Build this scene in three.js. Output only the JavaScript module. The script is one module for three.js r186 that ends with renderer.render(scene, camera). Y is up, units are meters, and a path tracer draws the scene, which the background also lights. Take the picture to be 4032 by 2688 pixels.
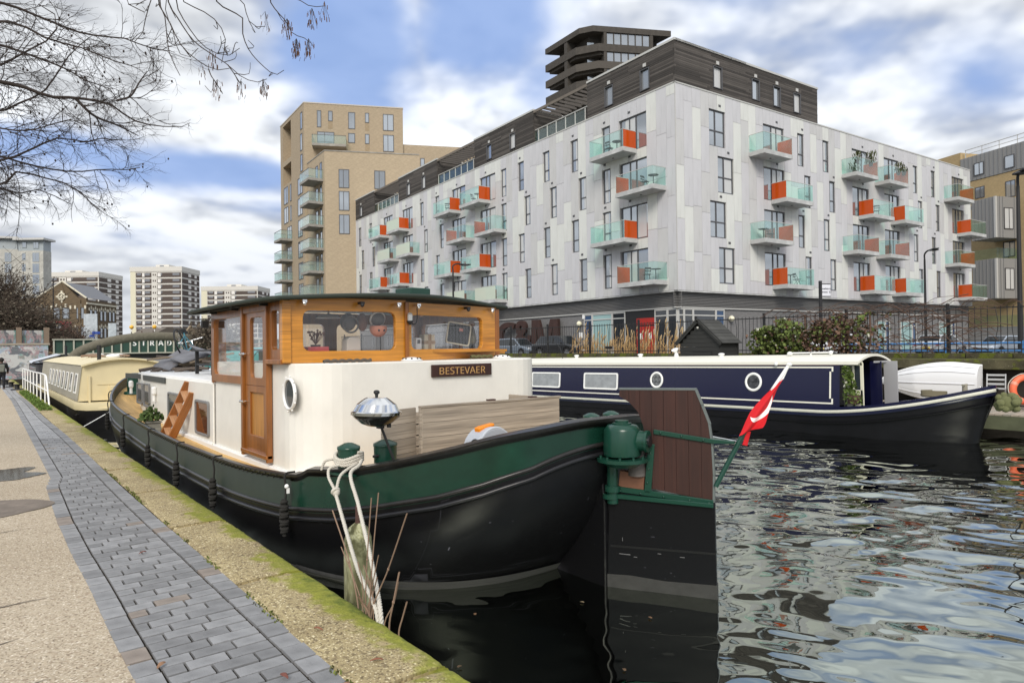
import * as THREE from 'three';
import { mergeGeometries, toCreasedNormals } from 'three/addons/utils/BufferGeometryUtils.js';
import { RoundedBoxGeometry } from 'three/addons/geometries/RoundedBoxGeometry.js';
import { MarchingCubes } from 'three/addons/objects/MarchingCubes.js';
import { FontLoader } from 'three/addons/loaders/FontLoader.js';
import { TextGeometry } from 'three/addons/geometries/TextGeometry.js';

// ---------------------------------------------------------------- camera, light, exposure
const DEG = Math.PI / 180;
const scene = new THREE.Scene();
const camera = new THREE.PerspectiveCamera(53.5, 1024 / 682, 0.1, 3000);
camera.position.set(0, 1.7, 0);                    // eye height above the towpath, which runs along -z
camera.rotation.set(0.46 * DEG, -38.5 * DEG, -0.72 * DEG, 'YXZ');
const renderer = new THREE.WebGLRenderer({ antialias: true });
renderer.toneMapping = THREE.LinearToneMapping;
renderer.toneMappingExposure = 1.12;
renderer.shadowMap.enabled = true;
const sun = new THREE.DirectionalLight(0xfff7ec, 2.6);
sun.position.set(-70, 95, 62);
sun.target.position.set(20, 0, -30);
sun.castShadow = true;
sun.shadow.radius = 48;
sun.shadow.mapSize.set(4096, 4096);
Object.assign(sun.shadow.camera, { left: -120, right: 120, top: 120, bottom: -120, near: 1, far: 500 });
scene.add(sun, sun.target);

// ---------------------------------------------------------------- random numbers and noise
function rng(seed) { let a = seed >>> 0; return () => { a = (a + 0x6D2B79F5) >>> 0; let t = Math.imul(a ^ (a >>> 15), 1 | a); t = (t + Math.imul(t ^ (t >>> 7), 61 | t)) ^ t; return ((t ^ (t >>> 14)) >>> 0) / 4294967296; }; }
const R0 = rng(12345);
const rr = (a, b, r = R0) => a + (b - a) * r();
const clamp = (x, a = 0, b = 1) => Math.min(b, Math.max(a, x));
const smooth = (a, b, x) => { const t = clamp((x - a) / (b - a)); return t * t * (3 - 2 * t); };
const lerp = (a, b, t) => a + (b - a) * t;
function hash3(x, y, z) { let h = Math.imul(x, 374761393) ^ Math.imul(y, 668265263) ^ Math.imul(z, 2147483647 ^ 0x5bd1e995); h = Math.imul(h ^ (h >>> 13), 1274126177); return ((h ^ (h >>> 16)) >>> 0) / 4294967296; }
function vnoise(x, y, z = 0, px = 0, py = 0) {               // value noise, px / py = period
  const xi = Math.floor(x), yi = Math.floor(y), zi = Math.floor(z);
  const fx = x - xi, fy = y - yi, fz = z - zi;
  const u = fx * fx * (3 - 2 * fx), v = fy * fy * (3 - 2 * fy), w = fz * fz * (3 - 2 * fz);
  const X = (i) => px ? ((xi + i) % px + px) % px : xi + i, Y = (i) => py ? ((yi + i) % py + py) % py : yi + i;
  const g = (i, j, k) => hash3(X(i), Y(j), zi + k);
  const a = lerp(lerp(g(0, 0, 0), g(1, 0, 0), u), lerp(g(0, 1, 0), g(1, 1, 0), u), v);
  if (fz === 0) return a;
  return lerp(a, lerp(lerp(g(0, 0, 1), g(1, 0, 1), u), lerp(g(0, 1, 1), g(1, 1, 1), u), v), w);
}
function fbm(x, y, z = 0, oct = 4, px = 0, py = 0) { let s = 0, a = 0.5, n = 0; for (let i = 0; i < oct; i++) { s += a * vnoise(x, y, z, px, py); n += a; x *= 2; y *= 2; z *= 2; px *= 2; py *= 2; a *= 0.5; } return s / n; }

// ---------------------------------------------------------------- sky: blue air with layered broken cloud
{
  const W = 2048, Hh = 1024, data = new Float32Array(W * Hh * 4);
  // openings in the cloud, given by compass angle from the towpath direction, height and size (degrees)
  const holes = [[25, 24, 4.5, 7, 1], [27, 17.5, 4, 2.5, .35], [37, 26, 5, 4.5, .9], [40.5, 21, 2.5, 3, .5], [15, 13.4, 9, 1.7, 1], [4, 14, 8, 1.5, .8], [19, 11.8, 5, 1.2, .5], [73, 17, 4, 3, .32], [66, 21, 3, 2, .2], [57, 27, 4, 3, .25], [-20, 17, 10, 3, .7], [110, 30, 12, 6, .6], [-60, 35, 12, 7, .8], [150, 35, 14, 6, .6], [-120, 30, 14, 7, .6], [0, 60, 16, 9, .6], [-170, 55, 16, 9, .6]];
  for (let j = 0; j < Hh; j++) {
    const el = (0.5 - (j + 0.5) / Hh) * 180;                          // row 0 is the top (flipY below)
    if (el < -2) { for (let i = 0; i < W; i++) data.set([.25, .25, .25, 1], ((Hh - 1 - j) * W + i) * 4); continue; }
    for (let i = 0; i < W; i++) {
      // u -> direction as three.js reads an equirect map: u = atan2(z, x) / 2pi + 0.5
      const ph = ((i + 0.5) / W - 0.5) * 2 * Math.PI, dx = Math.cos(ph), dz = Math.sin(ph);
      const az = Math.atan2(dx, -dz) / DEG;                           // 0 = along the towpath, positive to the right
      const e = Math.max(el, 0.0), ce = Math.cos(e * DEG), se = Math.sin(e * DEG);
      const X = dx * ce, Y = se, Z = dz * ce, pr = 1 / (0.16 + Y);
      const wx = X * pr, wz = Z * pr;
      const warp = fbm(wx * 0.7 + 3, wz * 0.7 + 7, 0.5, 3) - 0.5;
      const n1 = fbm(wx * 0.9 + warp * 1.6 + 11, wz * 0.9 + warp + 5, 0.5, 6);
      const n2 = fbm(wx * 2.6 + warp * 2 + 31, wz * 2.6 + 17, 0.5, 5);
      let hole = 0;
      for (const [a, b, sa, sb, k] of holes) { let d = az - a; d = ((d + 540) % 360) - 180; const q = (d / sa) ** 2 + ((el - b) / sb) ** 2; if (q < 7) hole = Math.max(hole, k * Math.exp(-q * 0.75)); }
      const n3 = fbm(wx * 6 + warp * 3, wz * 6 + 40, 0.5, 5), n4 = fbm(wx * 15 + warp * 5, wz * 15 + 80, 0.5, 3);
      const den = n1 * .5 + n2 * .36 + n3 * .22 + n4 * .06 - hole * .38 * (.6 + .8 * n3);
      let cover = smooth(.30, .585, den);
      cover = .1 + .9 * clamp(lerp(cover, 0.95, smooth(11, 2, el)));
      const up = smooth(0, 50, e);
      const blue = [lerp(0.29, 0.22, up), lerp(0.43, 0.36, up), lerp(0.75, 0.71, up)];
      const bill = n2 * .42 + n3 * .34 + n4 * .10 + fbm(wx * 1.1 + 50, wz * 1.1, 0.5, 4) * .24;
      const lum = 0.46 + 0.56 * smooth(0.42, 0.66, bill);
      const low = smooth(16, 0, el);                                   // paler veil toward the horizon
      const c = lerp(lum, 0.62, low * 0.62);
      const cloud = [c * 0.965, c * 1.0, c * 1.045];
      const o = ((Hh - 1 - j) * W + i) * 4;
      for (let k = 0; k < 3; k++) data[o + k] = el < -1 ? 0.25 : lerp(blue[k], cloud[k], cover);
      data[o + 3] = 1;
    }
  }
  const sky = new THREE.DataTexture(data, W, Hh, THREE.RGBAFormat, THREE.FloatType);
  sky.mapping = THREE.EquirectangularReflectionMapping; sky.magFilter = THREE.LinearFilter; sky.minFilter = THREE.LinearFilter; sky.wrapS = THREE.RepeatWrapping; sky.needsUpdate = true;
  scene.background = sky; scene.environment = sky;
}

// ---------------------------------------------------------------- textures (what surfaces are made of)
function tex(w, h, fn, srgb = true) {                                  // fn(x, y in 0..1) -> [r, g, b] 0..1
  const d = new Uint8Array(w * h * 4);
  for (let j = 0; j < h; j++) for (let i = 0; i < w; i++) { const c = fn(i / w, j / h, i, j), o = (j * w + i) * 4; for (let k = 0; k < 3; k++) d[o + k] = clamp(c[k]) * 255; d[o + 3] = 255; }
  const t = new THREE.DataTexture(d, w, h); t.wrapS = t.wrapT = THREE.RepeatWrapping; t.magFilter = THREE.LinearFilter; t.minFilter = THREE.LinearMipmapLinearFilter; t.generateMipmaps = true; t.anisotropy = 8;
  if (srgb) t.colorSpace = THREE.SRGBColorSpace; t.needsUpdate = true; return t;
}
const gray = (v) => [v, v, v];
const rep = (t, x, y) => { const c = t.clone(); c.repeat.set(x, y); c.needsUpdate = true; return c; };
const L2S = (v) => v <= 0.0031308 ? v * 12.92 : 1.055 * Math.pow(v, 1 / 2.4) - 0.055;
const mixc = (a, b, t) => [lerp(a[0], b[0], t), lerp(a[1], b[1], t), lerp(a[2], b[2], t)];
const T = {
  // 2 m tile of mottled grain, neutral around white so that it tints a base colour
  mottle: tex(512, 512, (x, y) => { const n = fbm(x * 8, y * 8, 0, 5, 8, 8), f = hash3((x * 512) | 0, (y * 512) | 0, 3); return gray(0.90 + 0.22 * (n - 0.5) + 0.08 * (f - 0.5)); }),
  fine: tex(512, 512, (x, y) => { const n = fbm(x * 40, y * 40, 0, 3, 40, 40); return gray(n); }, false),
  grit: tex(1024, 1024, (x, y) => {                                     // buff resin-bound gravel with pale stones
    const n = fbm(x * 6, y * 6, 0, 4, 6, 6), s = vnoise(x * 190, y * 190, 0, 190, 190), s2 = vnoise(x * 90 + 7, y * 90, 0, 90, 90);
    let c = mixc([.52, .45, .35], [.66, .59, .47], n); c = mixc(c, [.42, .35, .27], smooth(.55, .95, s2) * .55);
    c = mixc(c, [.93, .90, .83], smooth(.80, .93, s)); c = mixc(c, [.33, .27, .22], smooth(.22, .10, s) * .7);
    const st = smooth(.60, .74, fbm(x * 3 + 9, y * 3, 0, 5, 3, 3)); return mixc(c, [.50, .43, .37], st * .45);
  }),
  woodx: tex(512, 512, (x, y) => { const g = fbm(x * 4, y * 64, 0, 4, 4, 64), k = fbm(x * 2 + 5, y * 9, 0, 3, 2, 9); return gray(0.87 + 0.26 * (g - 0.5) + 0.2 * (k - 0.5)); }),
  wood: tex(512, 512, (x, y) => { const g = fbm(x * 64, y * 4, 0, 4, 64, 4), k = fbm(x * 9, y * 2 + 5, 0, 3, 9, 2); return gray(0.87 + 0.26 * (g - 0.5) + 0.2 * (k - 0.5)); }),
  streak: tex(256, 512, (x, y) => { const g = fbm(x * 26, y * 3, 0, 4, 26, 3), k = fbm(x * 5, y * 5, 0, 4, 5, 5); return gray(0.93 + 0.1 * (g - 0.5) + 0.1 * (k - 0.5)); }),
  brick: tex(512, 512, (x, y) => {                                      // 1.8 x 1.8 m of stock brick, too far off to pick apart
    const row = Math.floor(y * 24), xx = x * 8 + (row % 2) * 0.5, col = Math.floor(xx) % 8, fx = xx - Math.floor(xx), fy = y * 24 - row;
    const m = (fx < 0.05 || fy < 0.14) ? 1 : 0, h = hash3(col, row, 5); return m ? gray(0.90) : gray(0.855 + 0.07 * h + 0.04 * (hash3(col, row, 9) - .5));
  }),
  paint: tex(512, 512, (x, y) => gray(.965 + .05 * (fbm(x * 5, y * 4, 0, 5, 5, 4) - .5) + .012 * (fbm(x * 40, y * 8, 0, 3, 40, 8) - .5))),
  panel: tex(256, 512, (x, y) => gray(.955 + .07 * (fbm(x * 3, y * 3, 0, 5, 3, 3) - .5) + - .03 * smooth(.60, .78, fbm(x * 20 + 3, y * 3, 0, 4, 20, 3)))),
  ring: tex(256, 256, (x, y) => gray(fbm(x * 5, y * 5, 0, 5, 5, 5))),
};
const mat = (o) => new THREE.MeshStandardMaterial(Object.assign({ roughness: 0.7, metalness: 0 }, o));
const lin = (r, g, b) => new THREE.Color().setRGB(r, g, b);

// ---------------------------------------------------------------- geometry and object helpers
function bx(w, h, d, x = 0, y = 0, z = 0, ry = 0, rz = 0, rx = 0) {       // box with uv in metres
  const g = new THREE.BoxGeometry(w, h, d), uv = g.attributes.uv, s = [[d, h], [d, h], [w, d], [w, d], [w, h], [w, h]];
  for (let f = 0; f < 6; f++) for (let k = 0; k < 4; k++) uv.setXY(f * 4 + k, uv.getX(f * 4 + k) * s[f][0], uv.getY(f * 4 + k) * s[f][1]);
  if (rx) g.rotateX(rx); if (rz) g.rotateZ(rz); if (ry) g.rotateY(ry); g.translate(x, y, z); return g;
}
function rbx(w, h, d, r, x = 0, y = 0, z = 0, ry = 0, rz = 0, rx = 0) {
  const g0 = new RoundedBoxGeometry(w, h, d, 2, Math.min(r, w / 2.01, h / 2.01, d / 2.01)); const g = g0.index ? g0.toNonIndexed() : g0; planar(g);
  if (rx) g.rotateX(rx); if (rz) g.rotateZ(rz); if (ry) g.rotateY(ry); g.translate(x, y, z); return g;
}
function planar(g) {                                                    // uv in metres from the dominant axis of each face
  if (!g.attributes.normal) g.computeVertexNormals();
  const p = g.attributes.position, n = g.attributes.normal, uv = new Float32Array(p.count * 2);
  for (let i = 0; i < p.count; i++) { const a = Math.abs(n.getX(i)), b = Math.abs(n.getY(i)), c = Math.abs(n.getZ(i)); const x = p.getX(i), y = p.getY(i), z = p.getZ(i); if (b >= a && b >= c) { uv[2 * i] = x; uv[2 * i + 1] = z; } else if (a >= c) { uv[2 * i] = z; uv[2 * i + 1] = y; } else { uv[2 * i] = x; uv[2 * i + 1] = y; } }
  g.setAttribute('uv', new THREE.BufferAttribute(uv, 2)); return g;
}
function cyl(r1, r2, h, x = 0, y = 0, z = 0, n = 16, rx = 0, rz = 0, ry = 0) { const g = new THREE.CylinderGeometry(r1, r2, h, n); if (rx) g.rotateX(rx); if (rz) g.rotateZ(rz); if (ry) g.rotateY(ry); g.translate(x, y, z); return g; }
function sph(r, x, y, z, sx = 1, sy = 1, sz = 1, n = 14) { const g = new THREE.SphereGeometry(r, n, Math.ceil(n * 0.7)); g.scale(sx, sy, sz); g.translate(x, y, z); return g; }
const V3 = (x, y, z) => new THREE.Vector3(x, y, z);
function tube(pts, r, n = 6, seg = 0, closed = false) { const c = new THREE.CatmullRomCurve3(pts.map((p) => V3(...p)), closed, 'centripetal'); return new THREE.TubeGeometry(c, seg || Math.max(2, pts.length * 4), r, n, closed); }
function bar(a, b, r, n = 6) { const A = V3(...a), B = V3(...b), d = B.clone().sub(A), g = new THREE.CylinderGeometry(r, r, d.length(), n); g.applyQuaternion(new THREE.Quaternion().setFromUnitVectors(V3(0, 1, 0), d.normalize())); const m = A.add(B).multiplyScalar(0.5); g.translate(m.x, m.y, m.z); return g; }
function extr(pts, depth, bevel = 0, holes = []) { const s = new THREE.Shape(pts.map((p) => new THREE.Vector2(...p))); for (const h of holes) s.holes.push(h.isPath ? h : new THREE.Path(h.map((p) => new THREE.Vector2(...p)))); return new THREE.ExtrudeGeometry(s, { depth, bevelEnabled: bevel > 0, bevelSize: bevel, bevelThickness: bevel, bevelOffset: -bevel, bevelSegments: 1, curveSegments: 10, steps: 1 }); }
function rrect(cx, cy, w, h, r, Cls = THREE.Path) { const p = new Cls(), x0 = cx - w / 2, x1 = cx + w / 2, y0 = cy - h / 2, y1 = cy + h / 2; p.moveTo(x0 + r, y0); p.lineTo(x1 - r, y0); p.quadraticCurveTo(x1, y0, x1, y0 + r); p.lineTo(x1, y1 - r); p.quadraticCurveTo(x1, y1, x1 - r, y1); p.lineTo(x0 + r, y1); p.quadraticCurveTo(x0, y1, x0, y1 - r); p.lineTo(x0, y0 + r); p.quadraticCurveTo(x0, y0, x0 + r, y0); p.isPath = true; return p; }
function lathe(pts, n = 24) { return new THREE.LatheGeometry(pts.map((p) => new THREE.Vector2(...p)), n); }
function norm(g) { const q = g.index ? g.toNonIndexed() : g; for (const k of Object.keys(q.attributes)) if (!['position', 'normal', 'uv', 'color'].includes(k)) q.deleteAttribute(k); if (!q.attributes.uv) planar(q); q.clearGroups(); return q; }
function merge(list) { const l = list.map(norm); if (l.length === 1) return l[0]; const hasC = l.some((g) => g.attributes.color); if (hasC) for (const g of l) if (!g.attributes.color) tintG(g, 1, 1, 1); return mergeGeometries(l); }
function tintG(g, r, gg, b) { const c = new Float32Array(g.attributes.position.count * 3); for (let i = 0; i < c.length; i += 3) { c[i] = r; c[i + 1] = gg; c[i + 2] = b; } g.setAttribute('color', new THREE.BufferAttribute(c, 3)); return g; }
function grid(nu, nv, fn, uvs = [1, 1], closeU = false) {                  // sheet from fn(u, v) -> [x, y, z]
  const P = [], UV = [], I = [];
  for (let j = 0; j <= nv; j++) for (let i = 0; i <= nu; i++) { P.push(...fn(i / nu, j / nv)); UV.push(i / nu * uvs[0], j / nv * uvs[1]); }
  for (let j = 0; j < nv; j++) for (let i = 0; i < nu; i++) { const a = j * (nu + 1) + i, b = a + 1, c = a + nu + 1, d = c + 1; I.push(a, b, d, a, d, c); }
  const g = new THREE.BufferGeometry(); g.setAttribute('position', new THREE.Float32BufferAttribute(P, 3)); g.setAttribute('uv', new THREE.Float32BufferAttribute(UV, 2)); g.setIndex(I); g.computeVertexNormals(); return g;
}
function shadows(o) { o.castShadow = true; o.receiveShadow = true; return o; }
const used = {};
function numbered(n) { const k = used[n] = (used[n] ?? -1) + 1; return k ? n + '_' + String(k).padStart(3, '0') : n; }
function mesh(name, geo, m) { const o = shadows(new THREE.Mesh(Array.isArray(geo) ? merge(geo) : geo, m)); o.name = name; return o; }
function part(parent, name, geo, m, label) { const o = mesh(name, geo, m); parent.add(o); if (label) o.userData.label = label; return o; }
function sub(parent, name) { const g = new THREE.Group(); g.name = name; parent.add(g); return g; }
function tag(o, label, category, group, kind) { o.userData.label = label; o.userData.category = category; if (group) o.userData.group = group; if (kind) o.userData.kind = kind; return o; }
function thing(name, label, category, group, pos, ry = 0) { const o = new THREE.Group(); o.name = numbered(name); if (pos) o.position.set(...pos); o.rotation.y = ry; scene.add(o); return tag(o, label, category, group); }
function solo(name, geo, m, label, category, group) { const o = mesh(numbered(name), geo, m); scene.add(o); return tag(o, label, category, group); }
function struct(name, geo, m) { const o = geo ? mesh(numbered(name), geo, m) : new THREE.Group(); o.name = o.name || numbered(name); o.userData.kind = 'structure'; scene.add(o); return o; }
function copyOf(o, label, pos, ry) { const c = o.clone(); c.userData = { ...o.userData, label }; c.name = numbered(o.name.replace(/_\d{3}$/, '')); if (pos) c.position.set(...pos); if (ry !== undefined) c.rotation.y = ry; scene.add(c); return c; }

// ---------------------------------------------------------------- shared materials
const M = {
  blackPaint: mat({ color: lin(.012, .012, .014), roughness: .32 }),
  black: mat({ color: lin(.014, .014, .015), roughness: .6 }),
  darkSteel: mat({ color: lin(.03, .03, .032), roughness: .5, metalness: .3 }),
  green: mat({ color: lin(.010, .058, .036), roughness: .3, map: rep(T.mottle, .8, .8) }),
  greenPlain: mat({ color: lin(.009, .052, .034), roughness: .28 }),
  cream: mat({ color: lin(.82, .77, .56), roughness: .4, map: rep(T.streak, .5, .4) }),
  white: mat({ color: lin(.86, .845, .78), roughness: .38, map: T.paint }),
  whitePlain: mat({ color: lin(.84, .84, .82), roughness: .35 }),
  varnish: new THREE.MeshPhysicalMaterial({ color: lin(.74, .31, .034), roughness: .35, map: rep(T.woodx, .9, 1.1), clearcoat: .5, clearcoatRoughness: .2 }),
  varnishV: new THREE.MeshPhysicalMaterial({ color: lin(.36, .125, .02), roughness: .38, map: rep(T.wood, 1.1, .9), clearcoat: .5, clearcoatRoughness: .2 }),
  teakDeck: mat({ color: lin(.72, .46, .17), roughness: .6, map: rep(T.wood, 1, .6) }),
  oldWood: mat({ color: lin(.50, .43, .345), roughness: .85, map: rep(T.woodx, .8, 1.2) }),
  mahogany: new THREE.MeshPhysicalMaterial({ color: lin(.052, .015, .009), roughness: .5, map: rep(T.wood, 1.4, .8), clearcoat: .12, clearcoatRoughness: .25 }),
  glass: new THREE.MeshPhysicalMaterial({ color: 0xffffff, roughness: .02, transmission: 1, thickness: 0, ior: 1.5 }),
  darkGlass: new THREE.MeshPhysicalMaterial({ color: lin(.035, .045, .055), roughness: .04, metalness: 0, ior: 1.7, specularIntensity: 1 }),
  chrome: mat({ color: lin(.75, .75, .74), roughness: .12, metalness: 1 }),
  rope: mat({ color: lin(.58, .55, .48), roughness: .95 }),
  darkRope: mat({ color: lin(.018, .017, .015), roughness: .95 }),
  rust: mat({ color: lin(.10, .05, .04), roughness: .85, map: rep(T.mottle, 1, 1) }),
  twig: mat({ color: lin(.10, .068, .05), roughness: .9 }),
  stem: mat({ color: lin(.24, .16, .11), roughness: .9 }),
};
// ---------------------------------------------------------------- ground, towpath, quay, water
const WATER = -0.45, BANK_X = 20.4, STREET = 0.95;
const streetY = (x) => 1.05 - .012 * (x - 20.5);                          // the street falls gently away from the canal
T.path = tex(2048, 1024, (x, y) => {                                    // 7 x 3.5 m of worn buff resin gravel
  const X = x * 7, Y = y * 3.5, s = vnoise(X * 120, Y * 120, 0, 840, 420), s2 = vnoise(X * 56 + 3, Y * 56, 0, 392, 196), n = fbm(X / 1.75, Y / 1.75, 0, 6, 4, 2), b = fbm(X / 3.5 + 2, Y / 3.5, 0, 6, 2, 1);
  let c = mixc([.62, .565, .48], [.78, .73, .645], n * .5 + s2 * .5); c = mixc(c, [.92, .89, .83], smooth(.70, .95, s) * .75); c = mixc(c, [.33, .275, .225], smooth(.30, .08, s) * .62); c = mixc(c, [.46, .385, .31], smooth(.62, .9, s2) * .4);
  const st = smooth(.47, .62, b + .2 * (n - .5)); c = mixc(c, [.44, .375, .32], st * .58); const dk = smooth(.60, .68, fbm(X * 1.1 + 5, Y * 2.3, 0, 5, 0, 0)) * smooth(.45, .6, b); return mixc(c, [.30, .26, .225], dk * .6);
});
M.path = mat({ map: rep(T.path, 1 / 7, 1 / 3.5), roughness: .95, bumpMap: rep(T.fine, .9, .9), bumpScale: .005 });
T.coping = tex(512, 2048, (x, y) => {                                   // 0.52 m across (canal edge at x = 1), 8 m along
  const X = x * .52, Y = y * 8, s = vnoise(X * 115, Y * 115, 0, 0, 920), s2 = vnoise(X * 60 + 3, Y * 60, 0, 0, 480), n = fbm(X * 3, Y * 3, 0, 4, 0, 24);
  let c = mixc([.56, .50, .37], [.72, .66, .50], n); c = mixc(c, [.34, .29, .22], smooth(.56, .95, s2) * .5); c = mixc(c, [.92, .88, .74], smooth(.74, .9, s) * .8); c = mixc(c, [.24, .2, .14], smooth(.24, .1, s) * .6);
  const m = fbm(X * 2 + 3, Y * 1.1, 0, 5, 0, 8.8) * .9 + fbm(X * 16, Y * 16, 0, 3, 0, 128) * .35 + (x - .62) * .75; const k = smooth(.60, .86, m);
  c = mixc(c, mixc([.42, .45, .12], [.56, .58, .17], fbm(X * 30, Y * 30, 0, 3, 0, 240)), k * .82); return mixc(c, [.27, .33, .09], smooth(.93, 1.12, m) * .6);
});
M.coping = mat({ map: T.coping, roughness: .95, bumpMap: rep(T.fine, 1, 8), bumpScale: .005 });
{
  const g = new THREE.PlaneGeometry(640, 700, 1, 1); g.rotateX(-Math.PI / 2); g.translate(-319.0 + .6, -0.035, -290); planar(g);
  struct('ground', g, mat({ map: rep(T.mottle, .3, .3), color: lin(.16, .15, .10), roughness: 1 }));
  // towpath: buff surface, its right edge follows the brick strip
}
const stripL = (z) => z > -8 ? .635 + .004 * Math.sin(z * 3) : z > -10.4 ? lerp(.635, .70, (-8 - z) / 2.4) : z > -11.1 ? lerp(.70, .80, (-10.4 - z) / .7) : z > -30 ? lerp(.80, 1.03, (-11.1 - z) / 18.9) : 1.03;
const stripR = (z) => 1.475 - .02 * Math.sin(z * .5);
{
  const n = 120, g = grid(1, n, (u, v) => { const z = 6 - v * 66; return [u ? stripL(z) + .02 : -3.4, -0.004 + (u ? 0 : .03), z]; }); planar(g);
  struct('towpath', g, M.path);
  const bed = grid(1, n, (u, v) => { const z = 6 - v * 66; return [u ? 1.58 : stripL(z) - .02, -0.016, z]; }); planar(bed);
  const strip = struct('brick_path');
  part(strip, 'bedding', bed, mat({ color: lin(.085, .078, .062), roughness: 1, map: rep(T.grit, .8, .8) }));
  const tones = [.26, .285, .31, .24, .335].map((v, i) => mat({ color: lin(v * 1.12, v * 1.13, v * 1.155), roughness: .8, map: rep(T.mottle, .9 + i * .05, .9), bumpMap: rep(T.fine, 1.5, 1.5), bumpScale: .002 }));
  tones.push(mat({ color: lin(.34, .29, .25), roughness: .85, map: rep(T.mottle, 1, 1) }));
  const r = rng(77), geos = {}, rest = [];
  const geo = (w, d) => { const k = w.toFixed(3) + '_' + d.toFixed(2); if (!geos[k]) { const g = new THREE.BoxGeometry(w, .06, d); const p = g.attributes.position; for (let i = 0; i < p.count; i++) if (p.getY(i) > 0) { p.setX(i, p.getX(i) - Math.sign(p.getX(i)) * .004); p.setZ(i, p.getZ(i) - Math.sign(p.getZ(i)) * .004); } g.computeVertexNormals(); planar(g); geos[k] = g; } return geos[k]; };
  let nb = 0, nk = 0;
  const put = (name, w, d, x, z, max, cnt, farM) => {
    const ti = r() < .03 ? 5 : Math.floor(r() * 5), y = -.03 + rr(-.003, .003, r), tx = rr(-.012, .012, r), tz = rr(-.012, .012, r), ty = rr(-.012, .012, r);
    if (cnt < max) { const m = part(strip, name, geo(w, d), tones[ti]); m.position.set(x, y, z); m.rotation.set(tx, ty, tz); }
    else { const g = geo(w, d).clone(); g.rotateX(tx); g.rotateZ(tz); g.translate(x, y, z); const v = [.26, .285, .31, .24, .335, .28][ti]; tintG(g, v * 1.12, v * 1.13, v * 1.155); rest.push(g); }
  };
  let row = 0;
  for (let z = -2.35; z > -46; z -= .125, row++) {
    const a = stripL(z) + .14, b = stripR(z) - .145; let x = a, first = [.222, .11, .17, .075][row % 4];
    while (x < b - .01) { let x1 = Math.min(x + first, b); if (b - x1 < .055) x1 = b; first = .222 + rr(-.005, .005, r); put('brick', Math.round((x1 - x - .007) * 200) / 200, .118, (x + x1) / 2, z, 300, nb++); x = x1; }
  }
  for (let z = -2.3; z > -46; z -= .2) { put('border_block', .132, .192, stripL(z) + .068, z, 300, nk++); put('border_block', .138, .192, stripR(z) - .069, z - .06, 300, nk++); }
  const o = part(strip, 'distant_bricks', rest, mat({ vertexColors: true, roughness: .85 })); o.userData.kind = 'stuff';
  // worn patches, cracks and a puddle in the towpath
  const blob = (cx, cz, rx, rz, y, n = 40, amp = .35) => { const P = []; for (let i = 0; i < n; i++) { const a = i / n * Math.PI * 2, k = 1 + amp * (fbm(Math.cos(a) * 1.6 + cx * 3, Math.sin(a) * 1.6 + cz, 0, 4) - .5) * 2; P.push([cx + rx * k * Math.cos(a), -(cz + rz * k * Math.sin(a))]); } const g = new THREE.ShapeGeometry(new THREE.Shape(P.map((p) => new THREE.Vector2(...p)))); g.rotateX(-Math.PI / 2); g.translate(0, y, 0); return planar(norm(g)); };
  const tow = scene.getObjectByName('towpath'), gritD = mat({ color: lin(.20, .165, .13), roughness: .95, map: rep(T.mottle, 1.5, 1.5) });
  part(tow, 'repair_patch', blob(-.1, -9.3, .78, .55, .004, 40, .12), mat({ color: lin(.24, .20, .165), roughness: .95, map: rep(T.mottle, 1, 1), bumpMap: rep(T.fine, 1, 1), bumpScale: .004 }));
  part(tow, 'puddle', blob(.1, -11.9, .62, .6, .006, 60, .5), new THREE.MeshPhysicalMaterial({ color: lin(.10, .09, .075), roughness: .05, ior: 1.5 })); part(tow, 'puddle', blob(-.55, -12.9, .4, .3, .006, 50, .5), new THREE.MeshPhysicalMaterial({ color: lin(.10, .09, .075), roughness: .05, ior: 1.5 }));
  const crack = (x0, z0, x1, z1, w) => { const n = 50; return planar(grid(n, 1, (u, v) => { const wob = .06 * (fbm(u * 7 + z0 * 3, 1.5, 0, 4) - .5), ww = w * (.25 + 1.5 * fbm(u * 13 + z0, 4.5, 0, 3)) * Math.sin(Math.PI * clamp(u, .02, .98)); return [lerp(x0, x1, u), .004, lerp(z0, z1, u) + wob + (v - .5) * ww]; })); };
  for (const [x0, z0, x1, z1, w] of [[-.9, -5.6, .44, -5.72, .035], [-.7, -4.72, .20, -5.0, .05], [-.6, -5.0, .12, -5.2, .045], [-.4, -4.1, .32, -4.32, .03], [-.9, -6.7, .2, -6.75, .03], [-1, -7.9, .5, -8.1, .02]]) part(tow, 'crack', crack(x0, z0, x1, z1, w), gritD);
  // fallen leaves and twigs
  for (const [x, z, c] of [[1.62, -3.95, 0], [1.1, -6.4, 1], [1.45, -3.2, 2], [1.7, -3.35, 0], [.78, -4.05, 2], [1.25, -3.5, 1]]) { const g = grid(4, 4, (u, v) => [(u - .5) * .07, .012 * Math.sin(u * 3.1) + .006 * Math.sin(v * 4), (v - .5) * .028 * (1 - Math.abs(u - .5) * 1.7)]); g.rotateY(x * 9); const o = solo('fallen_leaf', g, mat({ color: [lin(.22, .09, .05), lin(.16, .06, .045), lin(.30, .17, .10)][c], roughness: .9, side: THREE.DoubleSide }), 'small dry brown leaf lying on the quayside paving', 'leaf', 'fallen leaves on the quay'); o.position.set(x, .012, z); }
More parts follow.
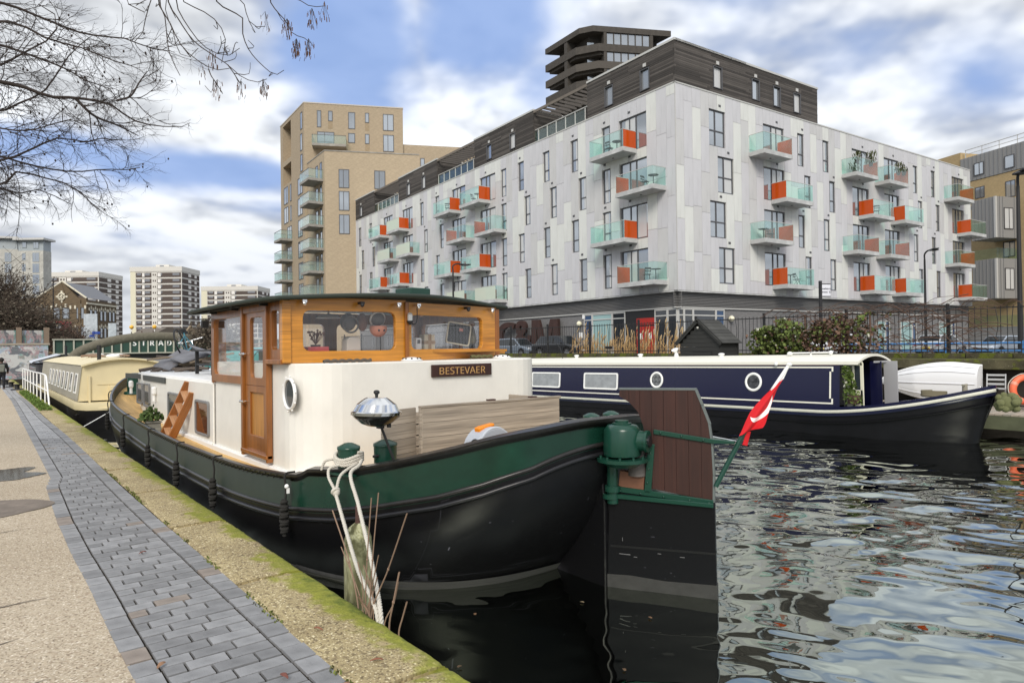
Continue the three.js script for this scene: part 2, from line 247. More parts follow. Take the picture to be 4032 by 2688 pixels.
  // moss tufts in the joint beside the coping
  const tuft = []; for (let i = 0; i < 900; i++) { const z = -2.4 - 9 * Math.pow(r(), 1.3); if (fbm(z * 2.1, .5, 0, 3) < .5) continue; const h = rr(.008, .03, r), g = new THREE.PlaneGeometry(.012, h); g.rotateX(rr(-.8, .8, r)); g.rotateY(rr(0, 6, r)); g.translate(1.475 + rr(-.015, .025, r), h * .4 - .005, z); const v = rr(.6, 1.4, r); tintG(g, .12 * v, .14 * v, .03 * v); tuft.push(g); }
  { const o = solo('joint_moss', tuft, mat({ vertexColors: true, side: THREE.DoubleSide, roughness: .95 }), 'green moss tufts growing in the joint beside the coping stones', 'moss'); o.userData.kind = 'stuff'; }
  // coping stones along the water's edge
  const quay = struct('quay');
  const cg = [0, 1, 2].map((s) => { const q = rng(40 + s), L = 2.012, nz = 40, nx = 9; const prof = [[.03, -.30], [.0, -.02], [.012, 0], [.12, .004], [.25, .006], [.38, .004], [.47, -.002], [.50, -.012], [.515, -.035], [.515, -.30]];
    const g = grid(prof.length - 1, nz, (u, v) => { const [x, y] = prof[Math.round(u * (prof.length - 1))]; const z = (v - .5) * L, e = .5 - Math.abs(v - .5); return [x + (x > .4 ? .018 * (fbm(v * 14 + s * 9, s + 2.5, 0, 3) - .5) : 0), y + (y > -.1 ? .012 * (fbm(x * 8 + s * 5, v * 12, 0, 3) - .5) - (e < .013 ? .012 : 0) : 0), z]; }, [1, .253]);
    const c = [-1, 1].map((d) => { const s2 = new THREE.Shape(prof.map((p) => new THREE.Vector2(...p))); const h = new THREE.ShapeGeometry(s2); h.translate(0, 0, d * L / 2); return h; });
    const all = merge([g, ...c]), P = all.attributes.position, U = all.attributes.uv; for (let i = 0; i < P.count; i++) U.setXY(i, P.getX(i) / .515 + (P.getY(i) < -.1 ? .2 : 0), P.getZ(i) / 8 + s * .37); return all; });
  let k = 0;
  for (let z = .99; z > -54; z -= 2.04, k++) { const m = part(quay, 'coping_stone', cg[k % 3], M.coping); m.position.set(1.475 + .0, .0, z - 1.02); m.rotation.y = rr(-.003, .003, r); m.rotation.x = rr(-.002, .002, r); }
  part(quay, 'quay_wall', bx(.4, 1.4, 60, 1.72, -1.0, -24), mat({ color: lin(.09, .085, .06), roughness: .95, map: rep(T.mottle, .6, .6) }));
}
// water with real ripples
{
  const r = rng(5), W = [];
  for (let i = 0; i < 46; i++) { const wl = Math.exp(rr(Math.log(.16), Math.log(1.5), r)), a = rr(0, 1, r) < .7 ? rr(-.75, .75, r) + 2.2 : rr(0, 6.28, r); W.push([2 * Math.PI / wl * Math.cos(a), 2 * Math.PI / wl * Math.sin(a), wl * .0034 * rr(.5, 1.2, r) * Math.min(1, .75 / wl + .25), rr(0, 6.28, r)]); }
  const h = (x, z) => { const calm = smooth(0.2, 0.62, fbm(x * .22 + 3, z * .22 + 9, 0, 3)) * .75 + .35; const lee = 1 - .62 * Math.exp(-(((x - 4.2) / 3.0) ** 2 + ((z + 3) / 4) ** 2)); const wx = x + .25 * (vnoise(x * .8, z * .8) - .5), wz = z + .25 * (vnoise(x * .8 + 9, z * .8) - .5); let s = 0; for (const [kx, kz, A, p] of W) s += A * Math.sin(kx * wx + kz * wz + p); return s * calm * lee * .82; };
  const geos = [];
  const sheet = (x0, x1, z0, z1, dx, dz) => { const nu = Math.round((x1 - x0) / dx), nv = Math.round((z1 - z0) / dz); geos.push(grid(nu, nv, (u, v) => { const x = lerp(x0, x1, u), z = lerp(z0, z1, v); return [x, WATER + h(x, z), z]; })); };
  sheet(1.7, 11.9, -9, 4, .055, .055); sheet(11.9, 22, -9, 4, .08, .08); sheet(1.7, 22, -66, -9, .25, .25); sheet(1.7, 22, 4, 30, .4, .4);
  struct('water', geos, mat({ color: lin(.37, .405, .355), roughness: .02, metalness: 1 }));
}
// far bank: street level ground, canal wall with mossy capping beam
{
  const g = new THREE.PlaneGeometry(900, 760); g.rotateX(-Math.PI / 2); g.translate(BANK_X + .25 + 450, 0, -280); planar(g); { const p = g.attributes.position; for (let i = 0; i < p.count; i++) p.setY(i, streetY(p.getX(i))); g.computeVertexNormals(); }
  struct('street', g, mat({ color: lin(.10, .10, .10), roughness: .95, map: rep(T.mottle, .4, .4) }));
  const end = new THREE.PlaneGeometry(40, 640); end.rotateX(-Math.PI / 2); end.translate(5, 1.25, -66 - 320); planar(end);
  struct('far_street', end, mat({ color: lin(.10, .10, .10), roughness: .95, map: rep(T.mottle, .4, .4) }));
  const far = new THREE.PlaneGeometry(330, 60); far.rotateX(-Math.PI / 2); far.translate(-180, 1.22, -96); planar(far);
  const wall = thing('canal_wall', 'dark mossy canal wall with a concrete capping beam behind the white dinghy', 'wall');
  part(wall, 'wall_face', bx(.3, 2.4, 92, BANK_X + .32, -.2, -24), mat({ color: lin(.045, .038, .03), roughness: .95, map: rep(T.brick, .55, .55) }));
  T.moss = tex(512, 256, (x, y) => { const n = fbm(x * 8, y * 4, 0, 5, 8, 4), s = vnoise(x * 130, y * 65, 0, 130, 65); let c = mixc([.20, .19, .13], [.37, .35, .26], n); c = mixc(c, [.33, .36, .10], smooth(.45, .66, fbm(x * 10 + 4, y * 6, 0, 5, 10, 6))); return mixc(c, [.62, .6, .5], smooth(.86, .95, s) * .7); });
  M.moss = mat({ map: rep(T.moss, .5, .9), roughness: 1 });
  let k = 0; for (let z = 18; z > -66; z -= 4.2, k++) part(wall, 'capping_beam', rbx(.62, .27, 4.19, .03, BANK_X + .12, 1.105, z), M.moss);
  for (let z = 16; z > -60; z -= 1.05) part(wall, 'edging_stone', bx(.25, .14, 1.03, BANK_X + .34, 1.31 + rr(-.008, .008), z), M.moss);
  // mooring pontoon
  const p = thing('pontoon', 'timber mooring pontoon with pale decking boards beside the blue boat bow', 'pontoon');
  for (let z = -3.1, i = 0; z > -26; z -= .152, i++) part(p, 'deck_board', bx(2.3, .035, .142, 19.0, .05, z), i % 3 ? M.oldWood : mat({ color: lin(.42, .38, .31), roughness: .85, map: rep(T.woodx, .8, 1.2) }));
  part(p, 'side_beam', bx(.12, .30, 23.2, 17.88, -.12, -14.6), mat({ color: lin(.11, .12, .07), roughness: .95, map: rep(T.mottle, .7, .7) }));
  part(p, 'side_beam', bx(2.1, .30, .1, 19.0, -.12, -3.07), mat({ color: lin(.11, .12, .07), roughness: .95, map: rep(T.mottle, .7, .7) }));
  for (let z = -4; z > -25; z -= 4) part(p, 'float', bx(1.9, .4, 1.2, 19.0, -.4, z), M.black);
}
// ---------------------------------------------------------------- the Dutch barge
const XC = 4.45;
const pw = (tab) => (z) => { if (z <= tab[0][0]) return tab[0][1]; for (let i = 1; i < tab.length; i++) if (z <= tab[i][0]) { const [a, b] = tab[i - 1], [c, d] = tab[i]; return lerp(b, d, (z - a) / (c - a)); } return tab[tab.length - 1][1]; };
const railY = pw([[-20, 1.25], [-18.5, 1.02], [-17.44, .82], [-16.05, .68], [-14.25, .566], [-11.9, .49], [-9.9, .468], [-8.14, .489], [-7, .51], [-6.31, .527], [-6.15, .537], [-6.02, .602], [-5.75, .622], [-5.46, .655], [-5.15, .728], [-4.98, .775], [-4.7, .86], [-4.47, .947], [-4.31, 1.0], [-4.21, 1.045]]);
const greenY = pw([[-20, .9], [-18, .62], [-16.2, .40], [-14, .25], [-11.9, .18], [-9.9, .16], [-8, .175], [-6.3, .21], [-5.74, .265], [-5.3, .342], [-4.82, .458], [-4.56, .56], [-4.35, .675], [-4.2, .83]]);
const sgnp = (c, p) => Math.sign(c) * Math.pow(Math.abs(c), p);
const stations = [];                                                     // [zr, br, zw, bw] rail and waterline, bow to stern
for (let i = 0; i <= 16; i++) { const t = (1 - i / 16) * Math.PI / 2; stations.push([-15 - 5 * sgnp(Math.sin(t), 1), 2.3 * sgnp(Math.cos(t), .9), -13.5 - 6.1 * Math.sin(t), 2.2 * sgnp(Math.cos(t), 1.1)]); }
for (let i = 1; i < 28; i++) { const k = i / 28; stations.push([lerp(-15, -8, k), 2.3, lerp(-13.5, -8.4, k), lerp(2.2, 2.12, k)]); }
for (let i = 0; i <= 64; i++) { const t = i / 64 * Math.PI / 2; stations.push([-8 + 3.8 * Math.pow(Math.sin(t), 2 / 2.3), 2.3 * Math.pow(Math.cos(t), 2 / 2.3), -8.4 + 3.47 * Math.pow(Math.sin(t), 2 / 2.8), 2.12 * Math.pow(Math.cos(t), 2 / 2.8)]); }
const NS = stations.length - 1;
T.hull = tex(1024, 512, (x, y) => { const X = x * 8, Y = y * 4, n = fbm(X, Y, 0, 5, 8, 4), s = vnoise(X * 40, Y * 40, 0, 320, 160), v = .10 + .07 * smooth(.45, .8, n) + .5 * smooth(.965, .99, s) * smooth(.48, .7, fbm(X * .7 + 4, Y * .7, 0, 3, 0, 0)) + .22 * smooth(.60, .72, fbm(X * 1.5 + 3, Y * 3, 0, 5, 12, 12)) * smooth(.5, .62, n); return [v, v, v * 1.05]; });
M.hull = new THREE.MeshPhysicalMaterial({ map: rep(T.hull, 1 / 8, 1 / 4), color: lin(.6, .6, .65), roughness: .34, specularIntensity: .5 });
M.dullGreen = mat({ color: lin(.030, .046, .038), roughness: .5, map: rep(T.streak, .5, 1) });
T.green = tex(512, 512, (x, y) => { const n = fbm(x * 6, y * 6, 0, 5, 6, 6), s = vnoise(x * 160, y * 160, 0, 160, 160); return gray(.80 + .3 * (n - .5) + .35 * smooth(.955, .99, s)); });
M.hullGreen = mat({ color: lin(.008, .056, .034), roughness: .26, map: rep(T.green, 1, 1) });
M.railBlack = mat({ color: lin(.022, .020, .019), roughness: .28, map: rep(T.mottle, 1, 1) });
function sweep(path, prof) {                                              // path: [x, y, z, nx, nz]; profile: [out, up] closed loop
  const n = path.length - 1, m = prof.length; return grid(n, m, (u, v) => { const p = path[Math.round(u * n)], q = prof[Math.round(v * m) % m]; return [p[0] + p[3] * q[0], p[1] + q[1], p[2] + p[4] * q[0]]; }, [n * .25, .3]);
}
function hullPath(side, yf, off = 0, a = 0, b = NS) {
  const P = []; for (let i = a; i <= b; i++) { const [z, w] = stations[i]; const i0 = Math.max(0, i - 1), i1 = Math.min(NS, i + 1); let tz = stations[i1][0] - stations[i0][0], tx = stations[i1][1] - stations[i0][1]; const l = Math.hypot(tx, tz) || 1; let nx = tz / l, nz = -tx / l; if (i === NS) { nx = 0; nz = 1; } if (i === 0) { nx = 0; nz = -1; } P.push([XC - side * (w + nx * off), yf(z), z + nz * off, -side * nx, nz]); } return P;
}
const barge = thing('dutch_barge', 'long black and green Dutch barge with white cabin and varnished wheelhouse moored at the towpath', 'barge');
{
  // hull shell, both sides
  const shells = [];
  for (const side of [1, -1]) shells.push(grid(NS, 14, (u, v) => {
    const [zr, br, zw, bw] = stations[Math.round(u * NS)], y0 = greenY(zr) - .02; const q = v * 14 / 11, k = q <= 1 ? Math.pow(q, 1.9) : 1, y = q <= 1 ? lerp(y0, WATER, q) : WATER - (q - 1) * 1.6, sh = q > 1 ? 1 - (q - 1) * .8 : 1;
    return [XC - side * lerp(br, bw, k) * sh, y, lerp(zr, zw, k)]; }, [16, 1]));
  part(barge, 'hull', planar(merge(shells)), M.hull);
  const stepI = stations.findIndex((s) => s[0] > -6.3);
  const wall = (side, a, b) => { const P = hullPath(side, railY, 0, a, b), n = P.length - 1; return [grid(n, 3, (u, v) => { const i = Math.round(u * n), p = P[i], z = stations[a + i][0]; return [p[0], lerp(railY(z), greenY(z) - .03, v), p[2]]; }, [n * .25, .3]), grid(n, 3, (u, v) => { const i = Math.round(u * n), p = P[i], z = stations[a + i][0]; return [p[0] - p[3] * .045, lerp(railY(z), greenY(z) - .03, v), p[2] - p[4] * .045]; }, [n * .25, .3])]; };
  part(barge, 'bulwark', planar(merge([...wall(1, 0, stepI), ...wall(-1, 0, stepI)])), M.dullGreen, 'dull weathered green bulwark along the side deck');
  part(barge, 'bulwark', planar(merge([...wall(1, stepI, NS), ...wall(-1, stepI, NS)])), M.hullGreen, 'glossy dark green bulwark round the stern');
  const rim = [[.006, .006], [.008, -.042], [-.045, -.042], [-.048, .006], [-.02, .012]];
  const rim2 = [[.010, .008], [.012, -.055], [-.12, -.03], [-.16, .008], [-.08, .02]];
  part(barge, 'rail', merge([1, -1].map((s) => sweep(hullPath(s, railY, 0, 0, stepI + 1), rim))), M.railBlack);
  part(barge, 'rail', merge([1, -1].map((s) => sweep(hullPath(s, railY, 0, stepI, NS), rim2))), M.railBlack, 'broad shiny black rail round the stern');
  const half = [[-.01, .022], [.014, .019], [.022, 0], [.014, -.019], [-.01, -.022]];
  for (const [dy, m] of [[0, M.railBlack], [-.085, M.blackPaint]]) part(barge, 'rubbing_strake', merge([1, -1].map((s) => sweep(hullPath(s, (z) => greenY(z) + dy), half))), m);
  // low dusty ledge at the turn of the hull
  // rivets under the rail
  const rv = []; for (let z = -12; z < -6.4; z += .055) { const i = stations.findIndex((s) => s[0] > z); const [z0, w0] = stations[i - 1], [z1, w1] = stations[i], k = (z - z0) / (z1 - z0); rv.push(sph(.008, XC - lerp(w0, w1, k) - .012, railY(z) - .022 - ((rv.length % 2) ? .022 : 0), z, 1, 1, 1, 5)); }
  const ro = part(barge, 'rivets', rv, M.railBlack); ro.userData.kind = 'stuff';
  // deck
  const deckY = (z) => z > -6.2 ? Math.max(.50, greenY(z) + .03) : railY(z) - .205;
  const deck = grid(NS, 12, (u, v) => { const [z, b] = stations[Math.round(u * NS)]; return [XC + lerp(-1, 1, v) * Math.max(b - .05, 0), deckY(z) + .05 * (1 - (v * 2 - 1) ** 2), z]; }); planar(deck);
  part(barge, 'deck', deck, M.teakDeck);
  // deck joints across the side deck
  for (let z = -15.5; z < -7; z += 1.45) part(barge, 'deck_seam', bx(.5, .004, .018, 2.45, deckY(z) + .014, z), mat({ color: lin(.25, .16, .08) }));
}
// cabins
function slab(poly, y0, y1, bevel) { const g = extr(poly.map(([x, z]) => [x, -z]), y1 - y0 - 2 * bevel, bevel); g.rotateX(-Math.PI / 2); g.translate(0, y0 + bevel, 0); return planar(norm(g)); }
{
  const xN = 2.72, xF = 2 * XC - xN, rc = .55, zA = -6.97, round = [];
  for (let i = 0; i <= 8; i++) { const t = i / 8 * Math.PI / 2; round.push([xN + rc - rc * Math.cos(t), zA - rc + rc * Math.sin(t)]); }
  const aft = [[xN, -10.3], ...round, ...round.map(([x, z]) => [2 * XC - x, z]).reverse(), [xF, -10.3]];
  part(barge, 'aft_cabin', slab(aft, .15, 1.545, .012), M.white);
  const fwd = [[xN, -10.28], [xN, -15.6], [2.86, -17.0], [3.2, -18.0], [xF - .5, -18.0], [xF - .14, -17.0], [xF, -15.6], [xF, -10.28]];
  part(barge, 'forward_cabin', slab(fwd, .2, 1.245, .03), M.white);
  part(barge, 'forward_roof', slab(fwd.map(([x, z]) => [XC + (x - XC) * .985, z + .02]), 1.2, 1.262, .012), M.whitePlain);
  const toe = [[xN - .045, -6.6], [xN - .05, -15.6], [2.82, -17.0], [xN + .2, -17.0], [xN + .2, -6.6]]; part(barge, 'cabin_base', slab(toe, .18, .36, .015), M.whitePlain);
  part(barge, 'roof_edge', [bx(.02, .105, 2.0, 2.705, 1.17, -14.5), bx(.02, .105, 2.0, 2.775, 1.17, -16.35, .1)], mat({ color: lin(.06, .066, .06), roughness: .6 }), 'dark grey band along the forward cabin roof edge');
  part(barge, 'drain_pipe', [cyl(.014, .014, 1.0, 2.70, .83, -10.31, 8), bx(.03, .05, .03, 2.69, .34, -10.31)], M.white);
  // side windows of the forward cabin
  const grey = mat({ color: lin(.20, .20, .20), roughness: .5 });
  const sideWin = (z0, z1, y0, y1, x, curtain, label) => {
    const zc = (z0 + z1) / 2, yc = (y0 + y1) / 2, w = z1 - z0, h = y1 - y0; const sh = rrect(0, 0, w + .03, h + .03, .06, THREE.Shape); sh.holes.push(rrect(0, 0, w - .025, h - .025, .05));
    const g = new THREE.ExtrudeGeometry(sh, { depth: .02, bevelEnabled: true, bevelSize: .006, bevelThickness: .006, bevelSegments: 1 }); g.rotateY(-Math.PI / 2); g.translate(x + .004, yc, zc); const f = part(barge, 'window', g, grey, label);
    const p = bx(.008, h, w, x - .004, yc, zc); part(f, 'pane', p, curtain);
  };
  const pane = (r, g, b) => new THREE.MeshPhysicalMaterial({ color: lin(r, g, b), roughness: .05, map: rep(T.mottle, 2, 2), ior: 1.6 });
  sideWin(-16.2, -15.65, .63, 1.03, 2.715, pane(.2, .2, .2)); sideWin(-15.45, -14.9, .61, 1.04, 2.71, pane(.22, .22, .21));
  sideWin(-13.25, -12.45, .50, .96, 2.71, pane(.10, .11, .10)); sideWin(-11.35, -10.62, .44, .93, 2.71, pane(.16, .06, .03), 'window with a brown board behind its glass');
  for (const [z, y] of [[-16.75, .99], [-14.35, .95]]) { const v = part(barge, 'roof_vent', [rbx(.09, .17, .13, .045, 2.68, y, z), cyl(.028, .03, .14, 2.68, y - .13, z, 10)], M.whitePlain); }
  // bow bollard and fore deck fittings
  part(barge, 'bollard', [cyl(.15, .15, .42, 2.95, .93, -18.0, 18), cyl(.17, .17, .05, 2.95, 1.13, -18.0, 18), sph(.15, 2.95, 1.15, -18.0, 1, .35, 1), cyl(.2, .24, .06, 2.95, .74, -18.0, 18)], M.greenPlain);
  // porthole
  const ph = part(barge, 'porthole', (() => { const g = new THREE.TorusGeometry(.165, .016, 10, 32); g.scale(1, 1, 1.2); g.rotateY(Math.PI / 2); g.translate(2.705, 1.215, -7.33); const l = [g]; for (let i = 0; i < 10; i++) { const a = i / 10 * Math.PI * 2 + .15; l.push(sph(.011, 2.70, 1.215 + .195 * Math.sin(a), -7.33 + .195 * Math.cos(a), 1, 1, 1, 7)); } return l; })(), M.whitePlain);
  part(ph, 'pane', cyl(.162, .162, .006, 2.712, 1.215, -7.33, 24, 0, Math.PI / 2), M.darkGlass);
}
// nameplate
const font = await new FontLoader().loadAsync('fonts/droid/droid_sans_regular.typeface.json');
const fontB = await new FontLoader().loadAsync('fonts/droid/droid_sans_bold.typeface.json');
function text3(str, size, depth, f = font) { const g = new TextGeometry(str, { font: f, size, depth, curveSegments: 4, bevelEnabled: false }); g.computeBoundingBox(); const b = g.boundingBox; g.translate(-(b.max.x + b.min.x) / 2, -(b.max.y + b.min.y) / 2, 0); return g; }
{
  const np = part(barge, 'nameplate', rbx(.89, .148, .03, .006, 4.735, 1.423, -6.95), M.mahogany);
  const t = text3('BESTEVAER', .085, .004); t.scale(1.18, 1, 1); t.translate(4.735, 1.42, -6.934); part(np, 'lettering', t, mat({ color: lin(.46, .27, .10), roughness: .5 }));
}
// wheelhouse
{
  const wh = sub(barge, 'wheelhouse');
  const panel = (A, B, y0, y1, holes, m, th = .06, name = 'wall_panel') => {                  // upright panel from A to B with rounded window holes [s0, s1, y0, y1]
    const d = V3(B[0] - A[0], 0, B[1] - A[1]), L = d.length(); const s = new THREE.Shape([[0, y0], [L, y0], [L, y1], [0, y1]].map((p) => new THREE.Vector2(...p)));
    for (const [a, b, c, e, r = .07] of holes) s.holes.push(rrect((a + b) / 2, (c + e) / 2, b - a, e - c, r));
    const g = new THREE.ExtrudeGeometry(s, { depth: th, bevelEnabled: true, bevelSize: .004, bevelThickness: .004, bevelSegments: 1, curveSegments: 6 }); g.translate(0, 0, -th); planar(norm(g));
    const ang = -Math.atan2(d.z, d.x); const fr = (q) => { q.rotateY(ang); q.translate(A[0], 0, A[1]); return q; };
    const o = part(wh, name, fr(norm(g)), m); for (const [a, b, c, e] of holes) part(o, 'pane', fr(bx(b - a + .02, e - c + .02, .006, (a + b) / 2, (c + e) / 2, -th * .5)), M.glass); return o;
  };
  const xn = 2.68, Zs = [-10.3, -8.76, -7.9, -7.42];
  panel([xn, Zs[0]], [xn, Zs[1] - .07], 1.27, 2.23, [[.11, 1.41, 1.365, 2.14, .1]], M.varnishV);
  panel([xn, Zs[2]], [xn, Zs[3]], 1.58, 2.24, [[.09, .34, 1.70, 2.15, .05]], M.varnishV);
  part(wh, 'sill', rbx(.08, .055, .5, .01, xn - .01, 1.565, -7.65), M.varnishV);
  const P0 = [2.70, -7.40], P1 = [4.18, -7.36], P2 = [5.92, -7.8];
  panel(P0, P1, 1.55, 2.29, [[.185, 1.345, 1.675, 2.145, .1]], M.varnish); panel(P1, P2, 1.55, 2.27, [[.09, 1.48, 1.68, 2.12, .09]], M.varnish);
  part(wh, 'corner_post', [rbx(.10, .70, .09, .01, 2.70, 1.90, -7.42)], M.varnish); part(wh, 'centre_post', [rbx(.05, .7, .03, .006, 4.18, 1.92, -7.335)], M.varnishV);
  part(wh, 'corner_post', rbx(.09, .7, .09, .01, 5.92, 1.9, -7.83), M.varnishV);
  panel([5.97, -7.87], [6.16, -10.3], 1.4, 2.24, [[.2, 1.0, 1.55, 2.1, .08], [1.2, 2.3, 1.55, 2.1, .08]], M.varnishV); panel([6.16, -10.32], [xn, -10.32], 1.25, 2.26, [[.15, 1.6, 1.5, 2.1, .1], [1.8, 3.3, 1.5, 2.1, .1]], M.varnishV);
  // stable door
  const df = part(wh, 'door_frame', [rbx(.08, 1.86, .075, .01, xn - .005, 1.32, -8.80), rbx(.07, 1.86, .05, .01, xn - .003, 1.32, -7.915), rbx(.09, .05, .94, .01, xn - .01, .455, -8.36), rbx(.07, .09, .9, .01, xn, 2.20, -8.36)], M.varnishV);
  const leaf = (y0, y1, hole, name) => { const s = new THREE.Shape([[-8.745, y0], [-7.945, y0], [-7.945, y1], [-8.745, y1]].map((p) => new THREE.Vector2(...p))); const L = []; s.holes.push(rrect((hole[0] + hole[1]) / 2, (hole[2] + hole[3]) / 2, hole[1] - hole[0], hole[3] - hole[2], hole[4])); const g = new THREE.ExtrudeGeometry(s, { depth: .035, bevelEnabled: true, bevelSize: .005, bevelThickness: .005, bevelSegments: 1 }); g.rotateY(-Math.PI / 2); g.translate(xn + .03, 0, 0); const q = norm(g); planar(q); return part(wh, name, q, M.varnishV); };
  const up = leaf(1.275, 2.17, [-8.56, -8.09, 1.36, 2.10, .08], 'upper_door'); part(up, 'pane', bx(.006, .76, .5, xn + .015, 1.73, -8.325), M.glass);
  const lo = leaf(.48, 1.262, [-8.58, -8.08, .66, 1.19, .01], 'lower_door'); part(lo, 'door_panel', bx(.012, .56, .52, xn + .022, .925, -8.33), mat({ color: lin(.58, .27, .06), roughness: .4, map: rep(T.wood, 1.5, .8) }));
  for (const [o, y] of [[up, 1.655], [lo, 1.065]]) part(o, 'handle', [bar([xn - .02, y, -8.69], [xn - .075, y, -8.69], .012, 8), bar([xn - .07, y + .004, -8.63], [xn - .07, y - .004, -8.76], .014, 8), sph(.02, xn - .07, y, -8.76, 1, 1, 1, 8)], M.chrome);
  // cambered roof with rolled edge
  const roofX0 = 2.50, roofX1 = 6.10, zf = -10.75; const aftZ = (x) => -7.18 - .10 * smooth(4.0, 2.5, x) - .62 * smooth(4.2, 6.2, x);
  const ry = (x) => 2.232 + .085 * (1 - ((x - XC) / 1.95) ** 2); const roofM = mat({ color: lin(.030, .042, .030), roughness: .7, map: rep(T.mottle, .8, .8) });
  const top = grid(24, 8, (u, v) => { const x = lerp(roofX0, roofX1, u); return [x, ry(x) + .042, lerp(zf, aftZ(x), v)]; }), bot = grid(24, 8, (u, v) => { const x = lerp(roofX0 + .03, roofX1 - .03, u); return [x, ry(x), lerp(zf + .03, aftZ(x) - .03, v)]; });
  const ring = []; for (let i = 0; i <= 20; i++) { const x = lerp(roofX0, roofX1, i / 20); ring.push([x, ry(x) + .02, aftZ(x)]); } for (let i = 20; i >= 0; i--) { const x = lerp(roofX0, roofX1, i / 20); ring.push([x, ry(x) + .02, zf]); }
  planar(top); planar(bot); part(wh, 'roof', merge([top, bot, tube(ring, .027, 7, 160, true)]), roofM);
  part(wh, 'roof_hatch', [rbx(.30, .09, .34, .015, 4.32, 2.40, -7.42, .1), bx(.34, .02, .2, 4.1, 2.37, -7.5)], M.greenPlain);
  for (const [x, z] of [[2.86, -7.3], [3.55, -7.29], [4.02, -7.27], [4.33, -7.33], [5.25, -7.57], [5.75, -7.7]]) part(wh, 'bracket', [bx(.05, .03, .09, x, 2.235, z), sph(.025, x, 2.21, z + .03, 1, 1, 1, 8)], x === 3.55 || x === 5.25 ? M.darkSteel : M.chrome);
  for (const [x, z] of [[2.62, -9.0], [2.62, -7.9], [2.62, -10.0]]) part(wh, 'bracket', bx(.09, .05, .03, x, 2.235, z), M.darkSteel);
  const ln = part(wh, 'stern_lamp', [cyl(.034, .034, .085, 4.20, 2.07, -7.29, 12), cyl(.02, .036, .02, 4.20, 2.125, -7.29, 12)], mat({ color: lin(.5, .5, .48), roughness: .15, metalness: .6 })); part(ln, 'lamp_base', [cyl(.036, .012, .04, 4.20, 2.008, -7.29, 12), cyl(.04, .04, .012, 4.2, 2.032, -7.29, 12), tube([[4.22, 2.0, -7.29], [4.27, 2.0, -7.29], [4.31, 2.05, -7.31], [4.32, 2.2, -7.32]], .006, 5)], M.black);
  part(wh, 'side_lamp', [rbx(.09, .11, .09, .01, 2.60, 2.08, -10.36), bx(.12, .015, .12, 2.6, 2.15, -10.36)], M.black);
  part(wh, 'floor', bx(3.4, .03, 3.2, 4.45, 1.28, -9.0), mat({ color: lin(.16, .09, .05), roughness: .6 }));
  const shelf = part(wh, 'helm_shelf', [bx(3.0, .03, .5, 4.35, 1.655, -7.72), bx(.5, .03, 2.2, 5.9, 1.62, -9.0)], M.varnish);
  // deck top fittings round the aft cabin roof
  for (const [x, z] of [[4.12, -7.12], [5.72, -7.42]]) { const v = part(barge, 'mushroom_vent', [sph(.12, x, 1.555, z, 1, .33, 1), cyl(.13, .13, .012, x, 1.555, z, 20)], M.whitePlain); part(v, 'vent_holes', [...Array(9)].map((_, i) => { const a = i / 9 * Math.PI * 2; return sph(.012, x + .105 * Math.cos(a), 1.576, z + .105 * Math.sin(a), 1, 1, 1, 6); }), M.black).userData.kind = 'stuff'; }
  part(barge, 'rope_mat', tube([...Array(14)].map((_, i) => [3.05 + i * .045, 1.56 + (i % 2) * .012, -7.22]), .02, 6), mat({ color: lin(.10, .085, .07), roughness: 1 }));
  part(barge, 'rope_mat', tube([...Array(9)].map((_, i) => [5.25 + i * .045, 1.57 + (i % 2) * .014, -7.5]), .022, 6), mat({ color: lin(.13, .12, .05), roughness: 1 }));
}
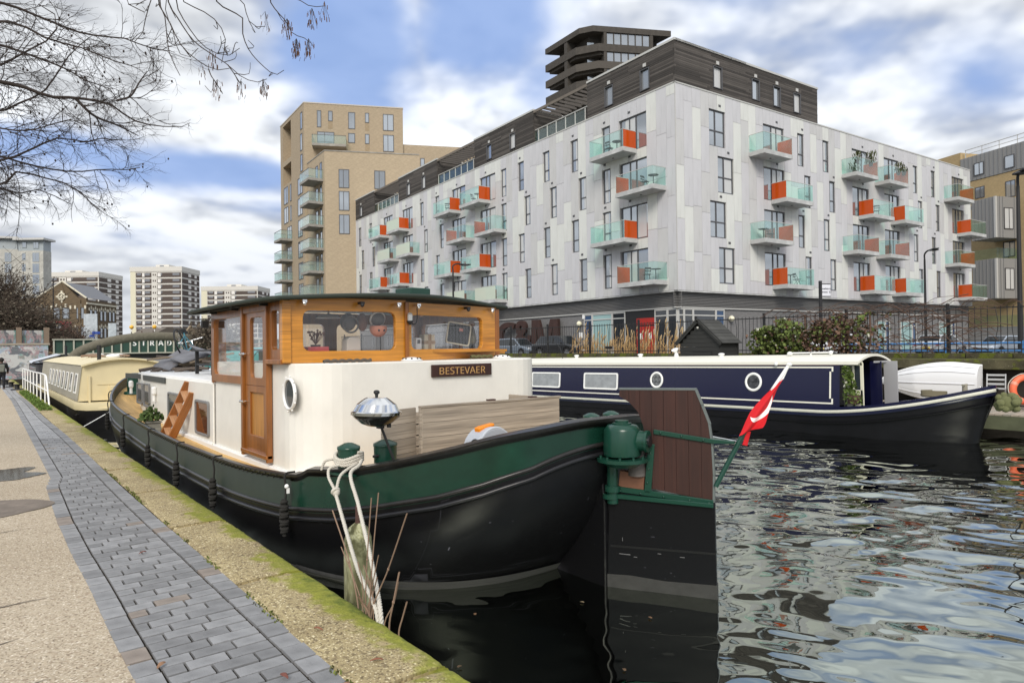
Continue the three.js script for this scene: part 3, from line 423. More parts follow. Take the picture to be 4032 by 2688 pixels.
// stern gear: bollards, rudder, steering box
{
  const bol = (x, z, r, top) => part(barge, 'bollard', [cyl(r, r * .97, .30, x, top - .16, z, 20), lathe([[0, .035], [r * .4, .03], [r * 1.03, 0], [r * 1.05, -.02], [r, -.03]], 20).translate(x, top, z)], M.greenPlain);
  bol(2.62, -5.66, .098, .83); bol(2.93, -5.56, .105, .84); bol(5.97, -5.95, .1, .84); bol(6.30, -5.93, .1, .845);
  part(barge, 'bollard_pin', bar([2.78, .74, -5.5], [2.86, .74, -5.52], .012, 8), M.darkSteel);
  part(barge, 'bollard_plate', bx(.62, .02, .3, 2.80, .60, -5.66, .25), M.greenPlain); part(barge, 'bollard_plate', bx(.62, .02, .3, 6.12, .64, -5.95, -.1), M.greenPlain);
  // rudder, turned a little to starboard about its hinge
  const rud = sub(barge, 'rudder'), A = [4.47, -4.25], dir = [.486, .874], ang = -Math.atan2(dir[1], dir[0]);
  const place = (g, th) => { g.translate(0, 0, -th / 2); g.rotateY(ang); g.translate(A[0], 0, A[1]); return planar(norm(g)); };
  const top = [[.36, .45], [.353, .62], [.345, .87], [.325, 1.0], [.282, 1.115], [.205, 1.197], [.113, 1.25], [.118, 1.308], [.78, 1.312], [.829, 1.188], [.887, 1.03], [.91, .85], [.921, .60], [.916, .375]];
  // the mahogany board is made of upright planks
  const inside = (x) => { let lo = 9, hi = -9; for (let i = 0; i < top.length; i++) { const [x0, y0] = top[i], [x1, y1] = top[(i + 1) % top.length]; if ((x0 - x) * (x1 - x) <= 0 && x0 !== x1) { const y = y0 + (y1 - y0) * (x - x0) / (x1 - x0); lo = Math.min(lo, y); hi = Math.max(hi, y); } } return [lo, hi]; };
  const cuts = [.114, .205, .30, .40, .505, .61, .715, .82, .92];
  for (let i = 0; i + 1 < cuts.length; i++) { const a = cuts[i] + .0012, b = cuts[i + 1] - .0012, P = []; for (let k = 0; k <= 8; k++) { const x = lerp(a, b, k / 8); P.push([x, inside(x)[0]]); } for (let k = 8; k >= 0; k--) { const x = lerp(a, b, k / 8); P.push([x, inside(x)[1]]); } part(rud, 'plank', place(extr(P, .05 + (i % 2) * .002), .05), M.mahogany); }
  const cap = top.slice(7).map(([x, y]) => [x, y]); part(rud, 'edge_strip', (() => { const l = []; for (let i = 0; i < 6; i++) { const [x0, y0] = cap[i], [x1, y1] = cap[i + 1], a = Math.atan2(y1 - y0, x1 - x0), q = bx(Math.hypot(x1 - x0, y1 - y0) + .012, .016, .062, (x0 + x1) / 2 - Math.sin(a) * .006, (y0 + y1) / 2 + Math.cos(a) * .006, 0, 0, 0); q.translate(-(x0 + x1) / 2, -(y0 + y1) / 2, 0); q.rotateZ(a); q.translate((x0 + x1) / 2 - Math.sin(a) * .0, (y0 + y1) / 2, 0); l.push(q); } const g = merge(l); g.rotateY(ang); g.translate(A[0], 0, A[1]); return g; })(), mat({ color: lin(.13, .15, .145), roughness: .4 }));
  part(rud, 'scum_band', place(extr([[-.01, -.50], [.938, -.50], [.936, -.33], [.5, -.345], [.2, -.33], [-.01, -.34]], .083), .083), mat({ color: lin(.05, .05, .046), roughness: .8, map: rep(T.mottle, 2, 2) }));
  for (const [s0, y, w, h] of [[.10, -.15, .10, .005], [.23, -.165, .03, .004], [.44, -.115, .03, .004], [.63, -.125, .04, .004], [.13, -.03, .004, .03]]) part(rud, 'paint_scuff', place(extr([[s0, y], [s0 + w, y - h * .2], [s0 + w, y + h], [s0, y + h * .9]], .082), .082), mat({ color: lin(.16, .16, .16), roughness: .9 }));
  part(rud, 'lower_blade', place(extr([[.0, -.95], [.94, -.95], [.93, -.2], [.925, .36], [.05, .40], [.01, .33], [-.01, -.2]], .06, .008), .06), M.hull);
  part(rud, 'seam_strap', [place(extr([[.02, -.075], [.93, -.055], [.93, -.075], [.02, -.095]], .084), .084)], mat({ color: lin(.045, .045, .05), roughness: .5, map: rep(T.hull, .5, .5) }));
  part(rud, 'hinge', [cyl(.03, .03, .12, A[0], -.05, A[1], 10), cyl(.03, .03, .12, A[0], -.36, A[1], 10), cyl(.018, .018, 1.3, A[0], -.1, A[1], 10)], M.darkSteel);
  const strap = (P, th = .085) => place(extr(P, th, .004), th);
  part(rud, 'strap', strap([[.03, .385], [.916, .36], [.916, .325], [.03, .345]], .13), M.greenPlain); part(rud, 'strap', strap([[.10, .45], [.915, .385], [.915, .345], [.08, .40]]), M.greenPlain);
  part(rud, 'strap', strap([[.33, .41], [.39, .41], [.428, .835], [.372, .84]]), M.greenPlain); part(rud, 'strap', strap([[.42, .965], [.92, .90], [1.09, .888], [1.09, .868], [.92, .862], [.42, .925]]), M.greenPlain);
  part(rud, 'bolts', [[.12, .41], [.3, .40], [.5, .385], [.72, .372], [.88, .36], [.36, .5], [.375, .62], [.39, .76], [.48, .938], [.66, .917], [.84, .89]].map(([s, y]) => { const g = sph(.011, 0, 0, 0, 1, 1, 1, 6); g.translate(s, y, .048); g.rotateY(ang); g.translate(A[0], 0, A[1]); return g; }), M.greenPlain).userData.kind = 'stuff';
  part(rud, 'wood_block', place(extr([[.10, .445], [.325, .43], [.335, .565], [.115, .59]], .07, .004), .07), mat({ color: lin(.20, .085, .045), roughness: .7, map: rep(T.mottle, 2, 2) }));
  part(rud, 'rudder_pipe', [cyl(.075, .085, .26, 4.60, .68, -4.02, 16)], mat({ color: lin(.14, .12, .11), roughness: .6, map: rep(T.mottle, 2, 2) }));
  const gb = sub(barge, 'steering_gear'), gx = 4.45, gz = -4.06;
  part(gb, 'gear_case', [lathe([[0, .165], [.07, .165], [.075, .15], [.13, .145], [.165, .10], [.17, -.06], [.165, -.12]], 9).translate(gx, .86, gz), cyl(.06, .06, .03, gx, 1.03, gz, 14), cyl(.085, .085, .02, gx, 1.012, gz, 14)], M.greenPlain);
  part(gb, 'side_flange', [cyl(.085, .095, .10, gx + .08, .87, gz + .14, 16, Math.PI / 2, 0, .4), cyl(.095, .095, .025, gx + .10, .87, gz + .20, 16, Math.PI / 2, 0, .4)], M.greenPlain);
  part(gb, 'side_boss', [cyl(.05, .05, .03, gx + .105, .87, gz + .215, 12, Math.PI / 2, 0, .4)], M.blackPaint);
  part(gb, 'base_flange', [cyl(.225, .225, .03, gx, .705, gz, 28), cyl(.205, .13, .05, gx, .67, gz, 28)], M.greenPlain);
  part(gb, 'rudder_stock', [cyl(.05, .05, .4, gx, .5, gz - .12, 12), cyl(.07, .07, .05, gx, .43, gz - .12, 14), cyl(.075, .075, .04, gx, .36, gz - .14, 14)], M.greenPlain);
  part(gb, 'bolts', [...Array(10)].map((_, i) => { const a = i / 10 * Math.PI * 2; return cyl(.012, .012, .025, gx + .19 * Math.cos(a), .728, gz + .19 * Math.sin(a), 6); }), M.greenPlain).userData.kind = 'stuff';
  part(barge, 'sternpost', (() => { const q = extr([[4.24, -.95], [4.24, .3], [4.30, .78], [4.6, .6], [4.8, .1], [5.0, -.38], [5.4, -.6], [6.2, -.95]], .07, .01); q.rotateY(Math.PI / 2); q.translate(XC - .035, 0, 0); return planar(norm(q)); })(), M.hull);
  part(barge, 'hull_ledge', sweep(hullPath(1, () => -.36, -.09, 62, 88).map((p, i) => { const st = stations[62 + i]; return [XC - st[3] + .02, -.36, st[2], p[3], p[4]]; }), [[0, .05], [.05, .03], [.06, -.06], [0, -.08]]), mat({ color: lin(.075, .075, .078), roughness: .6, map: rep(T.mottle, 1, 1) }), 'dusty grey ledge low on the hull');
  part(barge, 'scum_line', merge([1, -1].map((s) => grid(NS, 1, (u, v) => { const st = stations[Math.round(u * NS)], n = .02 * (fbm(st[2] * 3, 2.5, 0, 3) - .5), k = Math.pow(1 - (v ? .075 + n : -.03), 1.9); return [XC - s * (lerp(st[1], st[3], Math.min(1, k)) + .006), WATER + (v ? .075 + n : -.05), lerp(st[0], st[2], Math.min(1, k)) + .004]; }))), mat({ color: lin(.075, .075, .07), roughness: .85, map: rep(T.mottle, 2, 2) }), 'grey scum line just above the water');
}
// ---------------------------------------------------------------- things on and around the barge
{
  // kettle grill on its bent post
  const g = thing('kettle_grill', 'small kettle barbecue with chrome lid and black bowl on a post by the stern bollards', 'barbecue', null, [2.66, 1.155, -5.2]);
  part(g, 'lid', toCreasedNormals(norm(lathe([[0, .138], [.085, .132], [.105, .122], [.165, .078], [.195, .02], [.213, .012], [.213, -.012], [.2, -.014]], 30)), .3), M.chrome);
  part(g, 'knob', [cyl(.016, .012, .03, 0, .15, 0, 8), sph(.027, 0, .176, 0, 1, .75, 1, 10)], M.black);
  part(g, 'bowl', lathe([[.205, -.014], [.19, -.035], [.13, -.085], [.07, -.108], [0, -.112]], 12), mat({ color: lin(.02, .02, .02), roughness: .15 }));
  part(g, 'air_vent', bx(.03, .04, .02, .09, -.10, .06), M.black);
  part(g, 'post', [bar([.04, -.10, 0], [.17, -.40, 0], .012, 8), bx(.05, .03, .05, .04, -.115, 0)], M.darkSteel); g.rotation.z = -.03;
  // storage box in weathered boards
  const b = thing('storage_box', 'weathered grey timber storage box standing open on the barge aft deck', 'box', null, [4.3, .55, -6.15]);
  for (let i = 0; i < 4; i++) part(b, 'board', rbx(1.80, .142, .025, .004, 0, .06 + i * .145, .45), M.oldWood);
  for (let i = 0; i < 4; i++) { part(b, 'board', rbx(.46, .142, .025, .004, -1.11, .06 + i * .145, .38, .30), M.oldWood); part(b, 'board', rbx(.025, .142, .86, .004, .88, .06 + i * .145, 0), M.oldWood); part(b, 'board', rbx(1.76, .142, .025, .004, 0, .02 + i * .12, -.3), M.oldWood); }
  part(b, 'corner_post', rbx(.035, .59, .04, .004, -.9, .29, .44), M.oldWood); part(b, 'top_rail', rbx(1.84, .022, .05, .004, 0, .578, .445), M.oldWood);
  for (const x of [-.05, .52]) part(b, 'hinge', bx(.09, .016, .05, x, .597, .44), M.rust);
  // hose reel
  const h = thing('hose_reel', 'grey plastic hose reel with an orange handle behind the stern rail', 'hose reel', null, [3.72, .70, -5.05], .12);
  part(h, 'drum_cover', (() => { const q = extr([[-.24, 0], [.24, 0], [.24, .1], ...[...Array(13)].map((_, i) => [.24 * Math.cos(i / 12 * Math.PI), .06 + .21 * Math.sin(i / 12 * Math.PI)]), [-.24, .1]], .16, .02); q.translate(0, 0, -.08); return q; })(), mat({ color: lin(.42, .45, .50), roughness: .45 }));
  part(h, 'rim', (() => { const q = new THREE.TorusGeometry(.2, .014, 8, 24, Math.PI); q.translate(0, .06, .085); return q; })(), mat({ color: lin(.5, .53, .57), roughness: .4 }));
  part(h, 'outlet', [cyl(.035, .04, .03, -.215, .14, .06, 12, Math.PI / 2, 0, -.7)], M.black); part(h, 'handle', [rbx(.17, .03, .07, .012, -.03, .272, 0, 0, .12), rbx(.08, .05, .075, .012, -.1, .25, 0, 0, .2)], mat({ color: lin(.85, .26, .01), roughness: .4 }));
  // ladder
  const l = thing('wooden_ladder', 'varnished wooden ladder with four steps leaning on the forward cabin side', 'ladder', null, [2.45, .28, -12.15]); l.rotation.x = .50;
  const tilt = Math.atan2(.24, .86); for (const z of [-.17, .17]) part(l, 'stringer', (() => { const q = rbx(.125, 1.04, .032, .006, 0, .47, z); q.rotateZ(-tilt); return q; })(), mat({ color: lin(.50, .19, .05), roughness: .5, map: rep(T.wood, 1.2, .9) }));
  for (let i = 0; i < 4; i++) part(l, 'step', rbx(.11, .022, .33, .004, .03 + .06 * i, .1 + .23 * i, 0), mat({ color: lin(.56, .30, .15), roughness: .6, map: rep(T.wood, 1, 1) }));
  // planter
  const p = thing('planter_box', 'small grey planter box of green herbs on the side deck beside the ladder', 'planter', null, [2.38, .27, -12.85]);
  part(p, 'box', [rbx(.2, .16, .26, .01, 0, .15, 0), rbx(.24, .02, .3, .005, 0, .235, 0)], mat({ color: lin(.33, .32, .27), roughness: .9, map: rep(T.woodx, 2, 2) })); part(p, 'stand', [bx(.4, .05, .8, .05, .04, .1)], M.black);
  const r = rng(9), lv = []; for (let i = 0; i < 320; i++) { const q = new THREE.PlaneGeometry(.035, .05); q.rotateX(rr(-1, 1, r)); q.rotateY(rr(0, 6, r)); const s = Math.sqrt(r()); const a = rr(0, 6.28, r); q.translate(-.02 + s * .19 * Math.cos(a), .27 + r() * .25 * (1.2 - s), -.06 + s * .24 * Math.sin(a)); const v = rr(.7, 1.3, r); tintG(q, .06 * v, .10 * v, .022 * v); lv.push(q); }
  part(p, 'foliage', lv, mat({ vertexColors: true, side: THREE.DoubleSide, roughness: .8 }));
  // black garden table with objects on the forward roof
  const t = thing('black_table', 'black slatted garden table standing on the barge forward roof', 'table', null, [3.75, 1.265, -13.3]);
  part(t, 'tabletop', rbx(1.0, .03, 1.3, .008, 0, .44, 0), M.black); for (const x of [-.42, .42]) for (const z of [-.55, .55]) part(t, 'leg', rbx(.06, .44, .06, .006, x, .22, z), M.black); part(t, 'rail', bx(.8, .04, .04, 0, .18, .55), M.black); part(t, 'rail', bx(.04, .04, 1.1, -.42, .18, 0), M.black);
  const br = thing('branch_pile', 'dry branches laid on the black garden table', 'branches', null, [3.75, 1.72, -13.2]); for (let i = 0; i < 9; i++) part(br, 'branch', tube([[rr(-.4, .4, r), 0, -.7], [rr(-.4, .4, r), rr(0, .06, r), 0], [rr(-.4, .4, r), rr(.02, .16, r), .7]], rr(.008, .016, r), 5), M.stem);
  // driftwood and slates heaped on the roof
  const woods = [mat({ color: lin(.20, .16, .13), roughness: .95, map: rep(T.woodx, 2, 2) }), mat({ color: lin(.12, .095, .08), roughness: .95, map: rep(T.woodx, 2, 2) }), mat({ color: lin(.34, .27, .19), roughness: .95, map: rep(T.woodx, 2, 2) })];
  for (let i = 0; i < 16; i++) { const L = rr(.45, 1.1, r); const q = tube([[-L / 2, 0, 0], [-.1, rr(.02, .07, r), rr(-.05, .05, r)], [L / 2, rr(-.03, .04, r), 0]], rr(.035, .075, r), 6, 8); q.scale(1, .6, 1); const o = solo('driftwood', q, woods[i % 3], 'weathered driftwood pieces heaped on the barge forward roof', 'driftwood', 'driftwood on the roof'); o.position.set(rr(3.2, 4.1, r), 1.29 + .05 * (i % 6), rr(-16.6, -15.3, r)); o.rotation.set(rr(-.2, .2, r), rr(-.9, .7, r), rr(-.15, .25, r)); }
  for (let i = 0; i < 3; i++) { const o = solo('slate_slab', rbx(.75, .035, .5, .01), mat({ color: lin(.26, .26, .28), roughness: .8, map: rep(T.mottle, 1, 1) }), ['grey slate leaning lowest on the driftwood heap', 'grey slate lying upper left across the driftwood heap', 'grey slate tilted at the top of the driftwood heap'][i], 'slate'); o.position.set(3.45 + .28 * i, 1.52 + .07 * i, -16.2 + .3 * i); o.rotation.set(.2, .5 - i * .2, [.42, .2, -.35][i]); }
  // bicycle lying over the heap
  const bk = thing('bicycle', 'teal bicycle leaning over the driftwood on the barge roof', 'bicycle', null, [3.9, 1.62, -16.9], 1.0); bk.rotation.x = -.55;
  for (const x of [-.5, .5]) { const w = part(bk, 'wheel', new THREE.TorusGeometry(.31, .018, 6, 28).translate(x, .05, 0), M.black); part(w, 'hub', [cyl(.02, .02, .08, x, .05, 0, 8, Math.PI / 2), ...[...Array(8)].map((_, i) => bar([x, .05, 0], [x + .3 * Math.cos(i * .785), .05 + .3 * Math.sin(i * .785), 0], .002, 4))], M.chrome); }
  part(bk, 'frame', [bar([-.5, .05, 0], [-.12, .45, 0], .014), bar([-.12, .45, 0], [.35, .43, 0], .016), bar([.35, .43, 0], [.5, .05, 0], .014), bar([-.1, .04, 0], [.34, .40, 0], .018), bar([-.1, .04, 0], [-.14, .52, 0], .014), bar([-.5, .05, 0], [-.1, .04, 0], .012)], mat({ color: lin(.05, .22, .28), roughness: .35 }));
  part(bk, 'handlebar', [bar([.35, .43, 0], [.33, .56, 0], .012), bar([.33, .56, -.26], [.33, .56, .26], .013)], M.chrome); part(bk, 'saddle', [rbx(.24, .05, .13, .02, -.15, .55, 0)], M.black);
}
// mooring line, fenders
function rope(pts, r, seg, pitch = .07) {                                   // three strands laid round the path
  const c = new THREE.CatmullRomCurve3(pts.map((p) => V3(...p)), false, 'centripetal'), L = c.getLength(), n = seg || Math.ceil(L / .014), fr = c.computeFrenetFrames(n), out = [];
  for (let k = 0; k < 3; k++) { const q = []; for (let i = 0; i <= n; i++) { const a = i / n * L / pitch * Math.PI * 2 + k * 2.094, p = c.getPointAt(i / n); p.addScaledVector(fr.normals[i], Math.cos(a) * r * .52).addScaledVector(fr.binormals[i], Math.sin(a) * r * .52); q.push(p); } out.push(new THREE.TubeGeometry(new THREE.CatmullRomCurve3(q), n, r * .56, 5)); }
  return merge(out);
}
{
  const k = thing('mooring_rope', 'white mooring rope knotted round the stern bollard and led down to the quay', 'rope');
  const coil = []; for (let i = 0; i <= 44; i++) { const a = i / 44 * Math.PI * 2 * 3.2; coil.push([2.62 + .118 * Math.cos(a), .725 + .05 * Math.sin(i * .9) * .4 + (i / 44 - .5) * .07, -5.66 + .118 * Math.sin(a)]); }
  part(k, 'turns', rope(coil, .017, 200), M.rope);
  part(k, 'strand', rope([[2.53, .72, -5.74], [2.46, .70, -5.80], [2.43, .62, -5.82]], .013), M.rope);
  part(k, 'strand', rope([[2.56, .70, -5.56], [2.44, .655, -5.66], [2.41, .60, -5.62], [2.40, .50, -5.46]], .014), M.rope);
  part(k, 'strand', rope([[2.70, .70, -5.56], [2.54, .66, -5.50], [2.45, .61, -5.47], [2.40, .50, -5.44]], .014), M.rope);
  part(k, 'knot', [sph(.034, 2.395, .49, -5.43, 1, 1.2, 1, 10), new THREE.TorusGeometry(.028, .014, 7, 14).rotateX(.6).translate(2.39, .50, -5.43)], M.rope);
  part(k, 'strand', rope([[2.39, .47, -5.42], [2.30, .33, -5.08], [2.12, .13, -4.44], [1.985, .03, -3.90], [1.97, -.10, -3.84]], .016), M.rope);
  part(k, 'strand', rope([[2.73, .72, -5.62], [2.60, .69, -5.42], [2.50, .655, -5.36], [2.40, .46, -5.02], [2.18, .19, -4.35], [1.99, .03, -3.86], [1.975, -.12, -3.82]], .0165), M.rope);
  const f = thing('cylinder_fender', 'long mossy cylinder fender hanging beside the white rope', 'fender', null, [2.46, -.08, -5.15]);
  T.fend = tex(256, 256, (x, y) => { const n = fbm(x * 6, y * 6, 0, 5, 6, 6); return mixc([.34, .34, .23], mixc([.60, .60, .44], [.78, .78, .66], vnoise(x * 60, y * 60, 0, 60, 60)), smooth(.35, .62, n)); });
  part(f, 'body', lathe([[0, .36], [.03, .355], [.075, .32], [.108, .24], [.118, .1], [.118, -.25], [.1, -.36], [.04, -.42], [0, -.425]], 18), mat({ map: T.fend, roughness: .95, bumpMap: rep(T.fine, 1, 1), bumpScale: .008 })); part(f, 'lanyard', [cyl(.022, .026, .16, 0, .42, 0, 8)], M.rust);
  const marks = ['nearest the stern', 'second from the stern', 'third from the stern', 'beside the ladder', 'beside the planter box', 'nearest the bow'];
  [[2.28, -6.22], [2.12, -8.0], [2.11, -9.7], [2.11, -11.55], [2.11, -13.75], [2.16, -15.9]].forEach(([x, z], i) => {
    const y = railY(z), o = thing('rope_fender', 'black rope fender hanging from the barge rail, ' + marks[i], 'fender', 'rope fenders along the barge side', [x, y, z]);
    part(o, 'lanyard', tube([[.06, .03, 0], [-.03, .02, .0], [-.03, -.12, .01], [-.035, -.24, 0]], .010, 6), M.darkRope);
    const q = []; for (let j = 0; j < 9; j++) { const tr = new THREE.TorusGeometry(.022 + .008 * Math.sin(j / 8 * Math.PI), .018, 6, 10); tr.rotateX(Math.PI / 2 + (j % 2 ? .35 : -.35)); tr.translate(-.045, -.24 - j * .034, 0); q.push(tr); } q.push(cyl(.026, .02, .34, -.045, -.38, 0, 8)); part(o, 'body', q, M.darkRope);
  });
  part(scene.getObjectByName('rope_fender'), 'shackle', [sph(.022, -.03, -.09, .03, 1, 1, 1, 8), bx(.025, .05, .012, -.02, -.13, .035)], M.whitePlain);
}
// flag staff with drooping red flag
{
  const s = thing('flag_staff', 'green flag staff with a white top leaning out over the rudder', 'flagpole');
  const A = [4.894, 0.5, -3.416], B = [5.034, 0.881, -3.305], C = [5.09, 0.962, -3.26], Dd = [5.392, 1.521, -3.02];
  part(s, 'pole', [bar(A, C, .021, 10)], M.greenPlain); part(s, 'pole_top', [bar(C, Dd, .015, 10), sph(.024, ...Dd, 1, .7, 1, 10)], M.whitePlain); part(s, 'stay', tube([[4.878, 0.921, -3.429], [5.034, 0.881, -3.305]], .006, 5), M.chrome);
  const f = thing('red_flag', 'red flag with white crescent drooping along the green staff', 'flag');
  const Lp = [[5.322, 1.379, -3.075], [5.259, 1.309, -3.125], [5.2, 1.231, -3.173], [5.134, 1.134, -3.225], [5.097, 1.052, -3.254], [5.061, 0.963, -3.283], [5.041, 0.931, -3.299]], Rp = [[5.348, 1.403, -3.055], [5.31, 1.319, -3.085], [5.285, 1.245, -3.105], [5.258, 1.155, -3.127], [5.236, 1.088, -3.144], [5.218, 1.035, -3.158], [5.197, 0.998, -3.175]];
  const cL = new THREE.CatmullRomCurve3(Lp.map((p) => V3(...p))), cR = new THREE.CatmullRomCurve3(Rp.map((p) => V3(...p))), fw = V3(Math.sin(38.5 * DEG), 0, -Math.cos(38.5 * DEG));
  const cv = document.createElement('canvas'); cv.width = 256; cv.height = 512; const x = cv.getContext('2d'); x.fillStyle = '#c8101c'; x.fillRect(0, 0, 256, 512); x.fillStyle = '#f4f0ee';
  x.beginPath(); x.ellipse(140, 255, 125, 118, -.2, 0, 7); x.fill(); x.fillStyle = '#c8101c'; x.beginPath(); x.ellipse(100, 225, 118, 100, -.2, 0, 7); x.fill(); 
  const tx = new THREE.CanvasTexture(cv); tx.colorSpace = THREE.SRGBColorSpace;
  const geo = grid(14, 40, (u, v) => { const a = cL.getPoint(v), b = cR.getPoint(v), p = a.lerp(b, u); p.addScaledVector(fw, .022 * Math.sin(u * 7 + v * 4) * (.4 + v) - .02); return [p.x, p.y, p.z]; });
  { const uv = geo.attributes.uv; for (let i = 0; i < uv.count; i++) uv.setY(i, 1 - uv.getY(i)); }
  const fm = mat({ map: tx, side: THREE.DoubleSide, roughness: .8 }); part(f, 'cloth', geo, fm);
  const TT = [[5.105, 0.962, -3.248], [5.129, 0.962, -3.229], [5.104, 0.842, -3.249], [5.074, 0.85, -3.273]]; part(f, 'tail', grid(2, 5, (u, v) => { const a = V3(...TT[0]).lerp(V3(...TT[3]), v), b = V3(...TT[1]).lerp(V3(...TT[2]), v), p = a.lerp(b, u); p.addScaledVector(fw, .012 * Math.sin(u * 5)); return [p.x, p.y, p.z]; }), mat({ color: lin(.55, .006, .012), side: THREE.DoubleSide, roughness: .8 }));
  part(f, 'toggle_band', (() => { const a = V3(...Dd).lerp(V3(...Rp[0]), .35), b = V3(...Rp[0]), c = V3(...Lp[0]); return grid(1, 4, (u, v) => { const p = a.clone().lerp(u ? b : c, v); p.addScaledVector(fw, -.02); return [p.x, p.y, p.z]; }); })(), mat({ color: lin(.8, .8, .8), side: THREE.DoubleSide }));
}
// dry stems growing from the quay edge
{
  const r = rng(31), d = thing('dry_stems', 'bare brown plant stems sprouting from the quay edge by the white rope', 'plant stems');
  for (const [z0, yT, zT, xT, rad] of [[-4.17, .55, -4.60, 2.0, .008], [-4.10, .32, -4.46, 2.0, .006], [-4.06, .74, -3.99, 2.0, .0065], [-4.0, .78, -3.93, 2.02, .0065], [-3.98, .70, -3.62, 2.05, .0075], [-3.74, .34, -3.67, 2.02, .009], [-3.62, .20, -3.545, 2.0, .008], [-4.02, .40, -3.88, 1.99, .006], [-4.1, .28, -4.2, 2.0, .006], [-4.05, .22, -4.0, 2.04, .007], [-4.0, .18, -4.1, 2.02, .006], [-3.80, .27, -3.70, 2.03, .007], [-3.95, .3, -4.05, 1.97, .006], [-4.02, .11, -4.04, 1.93, .012]]) {
    const m = [lerp(1.985, xT, .5) + rr(-.02, .02, r), yT * .45, lerp(z0, zT, .4) + rr(-.02, .02, r)]; const g = tube([[1.985, -.16, z0 + .02], [1.985, .0, z0], m, [xT, yT, zT]], rad * .68, 6, 14); const p = g.attributes.position; part(d, 'stem', g, M.stem); if (yT > .3) part(d, 'bud', sph(rad * 1.1, ...m, 1, 1.3, 1, 6), M.stem);
  }
}
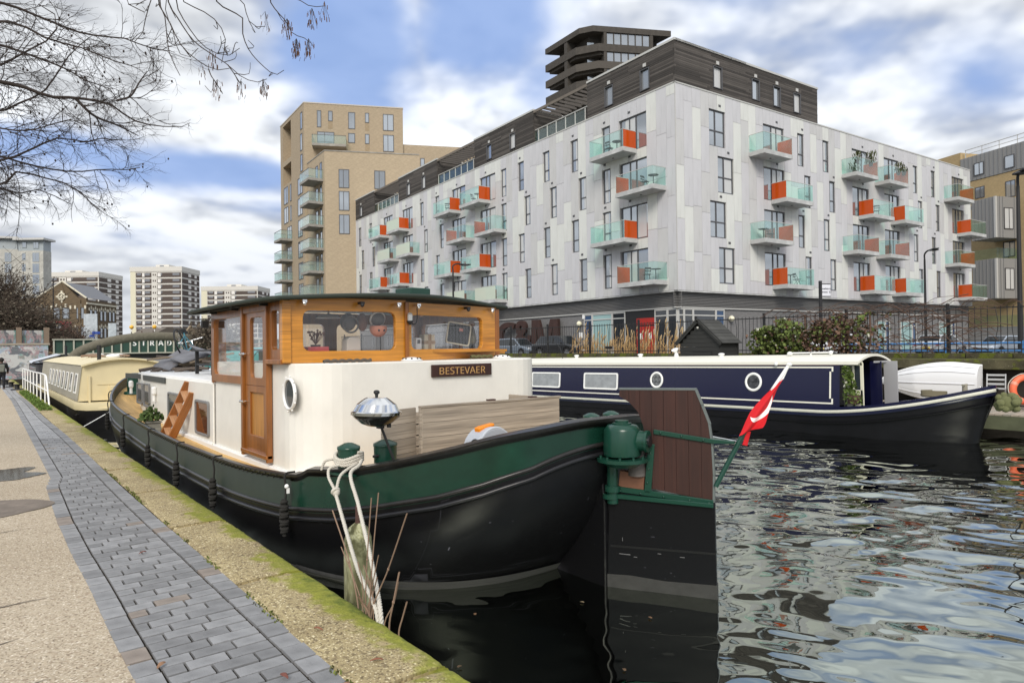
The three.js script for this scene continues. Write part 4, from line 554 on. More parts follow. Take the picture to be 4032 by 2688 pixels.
// things inside the wheelhouse
{
  const grayP = mat({ color: lin(.09, .09, .09), roughness: .6 });
  solo('black_hat', [sph(.10, 3.59, 2.03, -7.74, 1, 1.1, .8), new THREE.TorusGeometry(.10, .012, 6, 20).translate(3.59, 2.0, -7.66)], grayP, 'dark round hat hanging in the left wheelhouse window', 'hat');
  solo('brown_bag', sph(.075, 3.77, 2.03, -7.72, .9, 1.5, .7), mat({ color: lin(.18, .10, .075), roughness: .9 }), 'brown leather bag hanging between the hats in the wheelhouse', 'bag');
  { const c = thing('white_helmet', 'white rimmed grey helmet hanging above the copper bowl', 'helmet', null, [3.97, 2.07, -7.7]); part(c, 'shell', sph(.095, 0, 0, 0, 1, .9, .8), mat({ color: lin(.16, .16, .16), roughness: .5 })); part(c, 'rim', new THREE.TorusGeometry(.095, .014, 8, 22).rotateX(.35), M.whitePlain); }
  { const c = thing('copper_bowl', 'copper coloured hanging bowl with two dark holes in the wheelhouse window', 'bowl', null, [3.955, 1.955, -7.65]); part(c, 'bowl', new THREE.SphereGeometry(.11, 18, 10, 0, Math.PI * 2, Math.PI * .42, Math.PI * .58), mat({ color: lin(.62, .25, .16), roughness: .55, side: THREE.DoubleSide })); for (const x of [-.045, .025]) part(c, 'hole', sph(.014, x, -.03, .103, 1, 1, .5, 8), M.black); }
  { const c = thing('ceiling_lamp', 'flat white lamp under the wheelhouse ceiling', 'lamp', null, [3.54, 2.12, -8.2]); part(c, 'shade', lathe([[0, .04], [.11, .01], [.16, -.02], [.15, -.025], [0, -.02]], 20), M.whitePlain); part(c, 'stem', cyl(.012, .012, .12, 0, .09, 0, 8), M.chrome); }
  { const c = thing('bread_bin', 'white rounded bread bin on the helm shelf', 'bread bin', null, [3.66, 1.675, -7.8]); part(c, 'body', (() => { const q = extr([[-.09, 0], [.09, 0], [.09, .12], ...[...Array(9)].map((_, i) => [.09 * Math.cos(i / 8 * Math.PI), .12 + .06 * Math.sin(i / 8 * Math.PI)]), [-.09, .12]], .14, .008); q.translate(0, 0, -.07); return q; })(), mat({ color: lin(.62, .60, .55), roughness: .5 })); part(c, 'window', rbx(.1, .05, .004, .01, 0, .075, .072), grayP); }
  { const c = thing('parcel', 'cream parcel tied with brown paper tape in the right wheelhouse window', 'parcel', null, [4.83, 1.675, -7.93]); part(c, 'carton', rbx(.17, .21, .14, .012, 0, .105, 0), mat({ color: lin(.72, .66, .50), roughness: .8 })); part(c, 'tape', [bx(.05, .213, .145, 0, .105, 0), bx(.175, .045, .146, 0, .10, 0)], mat({ color: lin(.42, .30, .19), roughness: .8 })); }
  { const c = thing('desk_phone', 'small white instrument beside the parcel', 'instrument', null, [4.6, 1.675, -7.8]); part(c, 'case', rbx(.09, .16, .08, .012, 0, .08, 0), M.whitePlain); part(c, 'screen', bx(.045, .05, .004, 0, .11, .042), grayP); }
  { const c = thing('hanging_board', 'black board with a cream rounded frame hanging askew in the wheelhouse', 'board', null, [5.37, 1.895, -7.97]); c.rotation.set(0, -.15, -.16); const s = rrect(0, 0, .37, .31, .04, THREE.Shape); s.holes.push(rrect(0, 0, .335, .275, .03)); part(c, 'frame', new THREE.ExtrudeGeometry(s, { depth: .02, bevelEnabled: false }), mat({ color: lin(.75, .72, .55), roughness: .5 })); part(c, 'panel', bx(.35, .29, .012, 0, 0, .004), mat({ color: lin(.02, .02, .022), roughness: .35 })); part(c, 'sticker', bx(.06, .04, .002, .03, .06, .012), mat({ color: lin(.7, .3, .25) })); part(c, 'cord', [bar([-.1, .155, .01], [0, .25, .01], .003, 4), bar([.1, .155, .01], [0, .25, .01], .003, 4)], M.black); }
  { const c = thing('rag_doll', 'small brown doll hanging beside the black board', 'doll', null, [5.66, 1.90, -8.05]); part(c, 'head', sph(.05, 0, .14, 0), mat({ color: lin(.42, .24, .10), roughness: .9 })); part(c, 'body', [lathe([[0, .10], [.035, .09], [.06, -.02], [.07, -.10], [.05, -.15], [0, -.16]], 10)], mat({ color: lin(.30, .30, .20), roughness: .9, map: rep(T.mottle, 3, 3) })); part(c, 'leg', cyl(.02, .02, .12, -.025, -.2, 0, 8), M.black); part(c, 'leg', cyl(.02, .02, .12, .025, -.2, 0, 8), M.black); }
  { const c = thing('potted_twigs', 'dark pot of dried flowers on the left of the helm shelf', 'plant', null, [3.2, 1.675, -7.8]); part(c, 'pot', lathe([[0, 0], [.05, 0], [.06, .08], [.055, .08]], 12), mat({ color: lin(.05, .03, .025), roughness: .6 })); const r = rng(3), q = []; for (let i = 0; i < 26; i++) { const a = rr(0, 6.3, r), e = rr(.03, .12, r), y = rr(.14, .26, r); q.push(bar([0, .08, 0], [e * Math.cos(a), y, e * Math.sin(a)], .003, 4), sph(.014, e * Math.cos(a), y, e * Math.sin(a), 1, 1, 1, 5)); } part(c, 'flowers', q, mat({ color: lin(.16, .06, .03), roughness: .9 })); }
  solo('book_stack', [rbx(.26, .03, .16, .004, 3.12, 1.69, -7.6), rbx(.25, .025, .15, .004, 3.13, 1.718, -7.61)], mat({ color: lin(.40, .05, .05), roughness: .6 }), 'two red books lying in the left corner of the wheelhouse window', 'books');
}

{ // flecks of leaf litter afloat by the stern
  const r = rng(99), lm = [lin(.16, .09, .045), lin(.22, .17, .10), lin(.10, .06, .03)].map((c) => mat({ color: c, roughness: .9, side: THREE.DoubleSide }));
  for (let i = 0; i < 6; i++) { const g = grid(3, 2, (u, v) => [(u - .5) * .035, .004 * Math.sin(u * 3.1), (v - .5) * .024 * (1.1 - Math.abs(u - .5))]); g.rotateY(rr(0, 6, r)); const o = solo('floating_leaf', g, lm[i % 3], 'small dead leaf floating on the dark water by the barge stern', 'leaf', 'leaves floating by the stern'); o.position.set(rr(2.3, 4.6, r), WATER + .012, rr(-4.6, -2.6, r)); }
}
// ---------------------------------------------------------------- buildings
const frame = (o, ang, flip = 1) => { const a = ang * DEG; return { o, d: [Math.sin(a), -Math.cos(a)], n: [flip * Math.cos(a), flip * Math.sin(a)] }; };   // ang from -z toward +x
function fb(F, s0, s1, y0, y1, o0, o1) { const c = (s0 + s1) / 2, o = (o0 + o1) / 2; return bx(Math.abs(s1 - s0), y1 - y0, Math.abs(o1 - o0), F.o[0] + F.d[0] * c + F.n[0] * o, (y0 + y1) / 2, F.o[1] + F.d[1] * c + F.n[1] * o, -Math.atan2(F.d[1], F.d[0])); }
const fp = (F, s, y, o) => [F.o[0] + F.d[0] * s + F.n[0] * o, y, F.o[1] + F.d[1] * s + F.n[1] * o];
const MB = {
  panelA: mat({ color: lin(.74, .755, .72), roughness: .6, map: rep(T.panel, .5, .25) }), panelB: mat({ color: lin(.635, .635, .655), roughness: .6, map: rep(T.panel, .45, .22) }), panelC: mat({ color: lin(.61, .61, .605), roughness: .6, map: rep(T.panel, .4, .28) }),
  core: mat({ color: lin(.20, .20, .205), roughness: .8 }), frame: mat({ color: lin(.075, .075, .08), roughness: .5 }), slab: mat({ color: lin(.62, .63, .62), roughness: .6, map: rep(T.mottle, .3, .3) }), soffit: mat({ color: lin(.42, .41, .39), roughness: .8 }),
  pane: mat({ color: lin(.42, .45, .48), roughness: .04, metalness: .72 }), blind: mat({ color: lin(.55, .56, .56), roughness: .35 }),
  glass: new THREE.MeshPhysicalMaterial({ color: lin(.84, .965, .935), roughness: .03, transmission: 1, thickness: 0, ior: 1.5 }), frosted: new THREE.MeshPhysicalMaterial({ color: lin(.80, .87, .76), roughness: .5, transmission: .45, thickness: 0 }), orange: new THREE.MeshPhysicalMaterial({ color: lin(.68, .105, .006), roughness: .12, transmission: .35, thickness: 0 }),
  wood: [.075, .10, .055, .125].map((v) => mat({ color: lin(v * 1.12, v, v * .9), roughness: .9, map: rep(T.woodx, .4, 2) })), trim: mat({ color: lin(.5, .5, .48), roughness: .6 }),
  greyBrick: mat({ color: lin(.23, .227, .227), roughness: .85, map: rep(T.brick, .55, .55) }), slat: mat({ color: lin(.15, .147, .142), roughness: .5 }),
};
{
  const K = [34.235, -26.435], FL = frame(K, 4.5, -1), FR = frame(K, 94.5, -1); FR.n = [-Math.sin(4.5 * DEG), Math.cos(4.5 * DEG)];
  FL.n = [-Math.cos(4.5 * DEG), -Math.sin(4.5 * DEG)];
  const B = thing('apartment_building', 'long white panelled apartment block with orange and glass balconies and dark timber top storey', 'building');
  const LEN = { L: 63.1, R: 40.8 }, tops = [8.05, 11.03, 14.02, 17.0];
  const core = (y0, y1, i) => { const P = [[i, i], [LEN.R - .05, i], [LEN.R - .05, 22], [22, 22], [22, LEN.L - .05], [i, LEN.L - .05]]; const a = -4.5 * DEG; const pts = P.map(([x, z]) => [K[0] + x * FR.d[0] + z * FL.d[0], K[1] + x * FR.d[1] + z * FL.d[1]]); const g = extr(pts.map(([x, z]) => [x, -z]), y1 - y0); g.rotateX(-Math.PI / 2); g.translate(0, y0, 0); return planar(norm(g)); };
  part(B, 'core_wall', core(5.12, 18.05, .16), MB.core); part(B, 'ground_floor_wall', core(-.2, 5.12, .36), MB.greyBrick); part(B, 'roof_parapet', core(18.05, 18.16, .06), MB.trim);
  // openings: [face, s0, s1, floor, kind]
  const op = [], r = rng(21);
  const add = (f, s, w, floors, kind) => { for (const k of floors) op.push([f, s, s + w, k, kind]); };
  for (const s of [5.99, 19.06]) add('L', s, .76, [0, 1, 2, 3], 'n');
  for (const s of [9.47, 12.95, 16.43, 31.3, 34.84, 48.83, 52.33, 55.85]) add('L', s, .75, [1, 3], 'n');
  for (const s of [8.57, 12.08, 15.57, 30.4, 33.98, 47.98, 51.46, 54.95]) add('L', s, .75, [0, 2], 'n');
  for (const s of [2.48, 20.8, 26.08, 37.41, 42.68, 58.49]) add('L', s, 2.48, [0, 1, 2, 3], 'd');
  add('R', 3.17, 1.57, [1, 3], 'b'); add('R', 3.98, 1.57, [0, 2], 'b');
  for (const s of [8.85, 20.11, 24.9, 36.9]) add('R', s, 2.34, [0, 1, 2, 3], 'd');
  for (const s of [12.87, 16.1, 29.74, 32.96]) add('R', s, .75, [1, 3], 'n'); for (const s of [13.68, 16.9, 30.57, 33.76]) add('R', s, .75, [0, 2], 'n');
  const FF = { L: FL, R: FR };
  for (const [f, s0, s1, k, kind] of op) {
    const F = FF[f], y1 = tops[k], y0 = y1 - (kind === 'd' ? 2.28 : 2.36), fr = [], t = .055, o0 = -.13, o1 = -.07;
    fr.push(fb(F, s0, s1, y0, y0 + t, o0, o1), fb(F, s0, s1, y1 - t, y1, o0, o1), fb(F, s0, s0 + t, y0 + t, y1 - t, o0, o1), fb(F, s1 - t, s1, y0 + t, y1 - t, o0, o1));
    const w = s1 - s0, v = kind === 'd' ? [.42, .66] : kind === 'b' ? [.42] : [], far = (F === FL ? s0 : s0) > 0;
    for (const q of v) { const x = s0 + w * q; fr.push(fb(F, x - .04, x + .04, y0 + t, y1 - t, o0, o1 - .002)); }
    if (kind !== 'd') { const ym = y0 + (kind === 'b' ? 1.02 : .88); fr.push(fb(F, s0 + t, s1 - t, ym - .04, ym + .04, o0, o1 - .004)); if (kind === 'n') fr.push(fb(F, s0 + t, s0 + t + .08, y0 + t, y1 - t, o0, o1 - .006)); }
    const wn = part(B, kind === 'd' ? 'balcony_door' : 'window', fr, MB.frame);
    part(wn, 'pane', fb(F, s0 + .02, s1 - .02, y0 + .02, y1 - .02, -.15, -.115), MB.pane);
    if (r() < .6) { const a = r() < .5 ? .08 : .45; part(wn, 'blind', fb(F, s0 + w * a, s0 + w * (a + rr(.3, .5, r)), y0 + .1, y1 - .1, -.113, -.108), MB.blind); }
    if (kind !== 'n' || r() < .6) part(B, 'vent', fb(F, s0 + w * .6, s0 + w * .6 + .22, y1 + .28, y1 + .42, -.01, .02), MB.frame);
  }
  // cladding panels in columns, cut round the openings
  const all = [];
  for (const f of ['L', 'R']) {
    const F = FF[f], mod = f === 'L' ? .872 : .805, cols = [[0, .748]]; for (let s = .748; s < LEN[f] - .1; s += mod) cols.push([s, Math.min(s + mod, LEN[f])]);
    let last = -1; cols.forEach(([a, b], ci) => {
      const cuts = op.filter((o) => o[0] === f && o[1] < b - .12 && o[2] > a + .12).map((o) => [tops[o[3]] - (o[4] === 'd' ? 2.29 : 2.37), tops[o[3]] + .01]).sort((p, q) => p[0] - q[0]);
      let y = 5.12; const free = []; for (const [c, d] of cuts) { if (c > y + .02) free.push([y, c]); y = Math.max(y, d); } if (y < 18.04) free.push([y, 18.04]);
      for (const [p, q] of free) { let u = p; let first = p === 5.12 ? rr(.7, 3.4, r) : 9; while (u < q - .01) { let v = Math.min(q, u + first); first = rr(2.6, 3.7, r); if (q - v < .5) v = q; let k; do { k = r() < .3 ? 0 : r() < .72 ? 1 : 2; } while (k === last && r() < .6); last = k; const c = fp(F, (a + b) / 2, (u + v) / 2, 0); all.push([Math.hypot(c[0], c[2]) / Math.sqrt(v - u), F, a, b, u, v, k]); u = v; } }
    });
  }
  all.sort((p, q) => p[0] - q[0]); const rest = [[], [], []], pm = [MB.panelA, MB.panelB, MB.panelC];
  all.forEach(([, F, a, b, u, v, k], i) => { const g = fb(F, a + .008, b - .008, u + .008, v - .008, -.15, rr(-.003, .003, r)); if (i < 300) part(B, 'cladding_panel', g, pm[k]); else rest[k].push(g); });
  rest.forEach((l, k) => { if (l.length) part(B, 'cladding_panels', l, pm[k]).userData.kind = 'stuff'; });
  part(B, 'corner_trim', fb(FL, -.02, .03, 5.12, 18.04, -.03, .015), MB.trim);
  for (const F of [FL, FR]) { const l = F === FL ? LEN.L : LEN.R; part(B, 'edge_trim', fb(F, -.03, l, 18.04, 18.13, -.16, .03), MB.trim); part(B, 'edge_trim', fb(F, -.0, l, 5.03, 5.115, -.3, .0), MB.slab); }
  // balconies
  const bal = (f, s0, s1, k, orangeAt) => {
    const F = FF[f], y = tops[k] - 2.26, d = 1.22, b = sub(B, 'balcony');
    part(b, 'slab', [fb(F, s0, s1, y - .29, y, .01, d)], MB.slab); part(b, 'drain', fb(F, (s0 + s1) / 2 - .05, (s0 + s1) / 2 + .05, y - .33, y - .291, .5, .6), MB.frame);
    part(b, 'glass_panel', fb(F, s0 + .02, s1 - .02, y + .01, y + 1.13, d - .05, d - .03), r() < .16 ? MB.frosted : MB.glass);
    for (const e of [0, 1]) { const s = e ? s1 : s0, i = e ? -1 : 1; part(b, orangeAt === e ? 'orange_panel' : 'glass_panel', fb(F, s + i * .02, s + i * .04, y + .01, y + 1.13, .04, d - .055), orangeAt === e ? MB.orange : MB.glass); }
    part(b, 'handrail', [fb(F, s0 + .01, s1 - .01, y + 1.13, y + 1.165, d - .06, d - .02), fb(F, s0 + .01, s0 + .045, y + 1.13, y + 1.165, .02, d - .06), fb(F, s1 - .045, s1 - .01, y + 1.13, y + 1.165, .02, d - .06)], MB.trim);
  };
  for (const k of [1, 3]) { for (const [a, b] of [[3.41, 6.8], [21.65, 25.1], [26.94, 30.3], [38.31, 41.65], [43.54, 46.9], [59.45, 62.87]]) bal('L', a, b, k, 0); for (const [a, b] of [[7.21, 10.4], [18.54, 21.7], [23.39, 26.5], [35.36, 38.55]]) bal('R', a, b, k, 1); }
  for (const k of [0, 2]) { for (const [a, b] of [[.82, 4.2], [19.14, 22.54], [24.4, 27.77], [35.73, 39.15], [40.95, 44.3], [56.82, 60.1]]) bal('L', a, b, k, 1); for (const [a, b] of [[9.61, 12.78], [20.9, 24.05], [25.8, 28.93], [37.83, 41.0]]) bal('R', a, b, k, 0); }
  // timber clad top storey: board courses
  const y0 = 18.17, y1 = 20.72; let nb = 0; const restB = [[], [], [], []];
  const block = (F, s0, s1, wins, depthEnd) => {
    for (let y = y0, j = 0; y < y1 - .02; y += .128, j++) { const cuts = [[s0, s0]]; for (const [a, b, c, d] of wins) if (y + .128 > c && y < d) cuts.push([a, b]); cuts.push([s1, s1]); for (let i = 0; i + 1 < cuts.length; i++) { let a = cuts[i][1]; const e = cuts[i + 1][0]; while (a < e - .02) { const b = Math.min(e, a + rr(2.2, 4.8, r)); const k = Math.floor(r() * 4), g = fb(F, a + .004, b - .004, y + .007, Math.min(y1, y + .128), -.14, rr(-.006, .006, r)); if (nb++ < 290) part(B, 'board', g, MB.wood[k]); else restB[k].push(g); a = b; } } }
    for (const [a, b, c, d] of wins) { const w = part(B, 'window', [fb(F, a - .03, a + .05, c, d, -.12, .04), fb(F, b - .05, b + .03, c, d, -.12, .04), fb(F, a + .05, b - .05, c, c + .05, -.12, .06), fb(F, a + .05, b - .05, d - .05, d, -.12, .05)], MB.frame); part(w, 'pane', fb(F, a, b, c, d, -.13, -.09), r() < .5 ? MB.blind : MB.pane); part(B, 'vent', fb(F, (a + b) / 2 - .13, (a + b) / 2 + .13, d + .12, d + .34, .0, .05), MB.trim); }
  };
  const blkL = [[0, 8.35], [15, 24.3], [31.67, 40.87], [48, 61.5]], boxAt = (s0, s1, depth) => fb(FL, s0 + .01, s1 - .01, y0, y1 - .03, -depth, -.15);
  part(B, 'top_storey', merge([fb(FR, .16, 15.4, y0, y1 - .04, -8.3, -.15)]), MB.core);
  blkL.forEach(([a, b], i) => { if (i) part(B, 'top_storey', boxAt(a, b, 7), MB.core); block(FL, a, b, i === 0 ? [[2.16, 2.97, 18.37, 19.77], [5.61, 6.42, 18.37, 19.77]] : [[a + (b - a) * .28, a + (b - a) * .28 + .8, 18.37, 19.7], [a + (b - a) * .68, a + (b - a) * .68 + .8, 18.37, 19.7]]); part(B, 'roof_edge', fb(FL, a - .05, b + .02, y1 - .02, y1 + .12, -7, .05), MB.trim); if (i) { block({ o: [FL.o[0] + FL.d[0] * a, FL.o[1] + FL.d[1] * a], d: FR.d, n: FR.n }, 0.1, 2.6, []); } });
  block(FR, 0, 15.45, [[3.64, 4.49, 18.45, 19.9], [7.63, 8.45, 18.45, 19.9], [10.03, 10.85, 18.45, 19.9], [12.43, 13.27, 18.45, 19.9]]);
  part(B, 'roof_edge', fb(FR, .06, 15.5, y1 - .02, y1 + .12, -8.3, .05), MB.trim);
  restB.forEach((l, k) => { if (l.length) part(B, 'boards', l, MB.wood[k]).userData.kind = 'stuff'; });
  // roof terraces with pergola and glass rail
  for (const [a, b] of [[8.35, 15], [24.3, 31.67], [40.87, 48]]) {
    part(B, 'terrace_wall', fb(FL, a - .1, b + .1, y0, y1 - .2, -3, -2.5), MB.wood[2]);
    for (let s = a + .5; s < b; s += .62) part(B, 'pergola_beam', fb(FL, s, s + .09, y1 - .2, y1 - .02, -2.5, -.1), MB.wood[3]); part(B, 'pergola_edge', fb(FL, a, b, y1 - .22, y1 - .0, -.1, .0), mat({ color: lin(.22, .19, .16), roughness: .9, map: rep(T.woodx, .5, 2) }));
    for (let s = a + .4; s < b; s += 1.15) { part(B, 'rail_post', fb(FL, s, s + .06, y0, y0 + .95, -.2, -.14), MB.trim); part(B, 'glass_panel', fb(FL, s + .09, Math.min(s + 1.12, b), y0 + .08, y0 + .85, -.185, -.165), MB.glass); } part(B, 'handrail', fb(FL, a, b, y0 + .95, y0 + 1.0, -.22, -.12), MB.trim);
  }
  // ground floor: louvre band, glazing, entrance
  for (const F of [FL, FR]) { const l = F === FL ? LEN.L : LEN.R; for (let y = 4.14; y < 5.0; y += .1) part(B, 'louvre', fb(F, -.0 - .02, l - .3, y, y + .06, -.36, -.30), MB.slat); part(B, 'louvre_sill', fb(F, .02, l - .3, 4.02, 4.1, -.36, -.26), MB.trim); }
  const gf = (F, s0, s1, y0g, y1g, m, name = 'shop_window') => { const w = part(B, name, [fb(F, s0, s0 + .07, y0g, y1g, -.36, -.28), fb(F, s1 - .07, s1, y0g, y1g, -.36, -.28), fb(F, s0 + .07, s1 - .07, y1g - .08, y1g, -.36, -.285), fb(F, s0 + .07, s1 - .07, y1g - .46, y1g - .38, -.36, -.285)], MB.trim); part(w, 'pane', fb(F, s0 + .03, s1 - .03, y0g, y1g - .02, -.355, -.33), m); };
  const blue = new THREE.MeshPhysicalMaterial({ color: lin(.012, .05, .13), roughness: .1, ior: 1.6 }), teal = mat({ color: lin(.30, .46, .46), roughness: .3 }), dk = new THREE.MeshPhysicalMaterial({ color: lin(.03, .035, .042), roughness: .05, ior: 1.7 });
  const red = mat({ color: lin(.42, .02, .012), roughness: .35 });
  gf(FL, 8.47, 9.4, STREET, 4.0, blue); gf(FL, 6.35, 8.46, STREET, 4.0, teal); gf(FL, 5.04, 6.34, STREET, 4.0, dk); gf(FL, 1.17, 2.28, STREET, 4.0, dk); gf(FL, .36, 1.16, STREET, 4.0, dk);
  gf(FR, .36, .87, STREET, 4.0, dk); gf(FR, .88, 1.72, STREET, 4.0, dk); gf(FR, 1.73, 3.92, STREET, 4.0, dk); gf(FR, 3.93, 4.78, STREET, 4.0, blue);
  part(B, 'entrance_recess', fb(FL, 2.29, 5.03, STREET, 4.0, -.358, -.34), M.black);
  for (const [a, b] of [[2.32, 3.1], [3.14, 3.95]]) { const d = part(B, 'entrance_door', [fb(FL, a, b, STREET + .05, 2.95, -.34, -.30)], red); part(d, 'notice', fb(FL, a + .25, a + .5, 2.1, 2.5, -.298, -.294), M.whitePlain); } part(B, 'door_panel', fb(FL, 2.32, 3.95, 3.05, 3.5, -.34, -.31), red);
  for (const [a, b] of [[24.0, 25.3], [27.8, 29.8], [34.6, 37.2]]) { gf(FR, a, b, STREET, 3.5, teal); gf(FR, b + .01, b + .7, STREET, 3.5, blue); }
  const globe = (F, s, y, label) => { const g = thing('globe_lamp', label, 'wall lamp', 'globe lamps on the white building', fp(F, s, y, -.2)); part(g, 'globe', sph(.2, 0, 0, 0), mat({ color: lin(.80, .76, .58), roughness: .4 })); part(g, 'bracket', [bx(.08, .12, .3, .0, -.02, 0), cyl(.1, .1, .04, 0, .2, 0)], MB.trim); };
  globe(FL, 9.83, 3.35, 'cream globe wall lamp between the rusty letters and the glass entrance'); globe(FR, 5.38, 3.4, 'cream globe wall lamp right of the corner glazing above the black shed');
  // rusted steel letters
  const rustM = mat({ color: lin(.055, .026, .021), roughness: .8, map: rep(T.mottle, .6, .6) });
  for (const [ch, s, y, h, w, label] of [['C', 18.95, 2.5, 2.55, 2.25, 'tall rusted steel letter C against the grey brick wall'], ['&', 16.4, 2.55, 2.6, 2.1, 'tall rusted steel ampersand between the letters C and M'], ['M', 13.45, 2.45, 2.75, 2.85, 'tall rusted steel letter M nearest the entrance']]) {
    const g = text3(ch, 2, .28, fontB); g.computeBoundingBox(); const b = g.boundingBox; g.scale(w / (b.max.x - b.min.x), h / (b.max.y - b.min.y), 1); g.translate(0, 0, -.02); g.rotateY(-85.5 * DEG); const p = fp(FL, s, y, .1); g.translate(...p); planar(norm(g)); solo('wall_letter', g, rustM, label, 'letter', 'rusted letters on the grey wall'); }
  solo('wall_sign', fb(FL, 9.3, 9.55, 3.7, 4.0, -.34, -.27), M.whitePlain, 'small white box sign above the left end of the entrance glazing', 'sign'); solo('wall_sign', fb(FL, 9.6, 10.0, 2.3, 2.7, -.358, -.33), M.whitePlain, 'white notice on the grey wall below the globe lamp', 'sign');
  // balcony furniture and plants
  const bm = mat({ color: lin(.035, .035, .035), roughness: .5 });
  const set = (F, s, k, label) => { const y = tops[k] - 2.26, t = thing('balcony_table', 'round table ' + label, 'table', 'tables on balconies', fp(F, s, y, .55)); part(t, 'tabletop', cyl(.33, .33, .03, 0, .72, 0, 16), bm); part(t, 'leg', cyl(.03, .03, .72, 0, .36, 0, 8), bm); part(t, 'foot', cyl(.2, .22, .03, 0, .015, 0, 12), bm);
    const c = thing('balcony_chair', 'folding chair ' + label, 'chair', 'chairs on balconies', fp(F, s + .75, y, .55), rr(0, 3, r)); part(c, 'seat', bx(.4, .03, .4, 0, .45, 0), bm); part(c, 'backrest', [bx(.4, .12, .025, 0, .82, -.2), bx(.4, .06, .025, 0, .64, -.19)], bm); for (const x of [-.17, .17]) { part(c, 'leg', bar([x, 0, .2], [x, .88, -.2], .015), bm); part(c, 'leg', bar([x, 0, -.2], [x, .45, .18], .015), bm); } };
  set(FL, 4.7, 3, 'on the highest left-face balcony nearest the corner'); set(FL, 1.4, 2, 'on the third-floor left-face balcony nearest the corner'); set(FL, 1.3, 0, 'on the lowest left-face balcony nearest the corner'); set(FL, 22.9, 3, 'on the highest balcony in the second left-face stack'); set(FL, 27.8, 3, 'on the highest balcony in the third left-face stack'); set(FR, 10.9, 0, 'on the lowest right-face balcony above the shed'); set(FR, 7.9, 1, 'on the second-floor right-face balcony nearest the corner'); set(FR, 21.8, 2, 'on the third-floor middle balcony of the right face');
  const plant = (F, s, y, o, R, n, label) => { const t = thing('balcony_plant', label, 'plant', 'plants on balconies', fp(F, s, y, o)); part(t, 'pot', lathe([[0, 0], [.12, 0], [.17, .28], [.15, .28]], 12), M.rust); const q = []; for (let i = 0; i < n; i++) { const a = rr(0, 6.28, r), e = rr(0, R, r), h = rr(.28, .3 + R * 1.6, r); const g = new THREE.PlaneGeometry(.05, .3); g.rotateX(rr(-.9, .9, r)); g.rotateY(a); g.translate(e * Math.cos(a), h, e * Math.sin(a)); const v = rr(.5, 1.4, r); tintG(g, .075 * v, .085 * v, .03 * v); q.push(g); } part(t, 'foliage', q, mat({ vertexColors: true, side: THREE.DoubleSide, roughness: .9 })); };
  const yT = tops[3] - 2.26; plant(FR, 21.0, yT + .75, 1.0, .5, 120, 'spiky plant overflowing the top middle balcony'); plant(FR, 19.0, yT + .7, 1.0, .35, 60, 'low plant on the left end of the top middle balcony'); plant(FR, 25.2, yT + .6, 1.0, .4, 70, 'leafy plant on the second top balcony from the right end'); plant(FR, 26.1, yT + .7, 1.0, .3, 50, 'small plant at the right end of the second top balcony'); plant(FR, 19.4, yT, .6, .4, 60, 'plant on the floor of the top middle balcony');
}
// ---------------------------------------------------------------- other towers
function prism(name, poly, y0, y1, m, parent) { const g = extr(poly.map(([x, z]) => [x, -z]), y1 - y0); g.rotateX(-Math.PI / 2); g.translate(0, y0, 0); return part(parent, name, planar(norm(g)), m); }
function winOn(B, F, list, fm, pm, name = 'window', o = 0) { for (const [s0, s1, y0, y1] of list) { const t = .09, w = part(B, name, [fb(F, s0, s1, y0, y0 + t, o - .05, o + .05), fb(F, s0, s1, y1 - t, y1, o - .05, o + .05), fb(F, s0, s0 + t, y0 + t, y1 - t, o - .05, o + .05), fb(F, s1 - t, s1, y0 + t, y1 - t, o - .05, o + .05), ...(s1 - s0 > 1.2 ? [fb(F, s0 + (s1 - s0) * .42, s0 + (s1 - s0) * .42 + .08, y0 + t, y1 - t, o - .05, o + .045)] : [])], fm); part(w, 'pane', fb(F, s0 + .04, s1 - .04, y0 + .04, y1 - .04, o - .02, o + .02), pm); } }
